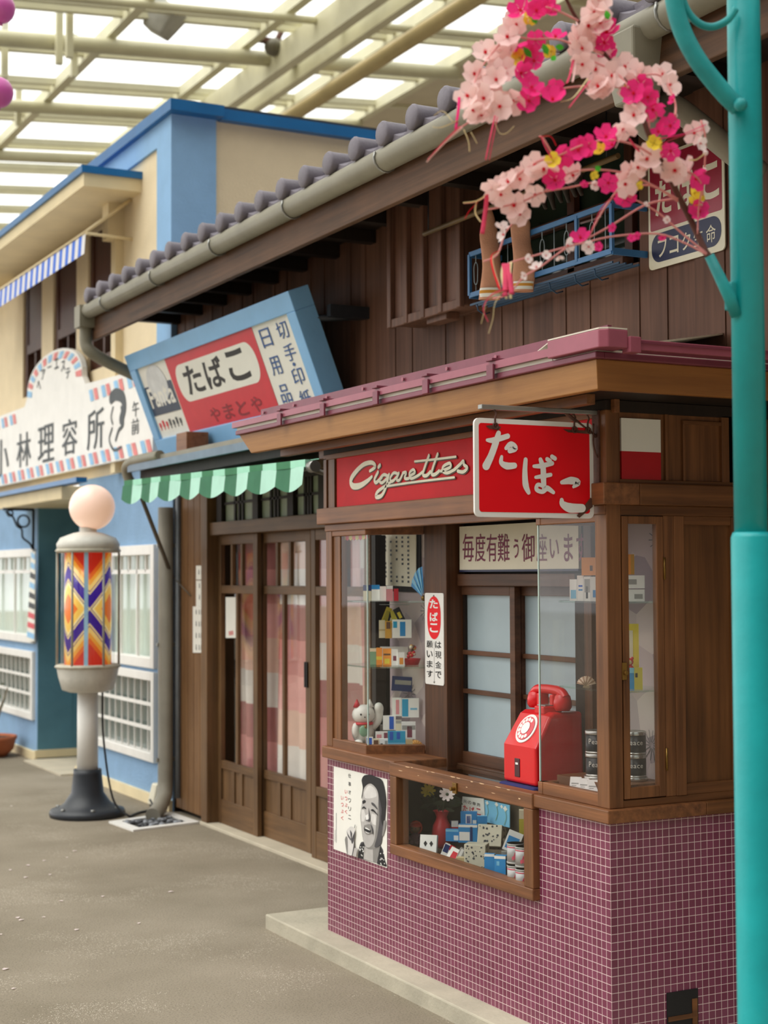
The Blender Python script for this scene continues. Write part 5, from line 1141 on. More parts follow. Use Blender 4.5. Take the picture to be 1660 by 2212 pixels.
def sock(px, pyt, pyb, label, toe, lean):
    top = FX(px, pyt, 3.36); bot = FX(px+lean, pyb, 3.36); Hh = top.z-bot.z
    t = thing('sock', label, 'sock', top, 'brown socks hung on the laundry pole'); m = MB()
    N = 14; rings = []; m.sm = True; SM = []
    for k in range(N+1):
        q = k/N; c = top.lerp(bot, q); w = .006+.036*min(1, (q/toe)**.8) if q < toe else .042-.004*math.sin((q-toe)*6)
        c = c+Vector((0, .010*math.sin(q*7), 0)); d = .016*min(1, q/toe+.25)+.003*math.sin(q*14)
        SR_ = Vector((.885, -.465, 0)); SF_ = Vector((.465, .885, 0))
        rings.append([m.v(c+SF_*d*math.sin(a)+SR_*w*math.cos(a)+Vector((0, 0, .004*math.sin(3*a+k)))) for a in [j*2*math.pi/16 for j in range(16)]])
    for k in range(N):
        m.mi = 0
        for j in range(16): m.f((rings[k][j], rings[k][(j+1) % 16], rings[k+1][(j+1) % 16], rings[k+1][j]))
    m.f(rings[0]); m.ob('sock_leg', plain('sock_brown', '#d39a7c', .95, .1, 14, .3, bs=200), t)
    cuff = MB(); cuff.sm = True; cols = [WHITEP, plain('sock_ochre', '#d9983c', .9), MT['sock_brown']]; prev = None; hcf = .10
    z0_ = bot.z+hcf*Hh/.4*.4
    for i, (q, mi) in enumerate(((.885, 0), (.91, 0), (.91, 1), (.945, 1), (.945, 0), (.985, 0), (.985, 2), (1.01, 2))):
        c = top.lerp(bot, q)+Vector((0, .010*math.sin(q*7), 0)); rg = [cuff.v(c+SF_*.020*math.sin(a)+SR_*.0445*math.cos(a)) for a in [j*2*math.pi/16 for j in range(16)]]
        if prev and i % 2: 
            cuff.mi = mi
            for j in range(16): cuff.f((prev[j], prev[(j+1) % 16], rg[(j+1) % 16], rg[j]))
        prev = rg
    cuff.ob('striped_cuff', cols, t)
sock(1060, 452, 645, 'brown sock with a striped cuff hanging toe up, with a pointed folded toe', .30, 0)
sock(1127, 462, 628, 'brown sock with a striped cuff hanging below pink blossoms, the wider one of the pair', .10, 4)
# ================================================================== RED TELEPHONE ON ITS CUSHION
py0, py1 = 4.385, 4.592; pzb = .838
t = thing('cushion', 'thin navy blue cushion under the red telephone', 'cushion', (2.95, 4.49, .815))
m = MB(); m.box(2.855, 3.06, py0-.012, py1+.005, .8145, .837); m.ob('cushion_pad', plain('navy_cloth', '#2a2a5e', .9, .1, 20), t, .010, 3)
t = thing('telephone', 'red public rotary telephone standing on the kiosk counter', 'telephone', (2.96, 4.49, pzb))
fx = 2.872; pf = [(fx, 0), (fx, .128), (fx+.062, .232), (fx+.082, .243), (fx+.20, .243), (fx+.20, 0)]
m = MB(); yc_ = (py0+py1)/2
pa = [(x, py0+.004*(z > .2)+.006*(z > .2), pzb+z) for x, z in pf]; pb_ = [(x, py1-.010*(z > .2), pzb+z) for x, z in pf]
m.hexa(pa, pb_); m.ob('body', PHR, t, .012, 4)
sl_ = (Vector((fx+.062, 0, .232))-Vector((fx, 0, .128))); slv = sl_.normalized(); dN = Vector((-slv.z, 0, slv.x))
dpl = Plane(Vector((fx, yc_, pzb+.128))+sl_*.54, (0, -1, 0), slv)
def disc(mb, r, n0, n1, k=32, cu=0, cv=0): mb.prism([dpl(cu+r*math.cos(j*2*math.pi/k), cv+r*math.sin(j*2*math.pi/k), n0) for j in range(k)], dpl.N*(n1-n0))
m = MB(); disc(m, .054, -.004, .0035); m.ob('dial_plate', WHITE, t, .001)
m = MB(); disc(m, .044, .0035, .0060); m.ob('finger_wheel', plain('wheel_pink', '#d8505a', .3), t, .001)
m = MB()
for k in range(10): a_ = math.radians(62+27*k); disc(m, .0072, .0060, .0066, 14, .0335*math.cos(a_), .0335*math.sin(a_))
m.ob('finger_holes', WHITE, t)
m = MB(); disc(m, .0225, .0060, .0085); m.ob('dial_centre', WHITE, t, .001)
m = MB(); m.box(fx-.0025, fx+.004, yc_-.006, yc_+.026, pzb+.022, pzb+.085).ob('coin_return', plain('slot_dark', '#4a2328', .4), t, .002)
m = MB(); m.box(fx-.0035, fx, yc_+.002, yc_+.018, pzb+.064, pzb+.071).ob('slot_plate', WHITE, t)
m = MB(); m.box(fx+.066, fx+.12, yc_-.055, yc_+.005, pzb+.235, pzb+.262).ob('coin_block', PHR, t, .005, 3)
MB().box(fx+.075, fx+.115, yc_-.05, yc_, pzb+.2615, pzb+.266).ob('coin_plate', STEEL, t, .001)
hx_ = fx+.125; hz_ = pzb+.262
hs = MB(); hs.tube(smooth([(hx_, yc_+.10, hz_+.028), (hx_, yc_+.075, hz_+.048), (hx_, yc_+.03, hz_+.053), (hx_, yc_-.03, hz_+.053), (hx_, yc_-.075, hz_+.048), (hx_, yc_-.10, hz_+.028)]), .0165, 14)
for sgn in (1, -1): hs.lathe([(.001, -.026), (.024, -.026), (.031, -.014), (.031, .004), (.026, .024), (.012, .036), (.001, .038)], (hx_, yc_+sgn*.082, hz_+.012), 22)
hs.ob('handset', PHR, t)
m = MB(); m.box(hx_-.02, hx_+.02, yc_+.03, yc_+.05, pzb+.24, hz_+.038).box(hx_-.02, hx_+.02, yc_-.05, yc_-.03, pzb+.24, hz_+.038).ob('cradle', PHR, t, .004)
# ================================================================== TEAL POST WITH CHERRY BLOSSOM
PZ = 3.55
pc0 = FD(1623, 1150, PZ); px_, py_ = pc0.x, pc0.y
zj = FD(1623, 1150, PZ).z
t = thing('street_post', 'teal painted metal street post with a curved scroll bracket in front of the kiosk', 'post', (px_, py_, 0))
MB().lathe([(.12, 0), (.12, .03), (.062, .04), (.0455, .12), (.0455, zj-.012), (.041, zj)], (px_, py_, 0), 32).ob('lower_sleeve', TEAL, t)
MB().lathe([(.0375, zj-.05), (.038, zj+1.0), (.0375, 3.6)], (px_, py_, 0), 32).ob('upper_pole', TEAL, t)
arm = smooth([FD(1596, 232, PZ), FD(1560, 196, PZ-.01), FD(1508, 130, PZ-.02), FD(1472, 60, PZ-.02), FD(1456, -10, PZ-.02), FD(1452, -120, PZ-.02), FD(1480, -240, PZ-.02), FD(1600, -330, PZ)])
MB().tube(arm, .021, 14).ob('scroll_arm', TEALD, t)
m = MB(); m.tube(smooth([FD(1590, 20, PZ), FD(1572, 44, PZ), FD(1540, 58, PZ), FD(1510, 50, PZ), FD(1485, 22, PZ), FD(1472, -20, PZ), FD(1480, -60, PZ), FD(1530, -90, PZ), FD(1590, -90, PZ)]), .0085, 10); m.ob('scroll_ring', TEALD, t)
c = FD(1601, 226, PZ-.03); MB().ball(c, .016, 10).ob('bolt', TEALD, t)
c = FD(1592, 640, PZ); MB().hexa([c+Vector((-.012, .0, -.03)), c+Vector((.03, -.0, -.03)), c+Vector((.03, .03, -.03)), c+Vector((-.012, .03, -.03))], [c+Vector((-.012, .0, .035)), c+Vector((.03, -.0, .035)), c+Vector((.03, .03, .035)), c+Vector((-.012, .03, .035))]).ob('branch_clamp', TEALD, t, .004)
MB().tube([FD(1592, 682, PZ), FD(1576, 640, PZ-.01), FD(1533, 552, PZ-.02)], [.014, .0145, .0115], 12).ob('branch_stub', TEALD, t)
ch_ = thing('cherry_branch', 'artificial cherry branch with pale and hot pink blossoms fixed to the teal post', 'branch', FD(1533, 552, PZ-.02))
rnd = random.Random(11)
def bz_(x, y): return PZ-.03-.10*math.sin((1530-x)/520*2.2)+.05*math.sin(y/60.)
def B4(x, y, dz=0): return FD(830+x/2, y/2, bz_(830+x/2, y/2)+dz)
def pipe(nm, pts, r, mt, dz=0):
    p = smooth([B4(x, y, dz) for x, y in pts], 4); n = len(p); r = r if isinstance(r, list) else [r, r*.7]
    MB().tube(p, [r[0]+(r[1]-r[0])*i/(n-1) for i in range(n)], 7).ob(nm, mt, ch_)
pipe('branch', [(1410, 1105), (1390, 1090), (1330, 960), (1270, 840), (1240, 780), (1190, 680), (1140, 570), (1110, 480), (1060, 380), (960, 240), (840, 90), (790, 0), (760, -60)], [.0085, .0035], BRNB)
for p in ([(1395, 1100), (1300, 1050), (1180, 1010), (1000, 1020), (880, 1045), (740, 1080), (560, 1130), (520, 1150)], [(1395, 1095), (1290, 1010), (1200, 930), (1130, 885), (1060, 850), (1010, 820)], [(1250, 860), (1130, 885), (990, 970), (880, 1030), (790, 1070), (680, 1150), (600, 1200), (540, 1270), (470, 1290)],
  [(1270, 860), (1120, 780), (1000, 740), (860, 735), (780, 760), (690, 830)], [(1270, 870), (1150, 800), (1010, 820), (920, 790), (800, 810), (690, 830), (600, 870), (480, 900), (440, 905)], [(1190, 690), (1080, 625), (960, 605), (850, 630), (760, 670), (660, 700), (560, 770), (470, 830), (400, 870), (345, 877)], [(1250, 790), (1300, 740), (1370, 790), (1360, 900), (1355, 1010)],
  [(1370, 520), (1390, 600), (1385, 740), (1375, 880)], [(1010, 820), (940, 920), (885, 1025)], [(1140, 580), (1140, 500), (1060, 390), (900, 372), (760, 385), (600, 430), (480, 470), (320, 560), (190, 690)], [(1060, 380), (1000, 310), (880, 250), (850, 180)], [(950, 230), (840, 200), (750, 170), (640, 170), (540, 160), (460, 240), (400, 330), (380, 430)],
  [(1260, 500), (1255, 430), (1200, 330), (1110, 330), (1050, 380)], [(1160, 620), (1130, 540), (1180, 500), (1130, 400)], [(740, 690), (690, 600), (670, 590)], [(840, 90), (760, 50), (700, 30)], [(520, 1010), (490, 1100), (430, 1130)], [(590, 920), (520, 1010)]):
    pipe('twig', p, .0026, TWIG, rnd.uniform(-.04, .02))
# petals
def flower(name, pm_, cm, n=5, cup=.35, notch=True):
    m = MB(); m.mi = 0; m.sm = True
    for k in range(n):
        a0 = 2*math.pi*k/n; half = math.pi/n*1.02; ctr = m.v((0, 0, 0)); rows = []
        for i, rr in enumerate((.4, .75, 1.0)):
            row = []
            for j in range(-2, 3):
                a = a0+half*(j/2)*(.62+.38*math.sin(rr*2.2)); r = rr*(1-.14*abs(j)/2*(rr > .9))*(1-(.10 if (rr > .9 and j == 0 and notch) else 0)-(.18 if rr > .9 and abs(j) == 2 else 0))
                row.append(m.v((r*math.cos(a), r*math.sin(a), cup*r*r*.8+.05*math.cos(j*1.6)*r+.02*((k*3) % 5)*r)))
            rows.append(row)
        for j in range(4): m.f((ctr, rows[0][j], rows[0][j+1]))
        for A, B in zip(rows, rows[1:]):
            for j in range(4): m.f((A[j], B[j], B[j+1], A[j+1]))
    m.mi = 1; m.ball((0, 0, .10), .12, 8, (1, 1, .9))
    for k in range(5): a = k*1.257+.5; m.tube([(0, 0, .1), (.13*math.cos(a), .13*math.sin(a), .3)], .02, 4)
    return m.mesh(name, [pm_, cm])
FM = {'p': flower('blossom', P_PALE, P_RED), 'h': flower('blossom', P_HOT, P_RED, cup=.5), 'y': flower('blossom', P_YEL, plain('stamen_green', '#c9b52e', .6), n=4, cup=.7), 'w': flower('blossom', P_WHT, P_RED, n=4, cup=.6)}
FM2 = {'p': flower('blossom', P_PALE, P_RED, cup=.75), 'h': flower('blossom', P_HOT, P_RED, cup=.9)}
def bloom(x, y, kind, r, dz=0):
    p = B4(x, y, dz+rnd.uniform(-.035, .012)); me = FM[kind] if kind not in FM2 or rnd.random() < .7 else FM2[kind]
    o = bpy.data.objects.new('blossom', me); C.objects.link(o); o.parent = ch_; o.matrix_parent_inverse = Matrix.Translation(-Vector(ch_['at']))
    d = (Vector((-.55, -.75, .0)).normalized()+Vector((rnd.uniform(-.75, .75), rnd.uniform(-.75, .75), rnd.uniform(-.75, .6)))).normalized()
    o.matrix_basis = Matrix.Translation(p) @ d.to_track_quat('Z', 'Y').to_matrix().to_4x4() @ Matrix.Rotation(rnd.random()*6.28, 4, 'Z') @ Matrix.Scale(r*rnd.uniform(.88, 1.12), 4)
Z1 = lambda L: [(2*(960+a/4.611-830), 2*b/4.611) for a, b in L]
pale = Z1([(720, 250), (630, 375), (410, 530), (575, 560), (440, 760), (300, 740), (280, 1090), (400, 980), (560, 1060), (440, 900), (520, 800), (600, 700), (690, 1000), (380, 1150), (640, 470), (540, 640), (240, 960), (1380, 640), (1540, 870), (1510, 700), (1380, 480), (1340, 400), (1430, 250), (1500, 130), (1530, 40), (1560, 460), (1420, 360), (1640, 850), (1560, 230)])
pale += [(1040, 290), (1110, 330), (1205, 325), (1232, 370), (930, 375), (985, 330), (1060, 370), (1080, 500), (1035, 555), (1260, 735), (1225, 705), (1310, 740), (1095, 720), (1135, 690), (1040, 795), (745, 755), (650, 715), (690, 725), (590, 775), (625, 750), (540, 790), (505, 840), (480, 815), (655, 840), (590, 925), (565, 890), (820, 760), (1060, 755), (1345, 575)]
hot = Z1([(980, 60), (1050, 90), (920, 110), (770, 430), (900, 610), (760, 730), (870, 880), (850, 1010), (1080, 1000), (1100, 880), (1600, 430), (1640, 520), (1110, 380), (910, 400), (1620, 330), (770, 110)])
hot += [(1080, 405), (1110, 370), (1140, 420), (1160, 470), (960, 595), (990, 630), (840, 650), (880, 630), (765, 670), (1240, 545), (1190, 572), (1240, 650), (970, 790), (1345, 772), (1040, 860), (850, 1030), (740, 780), (1365, 915)]
yel = Z1([(850, 170), (760, 580), (1070, 510)])+[(1050, 390), (1165, 620), (1185, 660), (730, 695), (935, 648), (1340, 835), (1352, 865)]
for k, L, r in (('p', pale, .0325), ('h', hot, .028), ('y', yel, .019)):
    for x, y in L: bloom(x, y, k, r)
sb = {k: MB() for k in 'phyw'}
def small(x, y, k, r, dz):
    src = FM[k]; p = B4(x, y, dz+rnd.uniform(-.03, .02)); d = (Vector((-.55, -.75, 0)).normalized()+Vector((rnd.uniform(-.9, .9), rnd.uniform(-.9, .9), rnd.uniform(-.8, .6)))).normalized()
    M_ = Matrix.Translation(p) @ d.to_track_quat('Z', 'Y').to_matrix().to_4x4() @ Matrix.Rotation(rnd.random()*6.28, 4, 'Z') @ Matrix.Scale(r, 4); q = sb[k]; b0 = len(q.V)
    q.V += [M_ @ v.co for v in src.vertices]
    for f in src.polygons: q.mi = f.material_index; q.sm = True; q.f([b0+i for i in f.vertices])
for x, y, k, r in ((520, 1015, 'w', .02), (510, 985, 'w', .018), (660, 1157, 'w', .017), (790, 1060, 'w', .02), (885, 1065, 'w', .018), (1375, 550, 'w', .018), (1365, 620, 'w', .018), (905, 755, 'y', .012), (1097, 800, 'y', .012), (990, 985, 'h', .012), (1070, 1030, 'h', .011), (1090, 1018, 'h', .011), (1205, 1030, 'h', .011), (1250, 432, 'h', .014), (865, 800, 'h', .011), (930, 1065, 'h', .012), (910, 800, 'w', .013), (620, 1120, 'w', .012), (700, 1105, 'w', .012), (757, 1108, 'w', .012), (1225, 950, 'w', .010), (1130, 885, 'w', .008), (610, 1190, 'w', .011), (1180, 430, 'w', .011)): small(x, y, k, r, -.02)
for x, y in pale[:29]: small(x+rnd.uniform(-26, 26), y+rnd.uniform(-26, 26), 'p', .028, .03)
for x, y in pale[29:52]: small(x+rnd.uniform(-20, 20), y+rnd.uniform(-18, 18), 'p', .022, .02)
for k, nm in (('p', 'loose_pale_petals'), ('h', 'loose_hot_petals'), ('y', 'loose_yellow_petals'), ('w', 'loose_white_petals')):
    o = bpy.data.objects.new(nm, sb[k].mesh(nm, list(FM[k].materials))); C.objects.link(o); attach(o, ch_); o['kind'] = 'stuff'
m = MB()
for x, y in Z1([(900, 190), (830, 520), (1010, 490), (1150, 470), (1090, 580)])+[(925, 728), (965, 65)]:
    c = B4(x, y, -.04); a = Vector((rnd.uniform(-1, 1), rnd.uniform(-1, 1), rnd.uniform(-.6, 1))).normalized()*.016; s2 = a.cross(Vector((.5, .7, .2))).normalized()*.007
    LF = MB(); LF.poly([c-a, c-a*.3+s2, c+a*.4+s2*.8, c+a, c+a*.4-s2*.8, c-a*.3-s2]); LF.ob('leaf', P_GRN, ch_)
for x, y in ((1258, 500), (1385, 735), (1390, 660), (1372, 880)): MB().ball(B4(x, y, -.02), .006, 10).ob('bead', P_WHT, ch_)
RB = [([(480, 500), (460, 590), (440, 690)], P_ROSE, .007), ([(490, 505), (472, 600), (455, 690)], P_ROSE, .005), ([(480, 530), (500, 575), (530, 575), (562, 545)], P_CRM, .004), ([(345, 560), (365, 610), (370, 655)], P_CRM, .006), ([(375, 570), (392, 600), (402, 620)], P_CRM, .005), ([(330, 545), (270, 600), (190, 690)], P_ROSE, .006), ([(340, 550), (260, 620), (185, 700)], P_PALE, .007), ([(320, 520), (250, 550), (210, 548)], P_CRM, .004), ([(325, 420), (322, 470), (310, 560)], P_HOT, .006),
 ([(300, 530), (255, 480), (215, 500)], P_CRM, .004), ([(890, 350), (850, 400), (800, 465)], P_ROSE, .006), ([(880, 340), (820, 420), (765, 440)], P_CRM, .005), ([(820, 250), (805, 320), (790, 360)], P_ROSE, .006), ([(830, 240), (825, 300), (815, 355)], P_PALE, .005), ([(445, 840), (440, 900), (425, 1010)], P_ROSE, .010), ([(400, 870), (395, 920), (420, 960)], P_CRM, .004), ([(405, 875), (370, 910), (350, 945)], P_RED, .004),
 ([(445, 840), (400, 868), (342, 876)], P_CRM, .006), ([(495, 1085), (465, 1105), (470, 1160), (500, 1250)], P_RED, .006), ([(500, 1088), (470, 1110), (478, 1170), (505, 1250)], P_CRM, .004), ([(520, 1140), (525, 1200), (522, 1280)], P_ROSE, .012), ([(535, 1140), (545, 1200), (552, 1270)], P_ROSE, .012), ([(550, 1132), (545, 1190), (548, 1290)], P_CRM, .006), ([(515, 1140), (510, 1200), (530, 1290)], P_CRM, .006), ([(540, 1250), (470, 1270), (430, 1330), (450, 1390)], P_ROSE, .008), ([(520, 1255), (450, 1290), (435, 1340), (420, 1398)], P_CRM, .005), ([(515, 1260), (480, 1310), (470, 1380), (452, 1440)], P_CRM, .004), ([(670, 592), (720, 590), (745, 630)], P_RED, .004), ([(680, 590), (700, 640), (730, 690)], P_ROSE, .004), ([(1190, 600), (1290, 580), (1390, 538)], P_HOT, .006), ([(1200, 620), (1280, 590), (1380, 560)], P_ROSE, .005), ([(1385, 665), (1350, 690), (1320, 690)], P_CRM, .008), ([(1000, 840), (940, 900), (890, 1010)], P_ROSE, .005), ([(1040, 560), (1010, 620), (1000, 640)], P_PALE, .006), ([(1060, 600), (1090, 640), (1105, 655)], P_ROSE, .006), ([(850, 965), (900, 950), (940, 935)], P_WHT, .003)]
for p, mt, w_ in RB:
    q = smooth([B4(x, y, -.03) for x, y in p], 5); rb2 = MB(); rb2.tube(q, w_/2, 6, flat=.3); rb2.ob('ribbon', mt, ch_)
# ================================================================== THINGS IN THE SHOWCASES
def frame_at(p, yaw=0, tilt=0, roll=0):
    d = Vector((-p[0], -p[1], 0)).normalized(); r = Vector((0, 0, 1)).cross(d)
    M = Matrix(((r.x, -d.x, 0, p[0]), (r.y, -d.y, 0, p[1]), (0, 0, 1, p[2]), (0, 0, 0, 1)))
    return M @ Matrix.Rotation(math.radians(yaw), 4, 'Z') @ Matrix.Rotation(math.radians(roll), 4, 'Y') @ Matrix.Rotation(-math.radians(tilt), 4, 'X')
def pack(name, label, cat, px, py, x, z, wpx, hpx, d, base, decor=(), yaw=0, tilt=0, roll=0, group=None, side=None, py_is_z=False):
    p = FX(px, py, x); Z = (p-EYEP).length; w = wpx*Z/FPX; h = hpx*Z/FPX
    p.z = p.z if z is None else z
    M = frame_at(p, yaw, tilt, roll); mats = [K[base]]; m = MB(M)
    m.box(-w/2, w/2, 0, d, 0, h)
    for u0, v0, u1, v1, c in decor:
        if K[c] not in mats: mats.append(K[c])
        m.mi = mats.index(K[c]); m.poly([(-w/2+w*u0, -.0006, h*v0), (-w/2+w*u1, -.0006, h*v0), (-w/2+w*u1, -.0006, h*v1), (-w/2+w*u0, -.0006, h*v1)])
        if u0 == 0 and u1 == 1:
            m.poly([(w/2+.0006, 0, h*v0), (w/2+.0006, d, h*v0), (w/2+.0006, d, h*v1), (w/2+.0006, 0, h*v1)])
    o = m.ob(name, mats); return tag(o, label, cat, group)
LS = lambda X, Y: (680+X/3.95, 1100+Y/3.95)
def lp(label, X0, X1, Y0, Y1, x, z, base, decor=(), **kw):
    px, py = LS((X0+X1)/2, Y1); return pack(kw.pop('name', 'cigarette_pack'), label, kw.pop('cat', 'cigarette pack'), px, py, x, z, (X1-X0)/3.95, (Y1-Y0)/3.95, kw.pop('d', .02), base, decor, **kw)
G_L = 'small boxes in the left showcase'
zs1, zs2, zf_ = 1.4435, 1.1785, .8445
lp('cream box with a navy top, leftmost on the top glass shelf', 415, 486, 650, 782, 2.955, zs1, 'c', [(0, .62, 1, 1, 'n')], group=G_L)
lp('white box with a sky blue top, second from left on the top glass shelf', 487, 556, 648, 782, 2.965, zs1, 'w', [(0, .72, 1, 1, 'b')], group=G_L)
lp('plain white box left of the pink one on the top glass shelf', 557, 611, 660, 782, 2.985, zs1, 'w', group=G_L)
lp('pale pink and white box on the top glass shelf of the left showcase', 613, 668, 655, 782, 3.0, zs1, 'pk', [(0, .78, 1, 1, 'w')], group=G_L)
lp('deep red box at the right end of the top glass shelf', 676, 716, 680, 782, 3.02, zs1, 'r', group=G_L)
for (X0, X1, Y0, Y1, b, dc_, roll, lab) in ((560, 610, 830, 980, 'y', [(.2, .2, .8, .8, 'ol')], 22, 'yellow matchbook hanging at a slant, leftmost of the four below the top shelf'), (612, 668, 870, 1008, 'k', [(.3, .3, .7, .6, 'c')], 14, 'black matchbook with a pale mark, beside the leftmost yellow one'), (672, 728, 860, 1010, 'ol', [(.6, .1, .85, .9, 'y')], -10, 'yellow striped matchbook third in the hanging row of matchbooks'), (735, 792, 830, 985, 'k', [(.3, .4, .75, .75, 'y')], -26, 'black matchbook with a gold spot, rightmost of the hanging matchbooks')):
    px, py = LS((X0+X1)/2, Y1); pack('matchbook', lab, 'matchbook', px, py, 3.06+.02*(X0 > 700), None, (X1-X0)/3.95*1.05, (Y1-Y0)/3.95, .004, b, dc_, roll=roll, group='matchbooks hung under the top shelf')
m = MB(); p0, p1 = FX(820, 1306, 3.06), FX(885, 1306, 3.09); m.tube([p0, p1], .002, 6); o = m.ob('hanging_thread', STEEL); tag(o, 'thin thread that holds the four hanging matchbooks', 'thread')
lp('green canister at the left end of the middle glass shelf', 472, 526, 1222, 1360, 2.955, zs2, 'g', [(0, .8, 1, 1, 'c')], group=G_L)
lp('orange box with a red foot beside the green one on the middle shelf', 527, 578, 1215, 1360, 2.965, zs2, 'o', [(0, .3, 1, .5, 'y')], group=G_L)
lp('golden orange box with a dark band in the middle of the middle shelf', 583, 655, 1220, 1362, 2.98, zs2, 'o', [(.1, .6, .9, .7, 'br'), (.2, .1, .8, .4, 'y')], group=G_L)
lp('white box with a red rose mark on the middle glass shelf', 657, 712, 1225, 1362, 3.0, zs2, 'w', [(.25, .3, .75, .6, 'm')], group=G_L)
lp('peach and white box left of the red basket on the middle shelf', 714, 768, 1250, 1362, 3.02, zs2, 'w', [(.2, .1, .8, .6, 'o')], group=G_L)
lp('cream box stacked at the left of the upper row on the middle shelf', 550, 602, 1062, 1212, 3.03, 1.285, 'c', [(0, .4, 1, .5, 'tan')], group=G_L)
lp('ochre box with a darker flap in the upper row on the middle shelf', 603, 660, 1066, 1212, 3.035, 1.285, 'och', [(.2, .55, .8, .95, 'br')], group=G_L)
lp('large white box with a blue label and teal tick on the middle shelf', 664, 828, 1048, 1204, 3.065, 1.288, 'w', [(.4, .1, .68, .88, 'b'), (.05, .55, .25, .9, 't')], d=.03, group=G_L)
lp('white carton under the large white box, behind the row on the middle shelf', 560, 800, 1204, 1340, 3.085, zs2, 'w', d=.04, name='carton', cat='box')
px, py = LS(830, 1378); p = FX(px, py, 3.085); p.z = zs2
t = thing('red_basket', 'small red basket filled with reddish sweets at the right of the middle shelf', 'basket', p)
MB().lathe([(.028, 0), (.036, .022), (.038, .026), (.034, .026), (.03, .01)], p, 20).ob('basket', K['r'], t)
m = MB(); r2 = random.Random(4); mats = [K['br'], K['r'], K['och'], K['c']]
for k in range(22): a = r2.random()*6.28; r = .024*r2.random(); h_ = r2.random(); m.mi = k % 4; m.ball(p+Vector((r*(1-h_*.5)*math.cos(a), r*(1-h_*.5)*math.sin(a), .03+.05*h_)), .008, 8)
o = m.ob('sweets', mats, t); o['kind'] = 'stuff'
lp('navy and white box leaning below the middle shelf of the left showcase', 655, 828, 1432, 1555, 3.10, 1.062, 'n', [(.15, .45, .95, .75, 'gr')], d=.012, roll=4, group=G_L)
lp('large pinkish white box with a red stripe under the navy box', 662, 742, 1582, 1735, 3.06, .962, 'w', [(.4, .1, .75, .9, 'pk')], group=G_L)
lp('large white box with a sky blue band under the navy box', 745, 890, 1592, 1752, 3.09, .96, 'w', [(.02, .05, .38, .97, 't'), (.5, .4, .9, .5, 'lb')], group=G_L)
lp('white box with a bright blue band in the second row of the left showcase', 584, 692, 1728, 1848, 3.03, .905, 'w', [(.5, .05, .85, .95, 'bk')], group=G_L)
lp('cream box with a grey top in the second row of the left showcase', 693, 742, 1770, 1860, 3.045, .905, 'c', [(0, .7, 1, 1, 'gr')], group=G_L)
lp('mauve and white box in the second row of the left showcase', 742, 862, 1770, 1914, 3.065, .875, 'w', [(.05, .55, .98, .8, 'gr'), (.4, .1, .75, .75, 'm')], group=G_L)
lp('pinkish white box with a red word under the white and blue box', 520, 622, 1838, 1912, 2.985, .865, 'w', [(.1, .3, .5, .7, 'pk'), (.7, .1, .98, .9, 'm')], group=G_L)
lp('small blue and white box beside the cat figurine at the showcase bottom', 440, 498, 1915, 1990, 2.93, zf_, 'w', [(.1, .02, .85, .95, 'bk')], group=G_L)
lp('cream box with a brown cup mark in the front row at the bottom', 500, 552, 1925, 1992, 2.943, zf_, 'c', [(.1, .3, .85, .85, 'br')], group=G_L)
lp('white box with black spots in the front row at the bottom', 555, 634, 1918, 1994, 2.955, zf_, 'w', [(.1, .1, .35, .5, 'k'), (.55, .3, .85, .8, 'gr')], group=G_L)
lp('turquoise box with darker blue drips in the front row at the bottom', 627, 775, 1850, 1996, 2.985, zf_, 't', [(.1, .5, .3, .98, 'bk'), (.5, .55, .7, .95, 'bk'), (0, .0, 1, .35, 'lb')], group=G_L)
lp('tan box right of the turquoise box in the front row', 778, 836, 1915, 1998, 3.01, zf_, 'tan', group=G_L)
lp('long pale box under the second row in the left showcase', 560, 880, 1840, 1990, 3.095, zf_, 'gr', d=.03, name='carton', cat='box')
# lucky cat figurine
px, py = LS(440, 1985); p = FX(px, py, 2.935); p.z = zf_; p.y += .02
t = thing('cat_figurine', 'white beckoning cat figurine with a red ear and green bib in the left showcase', 'figurine', p)
M = frame_at(p, 8); CW = plain('cat_white', '#efece4', .35, .03)
m = MB(M); m.ball((0, .03, .055), .05, 20, (.95, .8, 1.15)); m.ball((0, .012, .125), .046, 20, (1.05, .85, .9)); m.ball((-.025, -.015, .012), .018, 12, (1, 1.4, .7)); m.ball((.025, -.015, .012), .018, 12, (1, 1.4, .7)); m.ball((-.035, 0, .062), .016, 10, (1, 1, 2)); m.ob('body', CW, t)
m = MB(M); m.tube(smooth([(.04, .03, .07), (.062, .02, .1), (.066, .012, .14), (.06, .005, .172)]), [.017]*12+[.018, .019, .019, .018, .016, .012, .006], 10); m.ob('raised_paw', CW, t)
for sx_ in (-1, 1):
    m = MB(M); m.lathe([(.017, 0), (.009, .018), (.001, .034)], (sx_*.027, .012, .155), 10); m.ob('ear', CW if sx_ > 0 else K['r'], t)
m = MB(M); m.tube([(.036*math.cos(a*.42), .012+.032*math.sin(a*.42), .088) for a in range(15)], .006, 8, closed=True); m.ob('collar', K['r'], t)
m = MB(M); m.ball((-.004, -.028, .06), .02, 12, (1, .3, 1.2)); m.ob('bib', K['g'], t)
m = MB(M)
for sx_ in (-1, 1): m.ball((sx_*.016, -.0265, .128), .0038, 8, (1, .5, 1.2))
m.ball((0, -.03, .117), .003, 8); m.ob('eyes_and_nose', BLK, t)
m = MB(M); m.ball((.004, -.03, .078), .008, 10); m.ob('bell', BRASS, t)
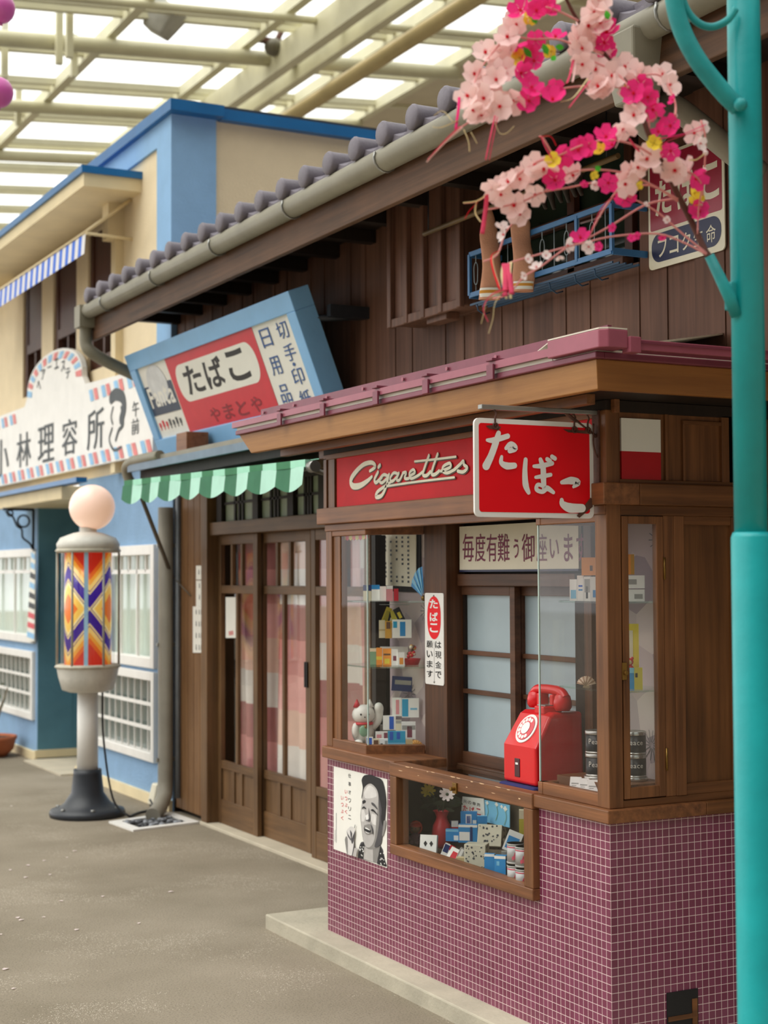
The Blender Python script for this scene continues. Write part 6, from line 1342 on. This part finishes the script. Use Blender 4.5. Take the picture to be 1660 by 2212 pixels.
# shells
def shell(label, px, py, x, z, wpx, yaw, tilt, c1_, c2_):
    p = FX(px, py, x); Z = (p-EYEP).length; p.z = z; w = wpx*Z/FPX; M = frame_at(p, yaw, tilt); m = MB(M); m.sm = True; n = 24; rows = []
    for i in range(7):
        r = i/6; row = []
        for j in range(n+1):
            a = math.pi*(.08+.84*j/n); rr = w*.62*r*(1+.03*math.cos(j*math.pi)*r); row.append(m.v((rr*math.cos(a), -.012*math.sin(math.pi*r*.9+.3)-.002*math.cos(j*math.pi)*r, .004+rr*math.sin(a))))
        rows.append(row)
    for i in range(6):
        for j in range(n): m.mi = 1 if (j % 4 > 1) else 0; m.f((rows[i][j], rows[i][j+1], rows[i+1][j+1], rows[i+1][j]))
    m.sm = False; m.mi = 0; m.hexa([(-.012, 0, 0), (.012, 0, 0), (.012, .014, 0), (-.012, .014, 0)], [(-.004, -.008, .012), (.004, -.008, .012), (.004, .006, .012), (-.004, .006, .012)])
    o = m.ob('seashell', [plain('shell_'+label[:9].replace(' ', '_'), c1_, .5), plain('shell_rib_'+label[:9].replace(' ', '_'), c2_, .5)]); return tag(o, label, 'shell')
px, py = LS(868, 1998); shell('yellow ribbed scallop shell lying at the bottom right of the left showcase', px-1, py, 3.06, zf_, 27, 10, 25, '#e0a860', '#c98a3c')
# printed list, fan, garland
t = thing('price_list', 'pale price list sheet with small print on a dark board inside the left showcase', 'notice', (3.12, 5.6, 1.6))
P = [FX(a, b, 3.125) for a, b in ((825, 1152), (899, 1152), (899, 1268), (827, 1264))]; MB().prism(P, (.003, 0, 0)).ob('sheet', CREAMP, t)
P2 = [FX(a, b, 3.132) for a, b in ((812, 1148), (908, 1148), (908, 1280), (812, 1276))]; MB().prism(P2, (.004, 0, 0)).ob('backing_board', DARK, t)
m = MB(); r2 = random.Random(6)
for i in range(11):
    for j in range(5):
        if r2.random() < .8:
            u, v = .08+.17*j, .06+.083*i; c = P[0].lerp(P[1], u).lerp(P[3].lerp(P[2], u), v); c = c-Vector((.0012, 0, 0)); m.poly([c, c+Vector((0, -.016, 0)), c+Vector((0, -.016, -.009)), c+Vector((0, 0, -.009))])
m.ob('small_print', INKG, t)
t = thing('paper_garland', 'red and yellow paper garland along the top of the left showcase', 'garland', (2.87, 5.7, 1.7)); m = MB()
for k in range(9):
    m.mi = k % 2; a = FX(733+7*k, 1152, 2.868); b = FX(740+7*k, 1152, 2.868); m.prism([(2.868, a.y, 1.722), (2.868, b.y, 1.722), (2.868, b.y, 1.70), (2.868, (a.y+b.y)/2, 1.693), (2.868, a.y, 1.70)], (.002, 0, 0))
m.ob('paper_flags', [K['r'], K['ol']], t)
t = thing('paper_fan', 'blue folded paper fan half hidden behind the inner post of the left showcase', 'fan', (3.11, 5.5, 1.55)); c = FX(916, 1292, 3.10); m = MB()
for k in range(7):
    a0, a1 = math.radians(95+9*k), math.radians(104+9*k); m.mi = k % 2; f_ = lambda r, a: c+Vector((-.002*(k % 2), -r*math.cos(a)*.9, r*math.sin(a))); m.poly([f_(.02, a0), f_(.02, a1), f_(.13, a1), f_(.13, a0)])
m.ob('pleated_paper', [K['b'], K['lb']], t); MB().ball(c+Vector((.0, .0, .0)), .012, 10).ob('pivot', BRASS, t)
# right showcase
RS_ = lambda X, Y: (1200+X/2.404, 860+Y/2.404)
def rp_(label, X0, X1, Y0, Y1, x, z, base, decor=(), **kw):
    px, py = RS_((X0+X1)/2, Y1); return pack(kw.pop('name', 'cigarette_pack'), label, kw.pop('cat', 'cigarette pack'), px, py, x, z, (X1-X0)/2.404, (Y1-Y0)/2.404, kw.pop('d', .02), base, decor, **kw)
G_R = 'boxes in the right showcase'; za1, za2, za0 = ZS[0], ZS[1], .8585
rp_('white pack with a pale blue mark, leftmost on the top shelf of the right showcase', 76, 114, 945, 1055, 2.925, za1, 'w', [(.15, .1, .85, .5, 'lb')], group=G_R)
rp_('white pack with small blue waves, second on the top shelf of the right showcase', 115, 149, 925, 1055, 2.93, za1, 'w', [(.2, .55, .8, .62, 'bk'), (.2, .4, .8, .46, 'b')], group=G_R)
rp_('white pack with a grey and black leaf on the right showcase top shelf', 150, 184, 930, 1055, 2.933, za1, 'w', [(.1, .35, .9, .9, 'gr'), (.3, .1, .6, .6, 'k')], group=G_R)
rp_('white pack with a blue flower, fourth on the top shelf beside the corner post', 185, 222, 930, 1055, 2.938, za1, 'w', [(.3, .15, .85, .45, 'b')], group=G_R)
rp_('orange box with a dark slot lying on the white packs in the right showcase', 138, 232, 830, 922, 2.945, za1+.083, 'o', [(.45, .25, .6, .55, 'br')], d=.03, name='orange_box', cat='box', group=G_R)
rp_('white marbled box at the bottom of the pair seen through the side door', 360, 464, 994, 1054, 3.02, za1, 'w', [(.5, .2, .9, .6, 'gr')], d=.06, name='white_box', cat='box', group=G_R)
rp_('white marbled box on top of the other, seen through the side door', 362, 464, 926, 992, 3.02, za1+.041, 'w', [(.2, .3, .6, .7, 'gr')], d=.06, name='white_box', cat='box', group=G_R)
rp_('bright orange upright card box on the white boxes seen through the side door', 352, 411, 820, 924, 3.02, za1+.085, 'o', [(.7, .0, 1, 1, 'och')], d=.03, name='orange_box', cat='box', group=G_R)
px, py = RS_(162, 1515); shell('cream ribbed shell on the middle shelf of the right showcase', px, py, 2.925, za2, 34, -5, 5, '#e3cdb0', '#b08d70')
rp_('tall pale yellow box on the middle shelf seen through the side door', 370, 436, 1186, 1512, 3.03, za2, 'y', [(.0, .1, .55, .9, 'c')], d=.025, name='yellow_box', cat='box', group=G_R)
rp_('small sky blue box on the middle shelf seen through the side door', 376, 411, 1404, 1512, 3.00, za2, 'b', [(.0, .75, 1, 1, 'lb')], d=.02, group=G_R)
rp_('olive yellow box with a black mark on the middle shelf behind the side door', 413, 454, 1404, 1514, 3.012, za2, 'ol', [(.1, .55, .4, .75, 'k')], d=.02, group=G_R)
px, py = RS_(388, 1400); p = FX(px, py, 3.0); p.z = za2+.048
t = thing('red_doll', 'little red toy doll on top of the blue box behind the side door', 'figurine', p); M = frame_at(p)
m = MB(M); m.ball((0, .01, .014), .013, 12, (1, .9, 1.2)); m.ball((0, .008, .038), .012, 12); m.ball((.008, .008, .049), .005, 8); m.ball((-.008, .008, .049), .005, 8); m.tube([(.008, .005, .02), (.018, 0, .008)], .0035, 6); m.ob('body', K['r'], t)
m = MB(M); m.ball((0, -.003, .037), .007, 10, (1, .5, 1)); m.ob('face', K['tan'], t)
# black tobacco tins
def tin(label, px, x, z, w=.036, h=.072, text=True):
    p = FX(px, 1600, x); p.z = z; t = thing('tobacco_tin', label, 'tin', p, 'black tobacco tins in the right showcase'); r = w
    MB().lathe([(r*.98, 0), (r, .002), (r, h-.012), (r*.99, h-.012)], p, 32).ob('tin_body', plain('tin_black', '#1b1c22', .3, .1), t)
    MB().lathe([(r*1.02, h-.012), (r*1.03, h-.010), (r*1.03, h-.002), (r*.97, h), (r*.9, h-.002)], p, 32).ob('lid_rim', plain('tin_silver', '#c9c8c2', .25, .05, metal=.8), t)
    MB().lathe([(r*1.02, 0), (r*1.03, .003), (r*1.0, .006)], p, 32).ob('base_rim', MT['tin_silver'], t)
    if text:
        m = MB(); a0 = math.atan2(-p.y, -p.x)
        for i, ch in enumerate('Peace'):
            a = a0+(i-2)*.30; nrm = Vector((math.cos(a), math.sin(a), 0)); u = Vector((-nrm.y, nrm.x, 0)); hh = .017 if ch == 'P' else .0105
            put(m, ch, p+nrm*(r+.0015)-u*.0045+Vector((0, 0, h*.42)), u*.009, Vector((0, 0, hh)), 0)
        m.ob('white_lettering', WHITEP, t)
pxa = RS_(215, 0)[0]; pxb = RS_(413, 0)[0]
tin('black tin with white lettering at the bottom of the stack by the corner post', pxa, 2.945, za0+.0425); tin('black tin with white lettering on top of the stack by the corner post', pxa, 2.945, za0+.1155)
tin('black tin at the bottom of the stack behind the side door', pxb, 3.035, za0+.0425); tin('black tin on top of the stack behind the side door', pxb, 3.035, za0+.1155)
for px_2, x_2, l in ((pxa, 2.945, 'wide flat silver tin under the stack by the corner post'), (pxb, 3.035, 'wide flat silver tin under the stack behind the side door')):
    p = FX(px_2, 1600, x_2); p.z = za0+.0305; tag(MB().lathe([(.04, 0), (.042, .002), (.042, .009), (.04, .0115)], p, 32).ob('flat_tin', MT['tin_silver']), l, 'tin')
for k in range(3):
    px, py = RS_(95+45*k, 2035-8*k); pack('cigarette_pack', ('white pack leaning in front of the tins, leftmost of three', 'white pack leaning in front of the tins, middle of three', 'white pack leaning in front of the tins, beside the corner post')[k], 'cigarette pack', px+3, py, 2.878+.004*k, za0, 24, 27, .02, 'w', [(.15, .4, .8, .5, 'gr'), (.2, .25, .6, .3, 'gr')], tilt=28, yaw=-12, group='white packs leaning in front of the tins')
# counter case
DCP = lambda X, Y: (680+X/3.192, 1600+Y/3.192)
def dp(label, X0, X1, Y0, Y1, x, z, base, decor=(), **kw):
    px, py = DCP((X0+X1)/2, Y1); return pack(kw.pop('name', 'cigarette_pack'), label, kw.pop('cat', 'cigarette pack'), px, py, x, z, (X1-X0)/3.192, (Y1-Y0)/3.192, kw.pop('d', .022), base, decor, **kw)
G_D = 'packs and boxes in the counter case'; zc0, zc1, zc2 = CZ0+.0125, CS1+.0005, CS2+.0005
dp('white pack with two dark diamonds at the left front of the counter case', 722, 838, 655, 785, 2.905, zc0, 'w', [], tilt=14, yaw=-14, group=G_D)
o = bpy.context.scene.objects[-1] if False else [q for q in bpy.data.objects if q.name.startswith('cigarette_pack')][-1]
px, py = DCP(780, 785); p = FX(px, py, 2.905); p.z = zc0; M = frame_at(p, -14, 14); m = MB(M); s_ = 1.55/1000
for u in (-.011, .012): m.poly([(u-.007, -.0012, .041), (u, -.0012, .029), (u+.007, -.0012, .041), (u, -.0012, .051)])
k_ = [q for q in bpy.data.objects if q.get('label', '').startswith('white pack with two dark')][0]
m.ob('diamond_marks', K['k'], k_)
dp('red and white pack lying tilted in the middle front of the counter case', 890, 985, 705, 815, 2.90, zc0, 'w', [(.25, .05, 1, .75, 'r')], tilt=42, roll=22, yaw=-20, group=G_D)
dp('dark and white pack behind the tilted red and white one', 868, 940, 690, 790, 2.935, zc0, 'w', [(0, .3, .5, .9, 'n'), (.5, .6, 1, 1, 'r')], tilt=35, roll=25, group=G_D)
dp('grey silver pack leaning behind the tilted red and white pack', 965, 1030, 730, 830, 2.925, zc0, 'gr', [(.1, .1, .4, .9, 'w')], roll=28, tilt=20, group=G_D)
dp('brown wooden box low between the red pack and the black blossom tin', 978, 1032, 800, 850, 2.90, zc0, 'tan', [(0, .4, 1, .55, 'br')], d=.03, name='wooden_box', cat='box', group=G_D)
dp('blue and white pack lying at the left of the blue stack in the counter case', 905, 1045, 645, 725, 3.01, zc1, 'b', [(.4, .1, .95, .5, 'w'), (.0, .8, 1, 1, 'lb')], yaw=-10, group=G_D)
dp('small white box with a red top left of the blue stack', 945, 990, 610, 665, 3.05, zc1+.03, 'w', [(0, .0, 1, .35, 'r')], group=G_D)
dp('blue pack with white script in the lower row of the blue stack', 993, 1122, 585, 705, 3.035, zc1, 'b', [(.05, .12, .6, .6, 'w'), (.62, .1, .75, .9, 'n'), (0, .86, 1, 1, 'w')], d=.03, yaw=-8, group=G_D)
dp('blue pack with a navy square emblem on top of the blue stack', 1008, 1118, 495, 605, 3.085, zc2, 'b', [(.32, .2, .68, .85, 'w'), (.38, .3, .62, .75, 'bk'), (.75, .1, .98, .5, 'w')], yaw=-6, group=G_D)
dp('sky blue pack lying right of the blue stack under the cards', 1122, 1190, 520, 600, 3.10, zc2+.01, 'lb', [(0, .4, 1, 1, 'b')], group=G_D)
t_ = plain('tin_blossom', '#dcd6c0', .45, .1)
def bltin(label, X0, X1, Y0, Y1, x, z, d, tilt, yaw):
    px, py = DCP((X0+X1)/2, Y1); p = FX(px, py, x); Z = (p-EYEP).length; w, h = (X1-X0)/3.192*Z/FPX, (Y1-Y0)/3.192*Z/FPX; p.z = z; M = frame_at(p, yaw, tilt)
    t = thing('blossom_tin', label, 'tin', p, 'cream tins with black blossom print')
    MB(M).box(-w/2, w/2, 0, d, 0, h).ob('tin_box', t_, t, .002)
    m = MB(M); r2 = random.Random(int(X0))
    for k in range(26):
        u, v = r2.uniform(-.46, .46)*w, (r2.random()**2 if k % 2 else 1-r2.random()**2)*h*.94; r = r2.uniform(.0018, .0045)
        pts = [(u+r*(1+.5*math.sin(5*j*.628))*math.cos(j*.628), -.0008, v+r*(1+.5*math.sin(5*j*.628))*math.sin(j*.628)) for j in range(10)]; m.poly(pts)
        uu, vv = r2.random()*d, v; m.poly([(w/2+.0008, uu+r*math.cos(j*.8), vv+r*math.sin(j*.8)) for j in range(8)])
    m.ob('blossom_print', INKG, t)
bltin('upper cream tin with black blossom print, tilted on the blue stack side', 1118, 1285, 575, 720, 3.03, zc1+.012, .07, 18, -14)
bltin('lower cream tin with black blossom print at the front of the counter case', 1032, 1180, 738, 890, 2.925, zc0, .06, 0, -14)
dp('blue pack with a white edge standing left of a twin in front', 1172, 1240, 780, 925, 2.89, zc0, 'b', [(0, .88, 1, 1, 'w'), (.42, .1, .55, .25, 'w')], yaw=-10, group=G_D)
dp('blue pack with white side standing right of its twin in front', 1241, 1318, 785, 945, 2.882, zc0, 'b', [(0, .88, 1, 1, 'w'), (.2, .6, .45, .78, 'lb')], d=.03, yaw=-14, group=G_D)
dp('blue and white pack leaning on the upper blossom tin', 1290, 1392, 622, 762, 2.975, .565, 'w', [(.12, .12, .88, .72, 'b')], tilt=18, roll=20, yaw=-10, group=G_D)
dp('pale pack under the leaning blue and white pack', 1290, 1390, 640, 770, 2.99, zc0, 'gr', [], d=.03, group=G_D)
dp('turquoise pack half hidden at the right end of the counter case', 1400, 1462, 650, 728, 3.0, zc1, 't', [(.2, .2, .8, .6, 'b')], roll=15, group=G_D)
def ptin(label, X, z, x):
    px, py = DCP(X, 800); p = FX(px, py, x); p.z = z; t = thing('silver_tin', label, 'tin', p, 'silver tins with a pink crest'); r, h = .0285, .068
    MB().lathe([(r, 0), (r, h)], p, 28).ob('tin_body', plain('tin_grey', '#b3b0b0', .35, .05, metal=.3), t)
    for z_ in (0, h-.006): MB().lathe([(r*1.03, z_), (r*1.05, z_+.003), (r*1.03, z_+.006), (r*.6, z_+.006)], p, 28).ob('tin_rim', K['gr'], t)
    m = MB(); a0 = math.atan2(-p.y, -p.x)
    for (du, v, s2) in ((0, .38, .011), (-.008, .30, .007), (.008, .30, .007), (0, .52, .006)):
        a = a0+du/r; n_ = Vector((math.cos(a), math.sin(a), 0)); u = Vector((-n_.y, n_.x, 0)); c = p+n_*(r+.0012)+Vector((0, 0, h*v)); m.poly([c+u*s2*.6*math.cos(j*.785)+Vector((0, 0, s2*math.sin(j*.785))) for j in range(8)])
    m.ob('pink_crest', plain('crest_pink', '#d0566a', .5), t)
    MB().lathe([(r+.0006, h*.80), (r+.0006, h*.86)], p, 28, cap=False).ob('red_band', MT['crest_pink'], t)
for X, x_, nm in ((1385, 2.885, 'left'), (1443, 2.875, 'right')):
    ptin('silver tin with a pink crest, bottom of the %s stack in the counter case' % nm, X, zc0, x_); ptin('silver tin with a pink crest, top of the %s stack in the counter case' % nm, X, zc0+.0745, x_)
# vase with paper flowers
px, py = DCP(878, 720); p = FX(px, py, 3.03); p.z = zc0
t = thing('red_vase', 'red ribbed vase holding the yellow and white flowers in the counter case', 'vase', p)
m = MB(); m.sm = True; n = 32; prof = [(.026, 0), (.034, .02), (.038, .05), (.033, .085), (.023, .105), (.02, .118), (.026, .135), (.034, .142)]; R_2 = []
for r, h in prof: R_2.append([m.v(p+Vector((r*(1+.05*math.cos(j*math.pi))*math.cos(2*math.pi*j/n), r*(1+.05*math.cos(j*math.pi))*math.sin(2*math.pi*j/n), h))) for j in range(n)])
for A, B in zip(R_2, R_2[1:]):
    for j in range(n): m.f((A[j], A[(j+1) % n], B[(j+1) % n], B[j]))
m.f(R_2[0]); m.ob('vase_body', plain('vase_red', '#c83a40', .3, .06, coat=.2), t)
def cf(label, X, Y, mt, r, x, heart):
    px, py = DCP(X, Y); c = FX(px, py, x); t2 = thing('artificial_flower', label, 'flower', c); m = MB(); d = Vector((-.5, -.75, .45)).normalized(); q = d.to_track_quat('Z', 'Y').to_matrix().to_4x4()
    m.M = Matrix.Translation(c) @ q
    for k in range(9):
        a = k*2*math.pi/9; u = Vector((math.cos(a), math.sin(a), 0)); w2 = Vector((-u.y, u.x, 0)); m.poly([Vector((0, 0, 0)), u*r*.5+w2*r*.24+Vector((0, 0, r*.25)), u*r*.95+w2*r*.16+Vector((0, 0, r*.42)), u*r+Vector((0, 0, r*.38)), u*r*.95-w2*r*.16+Vector((0, 0, r*.42)), u*r*.5-w2*r*.24+Vector((0, 0, r*.25))])
    m.ob('petals', mt, t2); h_ = MB(m.M); h_.ball((0, 0, r*.12), r*.2, 10); h_.ob('flower_heart', heart, t2)
    MB().tube(smooth([c, c.lerp(p+Vector((0, 0, .14)), .5)+Vector((0, 0, .01)), p+Vector((0, 0, .10))]), .0022, 6).ob('stem', plain('stem_green', '#3f4a30', .7), t2)
cf('yellow artificial flower in the red vase', 785, 350, P_YEL, .030, 3.02, P_YEL); cf('white artificial flower in the red vase under the case lid', 915, 372, P_WHT, .031, 2.99, MT['stem_green'])
t = thing('dark_foliage', 'dark green artificial leaves round the flowers in the red vase', 'foliage', p); m = MB(); r2 = random.Random(9)
for k in range(22):
    px, py = DCP(r2.uniform(740, 1010), r2.uniform(400, 480)); c = FX(px, py, r2.uniform(3.0, 3.1)); a = Vector((r2.uniform(-1, 1), r2.uniform(-1, 1), r2.uniform(-.5, .8))).normalized()*.03; s2 = a.cross(Vector((.3, .8, .4))).normalized()*.013; m.poly([c-a, c-a*.2+s2, c+a*.5+s2*.7, c+a, c+a*.5-s2*.7, c-a*.2-s2])
m.ob('leaves', plain('dark_leaf', '#3c4630', .8, .2), t)
# little doll
px, py = DCP(688, 742); p = FX(px, py, 2.96); p.z = zc0; M = frame_at(p, -15)
t = thing('small_doll', 'small doll with a round red hat at the left of the counter case', 'doll', p)
m = MB(M); m.ball((0, .02, .022), .022, 14, (1, .9, 1.15)); m.ball((-.012, 0, .008), .009, 8); m.ball((.012, 0, .008), .009, 8); m.tube([(.018, .01, .03), (.026, -.002, .02)], .006, 6); m.tube([(-.018, .01, .03), (-.026, -.002, .02)], .006, 6); m.ob('body', plain('doll_mauve', '#9a7a80', .8), t)
m = MB(M); m.ball((0, .015, .062), .019, 16, (1.05, .95, .95)); m.ob('head', plain('doll_skin', '#b08460', .7), t)
m = MB(M); m.lathe([(.012, -.002), (.020, 0), (.022, .006), (.018, .014), (.001, .019)], (0, .02, .066), 18); m.ob('hat', plain('doll_hat', '#e2452e', .8), t)
m = MB(M); m.tube([(.024*math.cos(a*.5), .024+.014*math.sin(a*.5)*0+.004*math.sin(a*.5), .064+.024*math.sin(a*.5)) for a in range(13)], .004, 6, closed=True); m.ob('hat_brim', MT['doll_hat'], t)
m = MB(M)
for u in (-.007, .007): m.ball((u, -.003, .064), .0024, 8)
m.ob('eyes', BLK, t)
# cards at the back of the case
t = thing('price_card', 'white card with black and red writing at the back of the counter case', 'sign', (3.14, 4.9, .75)); P = [FX(*DCP(a, b), 3.14) for a, b in ((1020, 385), (1165, 400), (1172, 530), (1010, 505))]
MB().prism(P, (.003, 0, 0)).ob('card', WHITEP, t)
pl = Plane(P[3]-Vector((.001, 0, 0)), (0, -1, 0), (0, 0, 1)); Wc = P[3].y-P[2].y; Hc = P[0].z-P[3].z; m = MB()
for i, ch in enumerate('元の専売'): pl.char(m, ch, Wc*(.12+.19*i), Hc*.68, Wc*.15, Hc*.18, 0, .004)
m.ob('black_lettering', BLK, t); m = MB()
for i, ch in enumerate('たばこ'): pl.char(m, ch, Wc*(.10+.28*i), Hc*.2, Wc*.2, Hc*.36, 0, .02)
m.ob('red_lettering', INKR, t)
t = thing('flower_card', 'sky blue picture card with white flowers on stems at the back of the counter case', 'picture', (3.14, 4.7, .75)); P = [FX(*DCP(a, b), 3.145) for a, b in ((1158, 405), (1345, 445), (1345, 600), (1175, 560))]
MB().prism(P, (.003, 0, 0)).ob('card', K['lb'], t); m = MB()
for a, b, r in ((1190, 430, 9), (1255, 440, 10), (1315, 470, 12), (1290, 455, 8)):
    c = FX(*DCP(a, b), 3.1438); m.poly([c+Vector((0, .0016*r*.45*(1+.3*math.cos(j*2.5))*math.cos(j*.628)*1.6, .0016*r*.5*(1+.3*math.cos(j*2.5))*math.sin(j*.628))) for j in range(10)])
m.ob('white_blooms', WHITEP, t); m = MB()
for a, b in ((1190, 440), (1255, 450), (1315, 480)): stroke(m, [FX(*DCP(a, b), 3.1436), FX(*DCP(a+8, b+50), 3.1436), FX(*DCP(a-6, b+100), 3.1436)], .003, (-1, 0, 0))
m.ob('green_stems', K['g'], t)
dp('cream and yellow packet standing at the right back of the counter case', 1412, 1462, 485, 650, 3.05, .613, 'c', [(0, .0, 1, .65, 'ol')], d=.03, name='yellow_packet', cat='box', group=G_D)
dp('brown wooden block under the cream and yellow packet', 1400, 1465, 515, 665, 3.055, zc1, 'br', d=.03, name='wooden_block', cat='box')
dp('dark blue round box behind the red vase', 935, 1000, 475, 620, 3.12, zc0, 'n', d=.03, name='navy_box', cat='box')
# petals and litter on the pavement
PF = MB(); PF.poly([(-.012, -.005, 0), (0, -.009, .002), (.013, -.003, .001), (.012, .006, 0), (0, .008, .003), (-.011, .005, .001)]); pme = PF.mesh('fallen_petal', P_WHT)
r2 = random.Random(12)
for px, py in ((162, 1838), (145, 1852), (96, 1859), (60, 1869), (22, 1879), (56, 1895), (108, 1889), (38, 1982), (46, 1987), (166, 2008), (132, 1946), (94, 1981), (12, 2093), (30, 2135), (370, 1926), (222, 1936), (300, 1994), (25, 1741), (2, 2018)):
    o = bpy.data.objects.new('fallen_petal', pme); C.objects.link(o); p = FZ(px, py, .003); o.location = p; o.rotation_euler = (0, 0, r2.random()*6.28); s_ = r2.uniform(.7, 1.2); o.scale = (s_, s_, s_)
    tag(o, 'small white petal lying on the grey asphalt', 'petal', 'white petals scattered on the asphalt')
